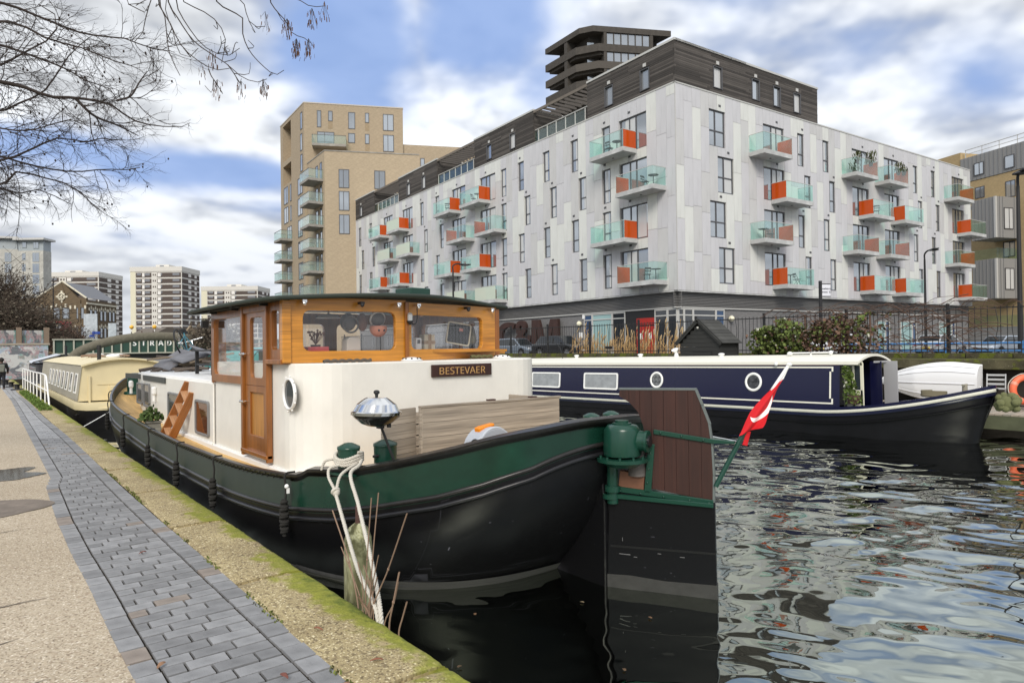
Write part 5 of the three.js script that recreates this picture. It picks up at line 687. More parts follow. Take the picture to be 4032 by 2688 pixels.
{
  const buff = mat({ color: lin(.47, .38, .265), roughness: .9, map: rep(T.brick, .55, .55) }), bufd = mat({ color: lin(.40, .31, .20), roughness: .9, map: rep(T.brick, .55, .55) });
  const B = thing('brick_tower', 'buff brick apartment tower with projecting balconies behind the white block', 'building');
  const o = [35.36, -89.43], d1 = [.0872, -.9962], d2 = [.8949, .4462], at = (a, b) => [o[0] + d1[0] * a + d2[0] * b, o[1] + d1[1] * a + d2[1] * b];
  const FL = { o, d: d1, n: [-.9962, -.0872] }, FR = { o, d: d2, n: [-.4462, .8949] };
  // walls with the open corner loggia at the top left
  prism('tower_wall', [at(0, 0), at(0, 13.35), at(12, 13.35), at(12, 1.6), at(10.7, 1.6), at(10.7, 1.6), at(6.35, 1.6), at(6.35, 0)], 1, 35.3, buff, B);
  part(B, 'tower_wall', [fb(FL, 10.65, 12, 1, 35.3, -1.6, 0), fb(FL, 6.35, 10.65, 1, 26.0, -1.6, 0), fb(FL, 6.35, 10.65, 28.85, 29.6, -1.6, 0), fb(FL, 6.35, 10.65, 34.85, 35.3, -1.6, 0)], buff);
  part(B, 'parapet', [fb(FL, 0, 12.05, 35.3, 35.45, -.5, .05), fb(FR, 0, 13.4, 35.3, 35.45, -.5, .06)], mat({ color: lin(.5, .45, .38), roughness: .8 }));
  winOn(B, { o: at(0, 1.6), d: d1, n: FL.n }, [[6.8, 8.2, 26.2, 28.7], [6.8, 8.2, 29.7, 34.4]], MB.frame, MB.pane, 'window', .03);
  prism('wing_wall', [at(.4, 13.35), at(.4, 40), at(12, 40), at(12, 13.35)], 1, 30.4, buff, B);
  winOn(B, FR, [[1.71, 2.29, 32.08, 34.41], [3.2, 3.8, 32.98, 34.41], [5.88, 6.81, 32.06, 34.39], [8.15, 8.71, 33.04, 34.42], [10.59, 12.06, 32.08, 34.4], [1.71, 3.99, 29.4, 31.49], [5.85, 6.78, 30.13, 31.49], [8.12, 8.72, 30.1, 31.48], [10.59, 12.07, 29.15, 31.5], [5.85, 6.78, 26.3, 28.57], [7.94, 8.83, 26.5, 28.57], [10.58, 12.06, 26.24, 28.57], [10.59, 12.04, 23.3, 25.59], [10.59, 12.04, 20.3, 22.6]], MB.frame, MB.pane);
  winOn(B, { o: at(.4, 0), d: d2, n: FR.n }, [[13.9, 14.5, 26.22, 28.55], [15.9, 16.5, 27.18, 28.58], [18.2, 19.0, 26.2, 28.5]], MB.frame, MB.pane);
  for (const y of [33.0, 31.95]) for (const s of [3.2, 8.15]) part(B, 'brick_panel', fb(FR, s, s + .58, y === 33 ? 31.95 : 28.9, y === 33 ? 32.95 : 30.05, -.05, .02), bufd);
  winOn(B, FL, [[.68, 1.64, 32.0, 34.35], [.78, 1.74, 29.08, 31.43], [.75, 1.71, 26.22, 28.57], [8.04, 10.25, 23.14, 25.63], [6.3, 7.0, 23.13, 25.6], [7.95, 10.25, 20.3, 22.67], [6.3, 7.0, 20.26, 22.5], [6.3, 8.6, 17.4, 19.6], [6.35, 8.65, 14.5, 16.6], [6.45, 8.75, 11.5, 13.8], [6.4, 8.7, 8.6, 10.9], [.9, 3.1, 23.2, 25.5], [.95, 3.15, 20.3, 22.7], [1.0, 3.1, 17.3, 19.7], [1.0, 3.1, 14.4, 16.7], [.9, 3.0, 11.4, 13.75], [.9, 3.0, 8.5, 10.8]], MB.frame, MB.pane);
  const conc = mat({ color: lin(.40, .38, .34), roughness: .85, map: rep(T.mottle, .3, .3) }), clear = new THREE.MeshPhysicalMaterial({ color: lin(.85, .93, .91), roughness: .05, transmission: .93, thickness: 0 });
  const bal = (F, s0, s1, y, d) => { const b = sub(B, 'balcony'); part(b, 'slab', fb(F, s0, s1, y - .32, y, 0, d), conc); part(b, 'glass_panel', fb(F, s0, s1, y + .02, y + 1.12, d - .05, d - .02), clear); part(b, 'glass_panel', fb(F, s0, s0 + .03, y + .02, y + 1.12, .05, d - .05), clear); part(b, 'glass_panel', fb(F, s1 - .03, s1, y + .02, y + 1.12, .05, d - .05), clear); part(b, 'handrail', [fb(F, s0, s1, y + 1.12, y + 1.17, d - .07, d), fb(F, s0, s0 + .05, y + 1.12, y + 1.17, 0, d - .07), fb(F, s1 - .05, s1, y + 1.12, y + 1.17, 0, d - .07)], MB.frame); };
  bal(FR, 1.13, 5.6, 29.45, 1.6);
  for (const y of [17.6, 14.65, 11.7, 8.75]) bal(FL, 6.0, 9.6, y, 1.7);
  // lower block in front
  const p = [35.06, -82.0], q = (a, b) => [p[0] + d1[0] * a + d2[0] * b, p[1] + d1[1] * a + d2[1] * b], PL = { o: p, d: d1, n: FL.n }, PR = { o: p, d: d2, n: FR.n };
  prism('lower_block_wall', [q(0, 0), q(0, 12), q(7.2, 12), q(7.2, 0)], 1, 26.95, mat({ color: lin(.52, .42, .29), roughness: .9, map: rep(T.brick, .55, .55) }), B); part(B, 'parapet', [fb(PL, 0, 7.3, 26.95, 27.08, -.4, .05), fb(PR, 0, 12, 26.95, 27.08, -.4, .06)], conc);
  winOn(B, PR, [[1.73, 3.05, 22.3, 24.7], [1.73, 3.05, 19.4, 21.9], [1.73, 3.05, 16.4, 18.9], [6.2, 7.6, 22.3, 24.7]], MB.frame, MB.pane);
  for (const y of [23.5, 20.55, 17.6, 14.65, 11.7, 8.75]) { winOn(B, PL, [[1.0, 1.8, y, y + 2.3], [2.6, 3.6, y, y + 2.2]], MB.frame, MB.pane); bal(PL, .55, 4.4, y, 1.9); }
}
{
  const dm = mat({ color: lin(.075, .066, .055), roughness: .8, map: rep(T.mottle, .3, .3) }), lt = mat({ color: lin(.075, .066, .055), roughness: .8 }), inn = dm;
  const B = thing('dark_tower', 'dark brown angular tower with deep open balconies rising behind the white block', 'building');
  const o = [86.76, -86.87], d1 = [.0872, -.9962], d2 = [.8788, .4772], at = (a, b, k = 0) => [o[0] + d1[0] * a + d2[0] * b, o[1] + d1[1] * a + d2[1] * b];
  const FL = { o, d: d1, n: [-.9962, -.0872] }, FR = { o, d: d2, n: [-.4772, .8788] };
  prism('tower_wall', [at(2.6, 2.6), at(2.6, 15.8), at(11.5, 15.8), at(11.5, 2.6)], 1, 59.6, inn, B);
  prism('roof_slab', [at(1.6, 0), at(0, 1.6), at(0, 16.6), at(12, 16.6), at(12, 0)], 58.75, 59.8, dm, B);
  for (let i = 0; i < 8; i++) { const y = 55.25 - i * 3.15, P = [at(2.6, -.0), at(0, 2.6), at(0, 16.4), at(12, 16.4), at(12, 0)]; prism('floor_band', P, y, y + 1.35, i % 2 ? lt : dm, B); prism('soffit', [at(3.4, .6), at(.6, 3.4), at(.6, 16), at(11.6, 16), at(11.6, .6)], y - .45, y, lt, B); }
  part(B, 'pier', [fb(FR, 3.64, 4.15, 34, 58.75, -2.6, -.06)], dm); part(B, 'pier', fb(FL, 5.2, 6.1, 34, 58.75, -2.4, -.1), dm); part(B, 'pier', fb(FR, 12.5, 13.1, 34, 58.75, -2.6, -.06), dm);
  const wm = MB.pane;
  for (let i = 0; i < 5; i++) for (let k = 0; k < 6; k++) { const s = 4.2 + k * 1.38, y = 56.6 - i * 3.15; const w = part(B, 'window', [fb(FR, s, s + .08, y, y + 2.1, -.4, -.15), fb(FR, s + 1.3, s + 1.38, y, y + 2.1, -.4, -.15), fb(FR, s + .08, s + 1.3, y, y + .07, -.4, -.15)], inn); part(w, 'pane', fb(FR, s + .05, s + 1.34, y, y + 2.1, -.4, -.3), wm); }
  for (let i = 0; i < 5; i++) part(B, 'window', fb({ o: at(2.6, 2.6), d: d2, n: FR.n }, -.4, .9, 56.8 - i * 3.15, 57.7 - i * 3.15, .0, .06), wm);
}
{
  // right hand building: buff brick with grey seamed metal storey and two projecting grey pods
  const o = [95.06, -24.05], F = { o, d: [.3827, -.9239], n: [-.9239, -.3827] }, B = thing('grey_pod_building', 'buff brick building with grey metal top storey and projecting grey pods at the right edge', 'building');
  const tan = mat({ color: lin(.54, .40, .21), roughness: .9, map: rep(T.brick, .55, .55) }), seam = mat({ color: lin(.26, .26, .255), roughness: .55 }), seamD = mat({ color: lin(.21, .21, .207), roughness: .55 });
  part(B, 'brick_wall', fb(F, -14, 11.7, 0, 21.6, -14, 0), tan); part(B, 'metal_storey', fb(F, -14, 8.0, 21.65, 24.7, -13, .05), seam); part(B, 'brick_top', fb(F, 8.0, 11.72, 21.6, 25.6, -13, .02), tan);
  for (let s = -13; s < 8; s += .55) part(B, 'seam', fb(F, s, s + .05, 21.65, 24.7, .05, .11), seamD);
  for (let s = 7.5; s > -14; s -= 2.2) part(B, 'rail_post', fb(F, s, s + .06, 24.7, 25.75, -.3, -.24), MB.trim); part(B, 'roof_rail', fb(F, -14, 7.6, 25.7, 25.78, -.31, -.23), MB.trim); part(B, 'roof_rail', fb(F, -14, 7.6, 25.2, 25.26, -.3, -.24), MB.trim);
  winOn(B, F, [[4.84, 6.12, 22.15, 23.7], [1.05, 2.24, 22.0, 23.55], [-3, -1.8, 22, 23.5]], MB.frame, MB.pane, 'window', .1); winOn(B, F, [[4.85, 6.1, 19.3, 20.7], [1.04, 2.24, 18.6, 20.55], [4.85, 6.1, 15.5, 17.5], [4.85, 6.1, 7.5, 9.6]], MB.frame, MB.pane);
  const G = { o: [o[0] + F.d[0] * .75, o[1] + F.d[1] * .75], d: F.n, n: [-F.d[0], -F.d[1]] };              // the pods' end faces
  for (const [y0, y1] of [[13.6, 18.35], [6.6, 11.2]]) { part(B, 'pod', fb(F, .75, 3.75, y0, y1, .02, 3.5), seam); for (let q = .95; q < 3.7; q += .45) part(B, 'seam', fb(F, q, q + .05, y0, y1, 3.5, 3.56), seamD); for (let q = .2; q < 3.4; q += .45) if (q < .7 || q > 2.3) part(B, 'seam', fb(G, q, q + .05, y0, y1, 0, .06), seamD); part(B, 'pod_corner', fb(F, .66, .9, y0, y1, 3.4, 3.62), MB.trim); winOn(B, G, [[.9, 2.3, y0 + 1.0, y0 + 3.5]], MB.frame, MB.blind, 'window', .03); part(B, 'gutter', [fb(F, 3.75, 4.2, y1 - .9, y1 - .5, .5, 3.2)], seamD); part(B, 'gutter', fb(F, 3.8, 3.95, y1 - 1.6, y1 - .9, 3.0, 3.15), seamD); }
  part(B, 'terrace_rail', fb(F, .8, 3.7, 11.22, 12.4, 3.4, 3.44), MB.glass); part(B, 'terrace_rail', fb(G, 0, 3.4, 11.22, 12.4, -.06, -.02), MB.glass); part(B, 'terrace_rail', fb(F, -3, 3.7, 3.4, 4.6, 3.4, 3.44), MB.glass); part(B, 'base_wall', fb(F, -6, 6, 0, 3.3, .02, 3.3), seam); winOn(B, F, [[1.2, 2.6, 11.6, 13.4], [-2.4, -.4, 11.4, 13.4], [-3, -1.2, 15.0, 17.0]], MB.frame, MB.pane, 'window', .03);
}
// ---------------------------------------------------------------- blue narrowboat on the far side
{
  const nb = thing('narrowboat', 'navy blue narrowboat with cream roof and portholes moored across the canal', 'narrowboat', null, [16.6, WATER, -12]); nb.rotation.x = -.0139;
  const navy = mat({ color: lin(.006, .007, .034), roughness: .22 }), crm = mat({ color: lin(.84, .82, .72), roughness: .4, map: T.paint }), blk = new THREE.MeshPhysicalMaterial({ color: lin(.008, .008, .010), roughness: .4, specularIntensity: .45, map: rep(T.mottle, .7, .7) }), redS = mat({ color: lin(.16, .012, .03), roughness: .4 });
  const Z0 = -9.5, Zc = 3.4, Zb = 7.25, n = 70; const st = []; for (let i = 0; i <= n; i++) { const z = i < 30 ? lerp(Z0, Zc, i / 30) : Zc + (Zb - Zc) * Math.sin((i - 30) / (n - 30) * Math.PI / 2); const t = clamp((z - Zc) / (Zb - Zc)); st.push([z, 1.05 * Math.sqrt(Math.max(0, 1 - t * t))]); }
  const gy = (z) => .5 + .0 + (z > 4 ? .54 * Math.pow((z - 4) / 3.25, 1.7) : 0);
  const hull = [1, -1].map((s) => grid(n, 8, (u, v) => { const [z, b] = st[Math.round(u * n)], y = lerp(gy(z), -.5, v), k = z > Zc ? v * .5 * (z - Zc) / (Zb - Zc) : 0; return [s * b * (1 - .12 * v * (z > Zc ? 1 : 0)), y, z - k * .9]; }));
  part(nb, 'hull', planar(merge(hull)), blk);
  const path = (s, dy, off = 0) => st.map(([z, b], i) => { const a = st[Math.max(0, i - 1)], c = st[Math.min(n, i + 1)]; let tz = c[0] - a[0], tx = c[1] - a[1]; const l = Math.hypot(tz, tx) || 1; return [s * b, gy(z) + dy, z, i === n ? 0 : s * tz / l, i === n ? 1 : -tx / l]; });
  const strip = (dy0, dy1, o, name, m) => part(nb, name, merge([1, -1].map((s) => sweep(path(s, 0), [[o, dy1], [o, dy0], [-.03, dy0], [-.03, dy1]]))), m);
  strip(-.02, .09, .012, 'gunwale', navy); strip(-.045, .02, .028, 'cream_line', crm); strip(-.12, -.045, .02, 'rubbing_strake', navy); strip(-.30, -.27, .012, 'lower_strake', blk);
  part(nb, 'side_deck', planar(merge([grid(n, 1, (u, v) => { const [z, b] = st[Math.round(u * n)]; return [lerp(-b, b, v), gy(z) + (z > 4.8 ? -.05 : .02), z]; })])), navy);
  // cabin
  const Zf = 4.45, cw = .93, tw = .84, yT = 1.64, yB = .55;
  const roofY = (x) => yT + .17 * (1 - (x / tw) ** 2);
  for (const s of [1, -1]) part(nb, 'cabin_side', grid(24, 3, (u, v) => [s * lerp(cw, tw, v), lerp(yB, yT, v), lerp(Z0, Zf, u)]), navy);
  part(nb, 'roof', merge([grid(20, 14, (u, v) => { const x = lerp(-tw - .03, tw + .03, v); return [x, roofY(x * .97) + .005, lerp(Z0, Zf + .42, u)]; }), grid(14, 1, (u, v) => { const x = lerp(-tw - .03, tw + .03, u); return [x, roofY(x * .97) + .005 - v * .055, Zf + .42]; }), ...[1, -1].map((s) => grid(20, 1, (u, v) => [s * (tw + .03), roofY(tw) + .01 - v * .07, lerp(Z0, Zf + .42, u)]))]), crm);
  part(nb, 'hood_lining', grid(14, 1, (u, v) => { const x = lerp(-tw, tw, u); return [x, roofY(x) - .04, lerp(Zf - .5, Zf + .41, v)]; }), M.black);
  const sx = (y) => -lerp(cw, tw, (y - yB) / (yT - yB));
  const line = (z0, z1, y, h, m, name) => part(nb, name, grid(1, 1, (u, v) => [sx(y + v * h) - .006, y + v * h, lerp(z0, z1, u)]), m);
  line(Z0, Zf - .02, 1.565, .05, redS, 'red_line'); line(Z0, Zf - .15, 1.50, .035, crm, 'coach_line'); line(Z0, Zf - .15, .66, .035, crm, 'coach_line');
  for (const [a, b, c, d] of [[1.42, 1.50, -.15, -.19], [.695, .79, -.15, -.19]]) part(nb, 'coach_line', grid(1, 1, (u, v) => [sx(lerp(a, b, v)) - .006, lerp(a, b, v), Zf + (u ? c : d)]), crm); part(nb, 'coach_line', grid(1, 1, (u, v) => [sx(lerp(.79, 1.42, v)) - .006, lerp(.79, 1.42, v), Zf - (u ? .20 : .24)]), crm);
  line(Z0, Zf + .1, .56, .03, mat({ color: lin(.025, .025, .08), roughness: .3 }), 'lower_line');
  // side windows
  const rect = (z0, z1, y0, y1) => { const w = z1 - z0, h = y1 - y0, s = rrect(0, 0, w, h, .07, THREE.Shape); s.holes.push(rrect(0, 0, w - .1, h - .1, .05)); const g = new THREE.ExtrudeGeometry(s, { depth: .025, bevelEnabled: false, curveSegments: 5 }); g.rotateY(-Math.PI / 2); g.rotateZ(-.085); const yc = (y0 + y1) / 2; g.translate(sx(yc) - .002, yc, (z0 + z1) / 2); const f = part(nb, 'window', g, M.whitePlain); const p = bx(.006, h - .08, w - .08); p.rotateZ(-.085); p.translate(sx(yc) - .006, yc, (z0 + z1) / 2); part(f, 'pane', p, mat({ color: lin(.36, .38, .40), roughness: .15, map: rep(T.mottle, .8, .8) })); };
  rect(-3.95, -2.45, .80, 1.33); rect(-6.6, -5.1, .80, 1.33); rect(-9.2, -7.7, .8, 1.33);
  for (const z of [-.93, 2.23]) { const g = new THREE.TorusGeometry(.21, .035, 8, 30); g.scale(1, 1, .6); g.rotateY(Math.PI / 2); g.rotateZ(-.085); g.translate(sx(1.14) - .008, 1.14, z); const f = part(nb, 'porthole', g, M.whitePlain); const p = cyl(.2, .2, .008, 0, 0, 0, 24, 0, Math.PI / 2); p.rotateZ(-.085); p.translate(sx(1.14) - .008, 1.14, z); part(f, 'pane', p, z < 0 ? mat({ color: lin(.55, .58, .6), roughness: .3, map: rep(T.ring, 3, 3) }) : new THREE.MeshPhysicalMaterial({ color: lin(.13, .14, .15), roughness: .05, ior: 1.6, map: rep(T.ring, 2, 2) })); }
  // front bulkhead, open cream doors, side screens
  part(nb, 'bulkhead', [bx(1.66, 1.05, .04, 0, 1.12, Zf - .25)], M.black);
  const dl = part(nb, 'door', [rbx(.03, 1.02, .07, .005, -.60, 1.10, Zf + .0), rbx(.03, 1.02, .07, .005, -.60, 1.10, Zf + .38), rbx(.03, .09, .42, .005, -.60, 1.60, Zf + .19), rbx(.03, .42, .42, .005, -.60, .78, Zf + .19), rbx(.03, 1.02, .05, .005, -.60, 1.10, Zf + .19)], mat({ color: lin(.78, .76, .62), roughness: .5 })); part(dl, 'pane', bx(.008, .6, .36, -.6, 1.28, Zf + .19), M.darkGlass);
  part(nb, 'screen', rbx(.03, 1.08, .26, .005, -.2, 1.10, Zf + .52), navy); part(nb, 'screen', rbx(.03, 1.08, .30, .005, .15, 1.10, Zf + .70), mat({ color: lin(.35, .35, .36), roughness: .5 }), 'grey end screen'); part(nb, 'screen', rbx(.7, .04, .04, .005, -.1, 1.63, Zf + .6), mat({ color: lin(.35, .35, .36), roughness: .5 }));
  part(nb, 'mushroom_vent', [cyl(.06, .06, .08, 0, 1.83, -5.2, 12), sph(.09, 0, 1.88, -5.2, 1, .4, 1)], M.whitePlain); part(nb, 'mushroom_vent', [cyl(.06, .06, .08, -.1, 1.83, -2.2, 12), sph(.09, -.1, 1.88, -2.2, 1, .4, 1)], M.whitePlain); part(nb, 'mushroom_vent', [cyl(.06, .06, .08, -.3, 1.80, .9, 12), sph(.09, -.3, 1.86, .9, 1, .4, 1)], M.whitePlain);
  part(nb, 'roof_horn', [cyl(.05, .07, .1, -.1, 1.86, -.8, 10), lathe([[.03, 0], [.05, .06], [.11, .14]], 12).rotateZ(.5).translate(-.1, 1.9, -.8)], M.whitePlain); part(nb, 'roof_rail', [bar([-.35, 1.86, 3.0], [-.35, 1.86, 4.0], .02, 6), sph(.05, -.35, 1.86, 4.0), sph(.07, -.35, 1.85, 2.95, 1, .7, 1), cyl(.02, .02, .1, -.35, 1.82, 3.5, 6)], M.whitePlain);
  part(nb, 'side_lamp', [sph(.05, -.93, 1.60, 2.9, 1, 1, 1, 8)], M.whitePlain);
  part(nb, 'aerial', tube([[-.3, 1.8, -5.6], [-.3, 2.2, -5.75], [-.3, 2.4, -6.1], [-.3, 2.42, -6.5]], .012, 5), M.black);
  // foredeck fittings
  part(nb, 'deck_hatch', [sph(.4, 0, gy(5.7) - .04, 5.7, .6, .3, 1)], navy); part(nb, 'bow_post', [cyl(.05, .06, .22, 0, 1.03, 6.7, 10), bar([-.12, 1.12, 6.7], [.12, 1.12, 6.7], .025, 8)], mat({ color: lin(.3, .28, .22), roughness: .8 })); part(nb, 'deck_rope', tube([...Array(40)].map((_, i) => [.18 * Math.cos(i * .8) * (1 - i / 60), .86 + i * .003, 6.1 + .25 * Math.sin(i * .8)]), .022, 6), mat({ color: lin(.16, .14, .09), roughness: 1 })); part(nb, 'stem_band', tube([[0, 1.06, 7.28], [0, .6, 7.12], [0, .1, 6.9], [0, -.3, 6.7]], .035, 8), blk);
  const fd = thing('bow_fender', 'shaggy green rope fender hanging from the narrowboat bow', 'fender', null, [16.6, .42, -4.55]); { const r = rng(8), q = []; for (let i = 0; i < 26; i++) { const a = rr(0, 6.28, r), b = rr(-.9, 1.2, r); q.push(sph(.075, .17 * Math.cos(a) * Math.cos(b), .16 * Math.sin(b), .2 * Math.sin(a) * Math.cos(b), 1, 1, 1, 7)); } q.push(sph(.17, 0, 0, 0)); part(fd, 'knot', q, mat({ color: lin(.17, .18, .08), roughness: 1, map: rep(T.mottle, 3, 3) })); }
  const pl = thing('bow_plant', 'green trailing plant in the narrowboat front doorway', 'plant', null, [15.72, .30, -7.25]); { const r = rng(14), q = []; for (let i = 0; i < 420; i++) { const h = r(), g = new THREE.PlaneGeometry(.05, .06); g.rotateX(rr(-1.4, 1.4, r)); g.rotateY(rr(0, 6, r)); const w = .16 * (1 - h * .75) + .03; g.translate(rr(-w, w, r), h * .85, rr(-w, w, r) - h * .15); const v = rr(.6, 1.5, r); if (r() < .05) tintG(g, .5, .5, .4); else tintG(g, .085 * v, .13 * v, .02 * v); q.push(g); } part(pl, 'foliage', q, mat({ vertexColors: true, side: THREE.DoubleSide, roughness: .8 })); part(pl, 'pot', lathe([[0, 0], [.12, 0], [.15, .2], [.13, .2]], 12), M.rust); }
}
// ---------------------------------------------------------------- pontoon things
{
  // upturned white dinghy on its side against the wall, keel toward the canal
  const d = thing('white_dinghy', 'white plastic rowing dinghy stowed on its side against the canal wall', 'dinghy', null, [20.15, .08, -7.28]);
  const L = 2.46, hullS = (u, v) => { const t = u, z = -L / 2 + t * L, w = .53 * Math.pow(Math.sin(Math.min(1, .04 + t * 1.35) * Math.PI / 2), .8) * (t > .75 ? 1 - .12 * (t - .75) * 4 : 1), a = (v - .5) * Math.PI, dp = .42 * Math.pow(Math.min(1, t * 2.4 + .02), .6); return [-dp * Math.pow(Math.cos(a), .6), .53 + w * Math.sign(Math.sin(a)) * Math.pow(Math.abs(Math.sin(a)), .8), z]; };
  part(d, 'hull', merge([grid(40, 22, hullS), (() => { const P = []; for (let i = 0; i <= 22; i++) P.push(hullS(1, i / 22)); return grid(22, 1, (u, v) => { const p = P[Math.round(u * 22)]; return v ? [0, p[1], p[2]] : p; }); })()]), mat({ color: lin(.80, .81, .82), roughness: .32 }));
  for (const v of [.2, .33, .5, .67, .8]) part(d, v === .5 ? 'keel' : 'strake', tube([...Array(14)].map((_, i) => { const p = hullS(.12 + .86 * i / 13, v); return [p[0] - .004, p[1], p[2]]; }), v === .5 ? .018 : .012, 5), mat({ color: lin(.74, .75, .77), roughness: .35 }));
  part(d, 'gunwale', tube([...Array(24)].map((_, i) => hullS(i / 23, 1)), .025, 6), M.whitePlain); part(d, 'drain_plug', sph(.03, -.2, .45, L / 2 + .01, 1, 1, 1, 8), M.chrome);
  const c = thing('folding_chair', 'grey folding chair standing between the dinghy and the lifebuoy', 'chair', null, [20.0, .07, -5.72], Math.PI / 2 + .2), g = mat({ color: lin(.42, .43, .43), roughness: .5 });
  for (const x of [-.19, .19]) { part(c, 'leg', bar([x, 0, -.18], [x, .80, .10], .016), g); part(c, 'leg', bar([x, 0, .2], [x, .44, -.16], .016), g); } part(c, 'seat', rbx(.4, .03, .38, .008, 0, .44, -.02), g); for (const y of [.55, .66, .77]) part(c, 'back_slat', rbx(.4, .05, .015, .004, 0, y, .03 + (y - .55) * .3), g);
  const lb = thing('lifebuoy', 'orange lifebuoy ring hung on a post at the right edge', 'lifebuoy', null, [19.3, .55, -4.95], Math.PI / 2 + .9); part(lb, 'ring', (() => { const q = new THREE.TorusGeometry(.28, .075, 14, 40); return q; })(), mat({ color: lin(.80, .16, .07), roughness: .5 })); for (let i = 0; i < 4; i++) part(lb, 'band', (() => { const q = new THREE.TorusGeometry(.28, .078, 12, 6, .22); q.rotateZ(i * 1.57 + .4); return q; })(), mat({ color: lin(.72, .30, .2), roughness: .5 })); part(lb, 'grab_line', tube([...Array(16)].map((_, i) => { const a = i / 16 * 6.283; return [.37 * Math.cos(a), .37 * Math.sin(a), .03 + .02 * Math.sin(a * 4)]; }), .01, 5, 64, true), M.rope);
  const po = thing('mooring_post', 'pink painted post beside the lifebuoy', 'post', null, [19.15, .07, -4.55]); part(po, 'post', rbx(.22, .95, .22, .02, 0, .475, 0), mat({ color: lin(.50, .17, .36), roughness: .6 })); part(po, 'cap', rbx(.26, .04, .26, .01, 0, .97, 0), mat({ color: lin(.62, .25, .45), roughness: .6 }));
  // black shed
  const s = thing('black_shed', 'small black timber shed with shingled gable roof on the pontoon', 'shed', null, [17.92, .07, -13.05]);
  const sb = mat({ color: lin(.030, .031, .029), roughness: .75, map: rep(T.woodx, .6, 2) }), sr = [.05, .062, .075].map((v) => mat({ color: lin(v, v, v * .92), roughness: .9, map: rep(T.mottle, 1, 1) })), W = 1.56, D = 1.0, E = 1.70, A = 2.38;
  for (let y = 0; y < A - .06; y += .13) { const hw = y + .13 < E ? W / 2 - .06 : Math.max(.03, (W / 2) * (A - y - .13) / (A - E)); part(s, 'wall_board', rbx(.02, .124, hw * 2, .004, .04, y + .065, 0, 0, .05), sb); if (y < E - .1) { part(s, 'wall_board', rbx(D - .08, .124, .02, .004, D / 2, y + .065, W / 2 - .05, 0, 0, -.05), sb); part(s, 'wall_board', rbx(D - .08, .124, .02, .004, D / 2, y + .065, -W / 2 + .05, 0, 0, .05), sb); } }
  part(s, 'back_wall', extr([[-W / 2, 0], [W / 2, 0], [W / 2, E], [0, A], [-W / 2, E]], .03).rotateY(Math.PI / 2).translate(D - .05, 0, 0), sb);
  const sl = Math.atan2(A - E, W / 2), len = Math.hypot(A - E, W / 2) + .1; for (const k of [1, -1]) for (let i = 0; i < 7; i++) { const t = (i + .5) / 7 * len; part(s, 'shingle_course', rbx(D + .16, .018, len / 7 + .03, .004, D / 2 - .02, A + .03 - t * Math.sin(sl) + .006, k * t * Math.cos(sl), 0, 0, k * (sl - .05)), sr[i % 3]); }
  for (const k of [1, -1]) part(s, 'barge_board', rbx(.03, .12, len + .02, .004, -.06, A + .02 - len / 2 * Math.sin(sl), k * len / 2 * Math.cos(sl), 0, 0, k * sl), sb); part(s, 'lamp', sph(.035, -.08, A - .22, .02, 1, 1, 1, 8), mat({ color: lin(.5, .5, .45) })); part(s, 'hatch', [bx(.012, .02, .7, .02, 1.42, .1), bx(.012, .4, .015, .02, 1.2, .45)], M.black);
}
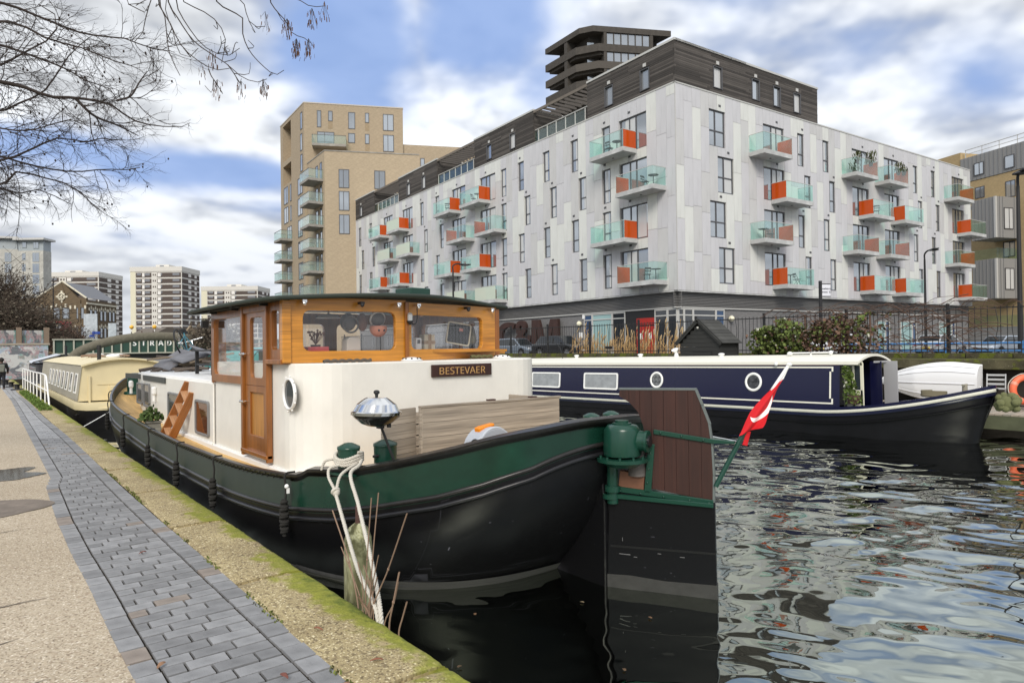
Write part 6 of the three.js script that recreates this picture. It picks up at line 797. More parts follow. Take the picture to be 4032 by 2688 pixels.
// ---------------------------------------------------------------- fence, ivy, reeds, street furniture
{
  const f = thing('railing_fence', 'tall black railing fence with thin bars along the far bank', 'fence'), X = BANK_X + .42, y0 = 1.36, y1 = 2.62; const r = rng(61);
  const bg = [0, .04, -.05, .09].map((b) => tube([[0, y0, 0], [0, y0 + .4, b * .3], [0, y0 + .75, b], [0, y1, b * .2]], .010, 5, 6)); let n = 0; const rest = [];
  for (let z = 2.0; z > -46; z -= .145) { const b = bg[r() < .8 ? 0 : 1 + Math.floor(r() * 3)]; if (n++ < 300) { const m = part(f, 'bar', b, M.black); m.position.set(X, 0, z); } else { const q = b.clone(); q.translate(X, 0, z); rest.push(q); } } if (rest.length) part(f, 'bars', rest, M.black).userData.kind = 'stuff';
  for (let z = 1.2; z > -46; z -= 2.75) part(f, 'post', bx(.07, 1.42, .07, X + .03, y0 + .66, z), M.black); part(f, 'top_rail', bx(.03, .03, 48, X + .02, y1 - .06, -22), M.black); part(f, 'bottom_rail', bx(.03, .03, 48, X + .02, y0 + .12, -22), M.black);
  for (const y of [1.48, 1.6, 1.72]) part(f, 'mesh_wire', bar([X - .01, y, 2], [X - .01, y, -11.5], .006, 4), M.black);
  const b = thing('blue_railing', 'low blue painted railing in front of the parked cars on the right', 'railing'), bm = mat({ color: lin(.06, .20, .45), roughness: .45 }); for (const y of [1.64, 1.42]) part(b, 'rail', bar([22.6, y, 2], [22.6, y, -10.6], .03, 8), bm); for (let z = 1.8; z > -10.6; z -= 1.9) part(b, 'post', bx(.06, .9, .06, 22.6, 1.25, z), bm);
  // ivy and bramble over the fence
  const iv = thing('ivy_hedge', 'ivy and bramble hedge with green leaves and brown vines overgrowing the fence', 'hedge'); const lv = [], vn = [];
  for (let i = 0; i < 7200; i++) { const t = r(), z = lerp(-12.7, -8.6, Math.pow(t, 1.25)) + rr(-.2, .2, r), top = 2.28 + .95 * (fbm(z * 1.1 + 20, 2.5, 0, 3) - .28) + (z < -11.6 ? -.25 * (-11.6 - z) : 0), dens = z < -11.3 ? 1 : z < -9.8 ? .75 : .45; if (r() > dens) continue; let y = lerp(1.15, top, Math.pow(r(), z < -11 ? 1.2 : .7)); if (z < -12.2) y = Math.min(y, 1.2 + (z + 12.95) * 3.2 + .5); const bul = (.42 * Math.sin(Math.PI * clamp((y - 1.0) / 1.9)) + .10) * (.45 + 1.1 * fbm(z * 2.2, y * 2.2 + 7, 0, 3)); if (fbm(z * 3 + 9, y * 3, 0, 3) < (z < -11 ? .36 : .43)) continue; const x = X - .05 + rr(-bul, bul * .6, r) + .1 * (fbm(z * 2, y * 2, 0, 2) - .5); const green = r() < (z < -11 ? .85 : y > 2.45 ? .6 : .28); const s = rr(.05, .095, r), g = new THREE.PlaneGeometry(s, s * 1.1); g.rotateX(rr(-1.3, 1.3, r)); g.rotateY(rr(0, 6.28, r)); g.translate(x, y, z); const v = rr(.55, 1.5, r); if (r() < .02) tintG(g, .5, .5, .42); else if (green) tintG(g, .10 * v, .135 * v, .028 * v); else tintG(g, .13 * v, .075 * v, .05 * v); lv.push(g); }
  part(iv, 'foliage', lv, mat({ vertexColors: true, side: THREE.DoubleSide, roughness: .75 }));
  for (let i = 0; i < 230; i++) { const z = lerp(-12.6, -6.5, r()), y = rr(1.35, 2.75, r), L = rr(.4, 1.1, r), a = rr(-.9, .9, r); vn.push(tube([[X + rr(-.25, .1, r), y, z], [X + rr(-.35, .1, r), y + .12 + a * .1, z + L * .5], [X + rr(-.25, .1, r), y + a * .4 - .05, z + L]], rr(.005, .012, r), 4, 6)); } for (let i = 0; i < 30; i++) { const z = lerp(-11, -4, r()); vn.push(tube([[X, 2.55, z], [X - .1, 2.7 + rr(0, .15, r), z + rr(.1, .4, r)], [X - .05, 2.6 + rr(-.2, .2, r), z + rr(.4, .9, r)]], .006, 4, 6)); } for (const z of [-12.2, -11.2, -10.1, -9.2]) vn.push(tube([[X, 1.1, z], [X - .1, 1.8, z + .15], [X, 2.6, z + .1]], .03, 5)); part(iv, 'vines', vn, mat({ color: lin(.115, .07, .05), roughness: .95 }));
  // reeds
  const rd = [], pm = []; for (let i = 0; i < 260; i++) { const z = rr(-22.6, -16.4, r), x = X + rr(.3, 1.5, r), h = rr(.5, 1.15, r) * (.75 + .5 * fbm(z * .7, 3.3, 0, 2)) + (r() < .16 ? .45 : 0), lx = rr(-.15, .15, r), lz = rr(-.2, .35, r), y = 1.05; rd.push(tube([[x, y, z], [x + lx * .4, y + h * .6, z + lz * .4], [x + lx, y + h, z + lz]], rr(.006, .012, r), 4, 4)); if (r() < .75) { const g = new THREE.PlaneGeometry(.03, rr(.25, .5, r)); g.rotateZ(rr(-.9, .9, r)); g.rotateY(rr(0, 6, r)); g.translate(x + lx * .6, y + h * rr(.3, .9, r), z + lz * .6); rd.push(g); } if (r() < .3) { const p = sph(.035, 0, 0, 0, .8, 4, .8, 6); p.rotateX(rr(.2, .6, r)); p.translate(x + lx, y + h + .08, z + lz); pm.push(p); } }
  const reeds = thing('reed_clump', 'clump of dry straw coloured reeds behind the fence beside the black shed', 'reeds'); part(reeds, 'stalks', rd, mat({ color: lin(.52, .34, .15), roughness: .9, side: THREE.DoubleSide })).userData.kind = 'stuff'; part(reeds, 'plumes', pm, mat({ color: lin(.50, .38, .22), roughness: 1 })).userData.kind = 'stuff';
  const bp = thing('bank_bollard', 'short timber post with a black cap among the reeds', 'post', null, [X + .15, 1.05, -19.8]); part(bp, 'post', rbx(.16, .55, .16, .01, 0, .27, 0), M.oldWood); part(bp, 'cap', rbx(.24, .1, .24, .03, 0, .58, 0), M.black);
  // lamps and sign
  const lamp = (name, label, p, h, dir, arm) => { const t = thing(name, label, 'street lamp', 'street lamps along the far bank', p, dir); part(t, 'pole', [cyl(.05, .085, h, 0, h / 2, 0, 12)], M.black); part(t, 'arm', tube([[0, h - .02, 0], [0, h + .28, 0], [arm * .25, h + .42, 0], [arm * .7, h + .42, 0]], .045, 8), M.black); part(t, 'lamp_head', [rbx(.75, .07, .3, .03, arm * .9, h + .40, 0), cyl(.2, .26, .05, arm * .9, h + .36, 0, 16)], M.darkSteel); return t; };
  const sY = (x) => streetY(x);
  lamp('street_lamp', 'black curved street lamp in front of the right side of the white block', [42.5, sY(42.5), -15.5], 5.6, 0.68, -1.5);
  lamp('street_lamp', 'black street lamp seen above the wheelhouse roof before the left face', [24.3, sY(24.3), -36.6], 5.7, -.3, .9);
  lamp('street_lamp', 'thick black lamp post cut off by the right edge of the picture', [26.64, sY(26.64), -6.92], 5.75, .68, -.35);
  const sg = thing('street_name_sign', 'street name plate on a tall dark post rising from the hedge', 'sign', null, [25.5, sY(25.5), -12.96], -0.5); part(sg, 'post', bx(.09, 3.1, .09, 0, 1.55, 0), M.darkSteel); part(sg, 'bracket', bx(.42, .03, .03, .22, 2.98, 0), M.darkSteel); part(sg, 'bracket', bx(.42, .03, .03, .22, 2.50, 0), M.darkSteel); const pl = part(sg, 'plate', bx(.36, .44, .015, .24, 2.74, 0), mat({ color: lin(.74, .75, .80), roughness: .4 })); const l1 = text3('Bowberry', .07, .003, fontB), l2 = text3('Street  E3', .07, .003, fontB); l1.rotateY(0); l1.translate(.24, 2.79, .009); l2.translate(.24, 2.67, .009); part(pl, 'lettering', [l1, l2], mat({ color: lin(.03, .03, .05) }));
}
// ---------------------------------------------------------------- parked cars
{
  const gl = new THREE.MeshPhysicalMaterial({ color: lin(.02, .024, .028), roughness: .04, ior: 1.6 }), tyre = mat({ color: lin(.012, .012, .012), roughness: .9 }), rim = mat({ color: lin(.35, .35, .36), roughness: .3, metalness: .8 }), plastic = mat({ color: lin(.02, .02, .02), roughness: .7 });
  const car = (label, col, pos, ry, o = {}) => {
    const { L = 4.15, H = 1.47, W = 1.74, sedan = 0, suv = 0 } = o, t = thing('parked_car', label, 'car', 'cars parked by the white block', pos, ry); const h0 = .26 + suv * .06, sh = .86 + suv * .08, x0 = -L / 2, x1 = L / 2, wr = .31 + suv * .03, fx = x1 - .82, rx = x0 + .78;
    const paint = new THREE.MeshPhysicalMaterial({ color: col, roughness: .32, metalness: .25, clearcoat: 1, clearcoatRoughness: .06 });
    const s = new THREE.Shape(); s.moveTo(x0 + .02, h0 + .08); s.lineTo(rx - wr - .05, h0); s.absarc(rx, wr, wr + .05, Math.PI, 0, true); s.lineTo(fx - wr - .05, h0); s.absarc(fx, wr, wr + .05, Math.PI, 0, true); s.lineTo(x1 - .06, h0 + .02); s.quadraticCurveTo(x1 + .02, h0 + .25, x1 - .02, sh - .24); s.quadraticCurveTo(x1 - .25, sh - .06, x1 - 1.0, sh + .02); s.lineTo(x0 + (sedan ? .9 : .3), sh + .05); s.quadraticCurveTo(x0 + .02, sh + .02, x0 - .01, sh - .2); s.lineTo(x0 + .02, h0 + .08);
    const body = new THREE.ExtrudeGeometry(s, { depth: W - .14, bevelEnabled: true, bevelSize: .05, bevelThickness: .07, bevelOffset: -.05, bevelSegments: 3, curveSegments: 8 }); body.translate(0, 0, -(W - .14) / 2); part(t, 'body', toCreasedNormals(norm(body), .6), paint);
    const rf = sedan ? x0 + 1.35 : x0 + .55, P = [[x1 - 1.02, sh], [x1 - 1.72, H - .03], [x1 - 2.0, H], [rf + .1, H - .03], [sedan ? x0 + .75 : x0 + .16, sh]]; const cab = (inset, k) => { const q = extr(P, W - .26 - inset, .0); q.translate(0, 0, -(W - .26 - inset) / 2); const p = q.attributes.position; for (let i = 0; i < p.count; i++) { const f = clamp((p.getY(i) - sh) / (H - sh)); p.setZ(i, p.getZ(i) * (1 - .17 * f)); } q.computeVertexNormals(); return q; };
    part(t, 'roof_and_pillars', cab(.02), paint);
    const cx = P.reduce((a, p) => a + p[0], 0) / 5, inn = P.map(([x, y]) => [cx + (x - cx) * .9, sh + .03 + (y - sh) * .82]); const win = extr(inn, W - .262, 0); win.translate(0, 0, -(W - .262) / 2); { const p = win.attributes.position; for (let i = 0; i < p.count; i++) { const f = clamp((p.getY(i) - sh) / (H - sh)); p.setZ(i, p.getZ(i) * (1 - .17 * f) * 1.006); } win.computeVertexNormals(); } part(t, 'side_glass', win, gl);
    const pillar = [bx(.07, .46, W - .25, x0 + L * .47, sh + .22, 0)]; part(t, 'door_pillar', pillar.map((q) => { const p = q.attributes.position; for (let i = 0; i < p.count; i++) { const f = clamp((p.getY(i) - sh) / (H - sh)); p.setZ(i, p.getZ(i) * (1 - .17 * f) * 1.01); } return q; }), plastic);
    const quad = (a, b, k) => { const z0 = (W - .4) / 2, z1 = (W - .56) / 2, d = [b[1] - a[1], a[0] - b[0]], l = Math.hypot(...d) || 1, nx = k * d[0] / l * .008, ny = Math.abs(d[1] / l) * .008; return grid(1, 1, (u, v) => [lerp(a[0], b[0], v) + nx, lerp(a[1], b[1], v) + ny, (u * 2 - 1) * lerp(z0, z1, v)]); };
    part(t, 'windscreen', quad(lerpP(P[0], P[1], .08), lerpP(P[0], P[1], .95), 1), gl); part(t, 'rear_window', quad(lerpP(P[4], P[3], .25), lerpP(P[4], P[3], .9), -1), gl);
    for (const x of [rx, fx]) for (const z of [-1, 1]) { const w = part(t, 'wheel', cyl(wr, wr, .2, x, wr, z * (W / 2 - .11), 24, Math.PI / 2), tyre); part(w, 'rim', [cyl(wr * .64, wr * .64, .205, x, wr, z * (W / 2 - .109), 16, Math.PI / 2)], rim); }
    for (const z of [-1, 1]) { part(t, 'headlight', sph(.13, x1 - .17, sh - .22, z * (W / 2 - .22), .9, .6, 1.2, 10), mat({ color: lin(.7, .72, .74), roughness: .1 })); part(t, 'tail_light', rbx(.08, .2, .24, .03, x0 + .04, sh - .14, z * (W / 2 - .19)), mat({ color: lin(.45, .01, .015), roughness: .2 })); part(t, 'mirror', rbx(.1, .1, .17, .03, x1 - 1.28, sh + .07, z * (W / 2 + .05)), paint); }
    part(t, 'grille', rbx(.06, .16, W * .5, .02, x1 - .02, sh - .33, 0), plastic); part(t, 'bumper', rbx(.12, .14, W - .2, .04, x1 - .05, h0 + .1, 0), plastic); part(t, 'number_plate', bx(.02, .11, .5, x1 + .02, h0 + .2, 0), mat({ color: lin(.75, .75, .73) })); part(t, 'number_plate', bx(.02, .11, .5, x0 - .015, h0 + .3, 0), mat({ color: lin(.75, .6, .08) })); return t;
  };
  const lerpP = (a, b, t) => [lerp(a[0], b[0], t), lerp(a[1], b[1], t)];
  const a = -85.5 * DEG, g = (x) => streetY(x);
  const put = (label, col, x, z, ry, o) => car(label, col, [x, g(x), z], ry, o);
  put('blue grey hatchback parked in front of the rusty letters', lin(.20, .24, .29), 33.0, -40.8, a, {}); put('black compact car parked between the letters and the entrance', lin(.02, .021, .024), 31.9, -34.6, a, { suv: 1, H: 1.53 });
  put('white car half hidden behind the ivy hedge', lin(.72, .73, .75), 42.0, -20.2, 4.5 * -DEG, {}); put('silver car with a black pillar right of the curved street lamp', lin(.50, .53, .56), 50.2, -17.4, 4.5 * -DEG, { suv: 1 }); put('blue grey saloon showing its red tail light on the right', lin(.30, .35, .42), 54.6, -15.2, Math.PI - .3, { sedan: 1, L: 4.5, H: 1.42 }); put('white car at the right edge behind the blue railing', lin(.72, .74, .76), 58.6, -11.5, 4.5 * -DEG, {});
}
// ---------------------------------------------------------------- cream boat, dark boat, towpath railing, walker
{
  const cb = thing('cream_boat', 'cream wide boat with a row of side windows moored beyond the barge', 'boat', null, [3.55, WATER, -23.2]);
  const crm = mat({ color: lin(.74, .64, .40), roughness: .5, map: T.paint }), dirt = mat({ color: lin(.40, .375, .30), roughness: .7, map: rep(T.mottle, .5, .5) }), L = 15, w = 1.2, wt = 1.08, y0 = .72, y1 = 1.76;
  const hs = (s) => grid(30, 4, (u, v) => { const z = 1.3 - u * (L + 2), b = z > 0 ? 1.25 * Math.sqrt(Math.max(0, 1 - (z / 1.3) ** 2)) : 1.25; return [s * b, lerp(.50, -.4, v), z]; });
  part(cb, 'hull', planar(merge([hs(1), hs(-1)])), M.hull); part(cb, 'gunwale', sweep([...Array(31)].map((_, i) => { const z = 1.3 - i / 30 * (L + 2), b = z > 0 ? 1.25 * Math.sqrt(Math.max(0, 1 - (z / 1.3) ** 2)) : 1.25; return [-b, .5, z, -1, 0]; }), [[.03, .22], [.05, 0], [-.05, 0], [-.05, .22]]), crm); part(cb, 'deck', bx(2.4, .04, L, 0, .66, -L / 2), crm); part(cb, 'fore_deck', cyl(1.2, 1.2, .04, 0, .56, 0, 24), crm);
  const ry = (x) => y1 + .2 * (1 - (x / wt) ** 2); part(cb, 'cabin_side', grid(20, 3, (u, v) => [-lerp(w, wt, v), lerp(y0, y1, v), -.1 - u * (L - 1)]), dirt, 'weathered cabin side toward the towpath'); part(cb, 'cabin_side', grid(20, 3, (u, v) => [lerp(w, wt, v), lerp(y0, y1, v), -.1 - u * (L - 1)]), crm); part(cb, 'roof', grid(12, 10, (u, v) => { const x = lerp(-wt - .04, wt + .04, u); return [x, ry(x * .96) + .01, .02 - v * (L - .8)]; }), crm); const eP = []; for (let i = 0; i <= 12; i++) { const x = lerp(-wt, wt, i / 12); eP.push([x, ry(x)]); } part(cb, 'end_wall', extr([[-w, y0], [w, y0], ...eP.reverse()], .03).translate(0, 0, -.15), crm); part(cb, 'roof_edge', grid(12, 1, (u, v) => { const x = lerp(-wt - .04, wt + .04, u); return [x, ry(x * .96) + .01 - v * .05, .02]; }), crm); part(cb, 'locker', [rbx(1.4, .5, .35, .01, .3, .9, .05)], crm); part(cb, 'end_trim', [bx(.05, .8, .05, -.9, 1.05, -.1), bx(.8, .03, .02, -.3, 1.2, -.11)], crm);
  for (let i = 0; i < 8; i++) { const z = -1.0 - i * 1.25; const tl = (q) => { q.rotateZ(-.115); q.translate(-1.15, 1.22, z); return q; }; const f = part(cb, 'window', [tl(bx(.03, .60, .035, 0, 0, .28)), tl(bx(.03, .60, .035, 0, 0, -.28)), tl(bx(.03, .035, .525, 0, .28, 0)), tl(bx(.03, .035, .525, 0, -.28, 0))], M.whitePlain); part(f, 'pane', tl(bx(.012, .54, .54, -.002, 0, 0)), M.darkGlass); }
  part(cb, 'chimney', [cyl(.055, .055, .52, -.55, 2.1, -.9, 12), cyl(.065, .065, .06, -.55, 2.3, -.9, 12)], M.black); part(cb, 'bow_rail', tube([[-.5, .75, .6], [-.5, 1.0, .7], [-.1, 1.05, .9], [.1, .8, 1.0]], .015, 6), M.darkSteel); part(cb, 'mooring_line', [bar([-.3, .72, .9], [-1.3, .35, .2], .012, 5)], M.darkRope); part(cb, 'mooring_line', [bar([-.1, .72, 1.1], [-1.3, .1, 1.6], .012, 5)], M.whitePlain);
  const r = rng(19); for (let i = 0; i < 9; i++) { const o = solo('roof_log', tube([[-rr(.2, .45, r), 0, 0], [0, rr(0, .05, r), 0], [rr(.2, .45, r), 0, 0]], rr(.03, .06, r), 6, 6), i % 3 ? M.stem : M.oldWood, 'loose logs scattered on the cream boat roof', 'log', 'logs on the cream boat'); o.position.set(rr(3.2, 4.2, r), 1.56, rr(-29, -25, r)); o.rotation.y = rr(0, 3, r); } for (let i = 0; i < 6; i++) { const o = solo('roof_bag', sph(.16, 0, 0, 0, 1.3, .5, .9, 10), M.whitePlain, 'white sacks lying along the cream boat roof', 'sack', 'sacks on the cream boat'); o.position.set(rr(3.4, 4.3, r), 1.56, -25.5 - i * 1.3); }
  const db = thing('dark_boat', 'dark old boat under a pale tarpaulin moored furthest along the towpath', 'boat', null, [3.4, WATER, -43]); part(db, 'hull', [rbx(2.3, 1.0, 9, .2, 0, .3, 0)], M.hull); part(db, 'cabin', [rbx(2.0, .9, 6, .08, 0, 1.15, -.3)], mat({ color: lin(.04, .04, .045), roughness: .6 })); part(db, 'tarpaulin', grid(8, 8, (u, v) => { const x = lerp(-1.15, 1.15, u); return [x, 2.05 - .32 * Math.abs(x) - .05 * Math.sin(v * 9 + x), lerp(2.9, -2.8, v)]; }), mat({ color: lin(.50, .53, .58), roughness: .6, side: THREE.DoubleSide })); part(db, 'chimney', cyl(.06, .06, .6, .3, 2.2, 1.5, 10), M.black); part(db, 'window_band', bx(2.02, .3, 4.8, 0, 1.3, -.3), M.darkGlass); part(db, 'deck_clutter', [rbx(.9, .3, .7, .08, -.2, .95, 3.3, .3), rbx(.6, .4, .5, .1, .5, 1.0, 3.6, .8)], mat({ color: lin(.10, .11, .10), roughness: .9 }));
  const tb = thing('tarpaulin_boat', 'boat under a turquoise tarpaulin seen through the wheelhouse windows', 'boat', null, [13.6, WATER, -45]); part(tb, 'hull', rbx(2.4, .9, 10, .2, 0, .2, 0), M.hull); part(tb, 'tarpaulin', grid(14, 40, (u, v) => { const a = (u - .5) * 2, z = lerp(4.9, -4.9, v); return [a * 1.22, .55 + 1.75 * Math.pow(1 - Math.abs(a) ** 3, .6) + .06 * (fbm(u * 6, v * 18, 0, 3) - .5), z + .05 * Math.sin(u * 9)]; }), mat({ color: lin(.05, .36, .36), roughness: .6, side: THREE.DoubleSide })); part(tb, 'tarpaulin_end', extr([[-1.2, .55], [1.2, .55], [1.05, 1.6], [.5, 2.2], [-.5, 2.2], [-1.05, 1.6]], .03).translate(0, 0, 4.88), mat({ color: lin(.05, .34, .34), roughness: .6 }));
  const rl = thing('white_railing', 'white tubular railing along the quay edge by the cream boat', 'railing'), wp = M.whitePlain; const X = 1.84; for (let i = 0; i < 8; i++) part(rl, 'post', bar([X, 0, -27.2 - i * 1.85], [X, .95, -27.2 - i * 1.85], .024, 8), wp); part(rl, 'rail', tube([[X, .95, -40.2], [X, .95, -33], [X, .95, -27.0], [X, .90, -26.7], [X, .0, -25.6]], .026, 8, 60), wp); part(rl, 'rail', tube([[X, .47, -40.2], [X, .47, -33], [X, .47, -26.3]], .022, 8), wp);
  solo('grass_verge', (() => { const q = []; for (let i = 0; i < 2600; i++) { const t = r() < .5; const z = t ? rr(-36, -24, r) : rr(-52, -42, r), x = t ? rr(1.5, 1.8, r) : rr(-4, .9, r), h = rr(.04, .12, r) * (t ? 1 : 2), g = new THREE.PlaneGeometry(.03, h); g.translate(0, h / 2, 0); g.rotateX(rr(-.5, .5, r)); g.rotateY(rr(0, 6, r)); g.translate(x, 0, z); const v = rr(.7, 1.4, r); tintG(g, .10 * v, .16 * v, .03 * v); q.push(g); } return q; })(), mat({ vertexColors: true, side: THREE.DoubleSide, roughness: .9 }), 'short green grass beside the towpath', 'grass').userData.kind = 'stuff';
  for (let i = 0; i < 3; i++) { const z = -38.6 - i * 3.4; const t = thing('mooring_bollard', ['low black mooring bollard nearest on the towpath edge', 'low black mooring bollard second along the towpath', 'low black mooring bollard furthest along the towpath'][i], 'bollard', 'bollards on the towpath', [1.55 - i * .1, 0, z]); part(t, 'base', cyl(.22, .26, .06, 0, .03, 0, 14), M.black); part(t, 'post', [cyl(.09, .1, .2, 0, .12, 0, 12), cyl(.15, .12, .06, 0, .24, 0, 12)], M.black); }
}
{
  // person walking away on the towpath
  const S = 1.46 / 1.7, J = { head: [0, 1.60, .02], neck: [0, 1.44, .02], chest: [0, 1.25, .02], hip: [0, .92, 0], sl: [-.18, 1.38, .02], sr: [.18, 1.38, .02], el: [-.27, 1.10, .05], er: [.28, 1.12, -.04], wl: [-.26, .88, -.06], wr: [.27, .90, -.18], hl: [-.09, .9, 0], hr: [.09, .9, 0], kl: [-.10, .50, -.06], kr: [.10, .50, -.02], al: [-.11, .09, .12], ar: [.10, .07, -.10], tl: [-.11, .04, .02], tr: [.10, .03, -.23] };
  const bones = [['head', 'head', .105, .105], ['neck', 'head', .06, .07], ['neck', 'chest', .08, .16], ['chest', 'hip', .175, .15], ['chest', 'sl', .14, .085], ['chest', 'sr', .14, .085], ['sl', 'el', .085, .062], ['el', 'wl', .06, .045], ['sr', 'er', .085, .062], ['er', 'wr', .06, .045], ['wl', 'wl', .05, .05], ['wr', 'wr', .05, .05], ['hip', 'hl', .15, .11], ['hip', 'hr', .15, .11], ['hl', 'kl', .105, .072], ['kl', 'al', .07, .052], ['hr', 'kr', .105, .072], ['kr', 'ar', .07, .052], ['al', 'tl', .055, .045], ['ar', 'tr', .055, .045]];
  const N = 72, mc = new MarchingCubes(N, mat({}), false, false, 60000); mc.isolation = 0; const half = .95; const P = new THREE.Vector3();
  for (let k = 0; k < N; k++) for (let j = 0; j < N; j++) for (let i = 0; i < N; i++) { const x = (i / N * 2 - 1) * half, y = (j / N * 2 - 1) * half + .86, z = (k / N * 2 - 1) * half; let d = 9; for (const [a, b, ra, rb] of bones) { const A = J[a], B = J[b], dx = B[0] - A[0], dy = B[1] - A[1], dz = B[2] - A[2], l2 = dx * dx + dy * dy + dz * dz; const t = l2 ? clamp(((x - A[0]) * dx + (y - A[1]) * dy + (z - A[2]) * dz) / l2) : 0; const e = Math.hypot(x - A[0] - dx * t, y - A[1] - dy * t, z - A[2] - dz * t) - lerp(ra, rb, t); const h = clamp(.5 + .5 * (d - e) / .035); d = lerp(d, e, h) - .035 * h * (1 - h); } mc.field[i + j * N + k * N * N] = -d; }
  mc.update(); const cnt = mc.count, g = new THREE.BufferGeometry(), ps = mc.positionArray.slice(0, cnt * 3); for (let i = 0; i < cnt; i++) { ps[3 * i] *= half; ps[3 * i + 1] = ps[3 * i + 1] * half + .86; ps[3 * i + 2] *= half; } g.setAttribute('position', new THREE.BufferAttribute(new Float32Array(ps), 3)); g.setAttribute('normal', new THREE.BufferAttribute(new Float32Array(mc.normalArray.slice(0, cnt * 3)), 3)); g.computeVertexNormals(); const col = new Float32Array(cnt * 3); for (let i = 0; i < cnt; i++) { const y = ps[3 * i + 1], x = Math.abs(ps[3 * i]), z = ps[3 * i + 2]; let c = [.02, .021, .028]; if (y > .88 && y < 1.45) c = [.022, .022, .024]; if (y > 1.46) c = [.30, .17, .12]; if (x > .2 && y < .93 && y > .8) c = [.30, .17, .12]; if (y < .09) c = [.20, .13, .10]; col.set(c, 3 * i); } g.setAttribute('color', new THREE.BufferAttribute(col, 3)); planar(g);
  const p = thing('person', 'person in dark clothes with a grey backpack walking away on the towpath', 'person', null, [1.02, 0, -40.2], -.03); p.scale.setScalar(S);
  part(p, 'body', g, mat({ vertexColors: true, roughness: .85 })); part(p, 'hair', [sph(.118, 0, 1.625, .035, 1, 1.05, 1.02, 14), sph(.06, 0, 1.53, .08, 1.2, 1, .8, 10)], mat({ color: lin(.018, .014, .012), roughness: .8 })); part(p, 'backpack', [rbx(.30, .42, .16, .06, 0, 1.16, .24), rbx(.22, .18, .06, .03, 0, 1.05, .34)], mat({ color: lin(.16, .165, .14), roughness: .85 })); part(p, 'jacket_hem', lathe([[.17, .08], [.185, 0], [.175, -.02]], 16).scale(1, 1, .85).translate(0, .86, 0), mat({ color: lin(.022, .022, .024), roughness: .85, side: THREE.DoubleSide }));
}
// ---------------------------------------------------------------- bridge and background along the canal
{
  const b = thing('canal_bridge', 'low green iron canal bridge with white posts and painted letters', 'bridge'), z = -60, gm = mat({ color: lin(.022, .062, .045), roughness: .6 }), wm = mat({ color: lin(.42, .42, .35), roughness: .7 });
  part(b, 'deck', bx(26, .35, 6, 12, 1.42, z - 3.1), M.black); part(b, 'bottom_flange', bx(18, .09, .2, 13.5, 1.60, z + .08), wm); part(b, 'top_flange', bx(18, .09, .2, 13.5, 2.66, z + .08), wm); part(b, 'abutment', bx(8, 3.2, 5, 2.6, .0, z - 3), mat({ color: lin(.10, .085, .06), roughness: .95, map: rep(T.brick, .55, .55) }));
  let i = 0; const L = 'STRAD'; for (let x = 4.6; x < 22.4; x += .62, i++) { part(b, 'panel', bx(.5, .97, .05, x + .31, 2.13, z), gm); part(b, 'post', bx(.1, .97, .12, x, 2.13, z + .06), wm); const k = Math.round((x - 9.6) / .62); if (k >= 0 && k < 5 && Math.abs(x - 9.6 - k * .62) < .31) { const t = text3(L[k], .42, .02, fontB); t.translate(x + .31, 2.38, z + .035); part(b, 'letter', t, M.whitePlain); } }
  const pp = thing('pipe_bridge', 'arched grey pipe crossing the canal in front of the bridge', 'pipe'); part(pp, 'pipe', tube([[4.6, .9, -52], [5.4, 1.75, -52], [7.0, 2.38, -52], [9.2, 2.72, -52], [11.6, 2.66, -52], [14, 2.2, -52], [17, 1.5, -52]], .30, 14, 60), mat({ color: lin(.17, .155, .115), roughness: .95, map: rep(T.mottle, 20, 3) })); for (const [x, y] of [[9.0, 2.95], [9.7, 2.95]]) part(pp, 'spike', bx(.05, .35, .05, x, y, -52), M.rust); part(pp, 'abutment', rbx(1.6, 2.4, 1.4, .05, 4.4, .3, -52), mat({ color: lin(.12, .11, .08), roughness: .95, map: rep(T.brick, .55, .55) }));
  T.graf = tex(512, 128, (x, y) => { let c = [.55, .55, .53]; const bl = [[.70, .69, .68], [.50, .62, .60], [.62, .54, .55], [.62, .66, .72], [.42, .43, .45], [.74, .74, .73]]; for (let k = 0; k < 6; k++) { const n = fbm(x * 16 + k * 7, y * 4 + k * 3, 0, 3); const n2 = Math.abs(fbm(x * 30 + k * 5, y * 8 + k, 0, 2) - .5); if (n > .56) c = bl[k]; if (n2 < .012) c = bl[(k + 3) % 6]; } return c; });
  const gw = thing('graffiti_wall', 'long low wall covered in pale graffiti beyond the towpath', 'wall'); part(gw, 'wall', bx(16, 2.3, .4, -4.0, 1.1, -56.5), mat({ map: rep(T.graf, .08, .42), roughness: .9 })); part(gw, 'coping', bx(16.2, .12, .5, -4.0, 2.3, -56.5), M.oldWood); for (let x = -10; x < 4; x += 1.55) part(gw, 'pier', bx(.3, 1.1, .45, x, 2.9, -57), mat({ color: lin(.20, .15, .11), roughness: .9 }));
  for (let x = -10, k = 0; x < 3; x += 1.55, k++) part(gw, 'panel', bx(1.2, .9, .1, x + .78, 2.8, -57.05), mat({ map: rep(T.graf, .2, .3), roughness: .9, color: lin(.8, .8, .8) }));
  for (const [x, l] of [[-.7, 'thin dark post left of the walker before the graffiti'], [.4, 'thin rusty post right of the walker before the graffiti']]) solo('wall_post', cyl(.06, .06, 3, x, 1.4, -50, 8), x < 0 ? M.black : M.rust, l, 'post', 'posts before the graffiti wall');
}
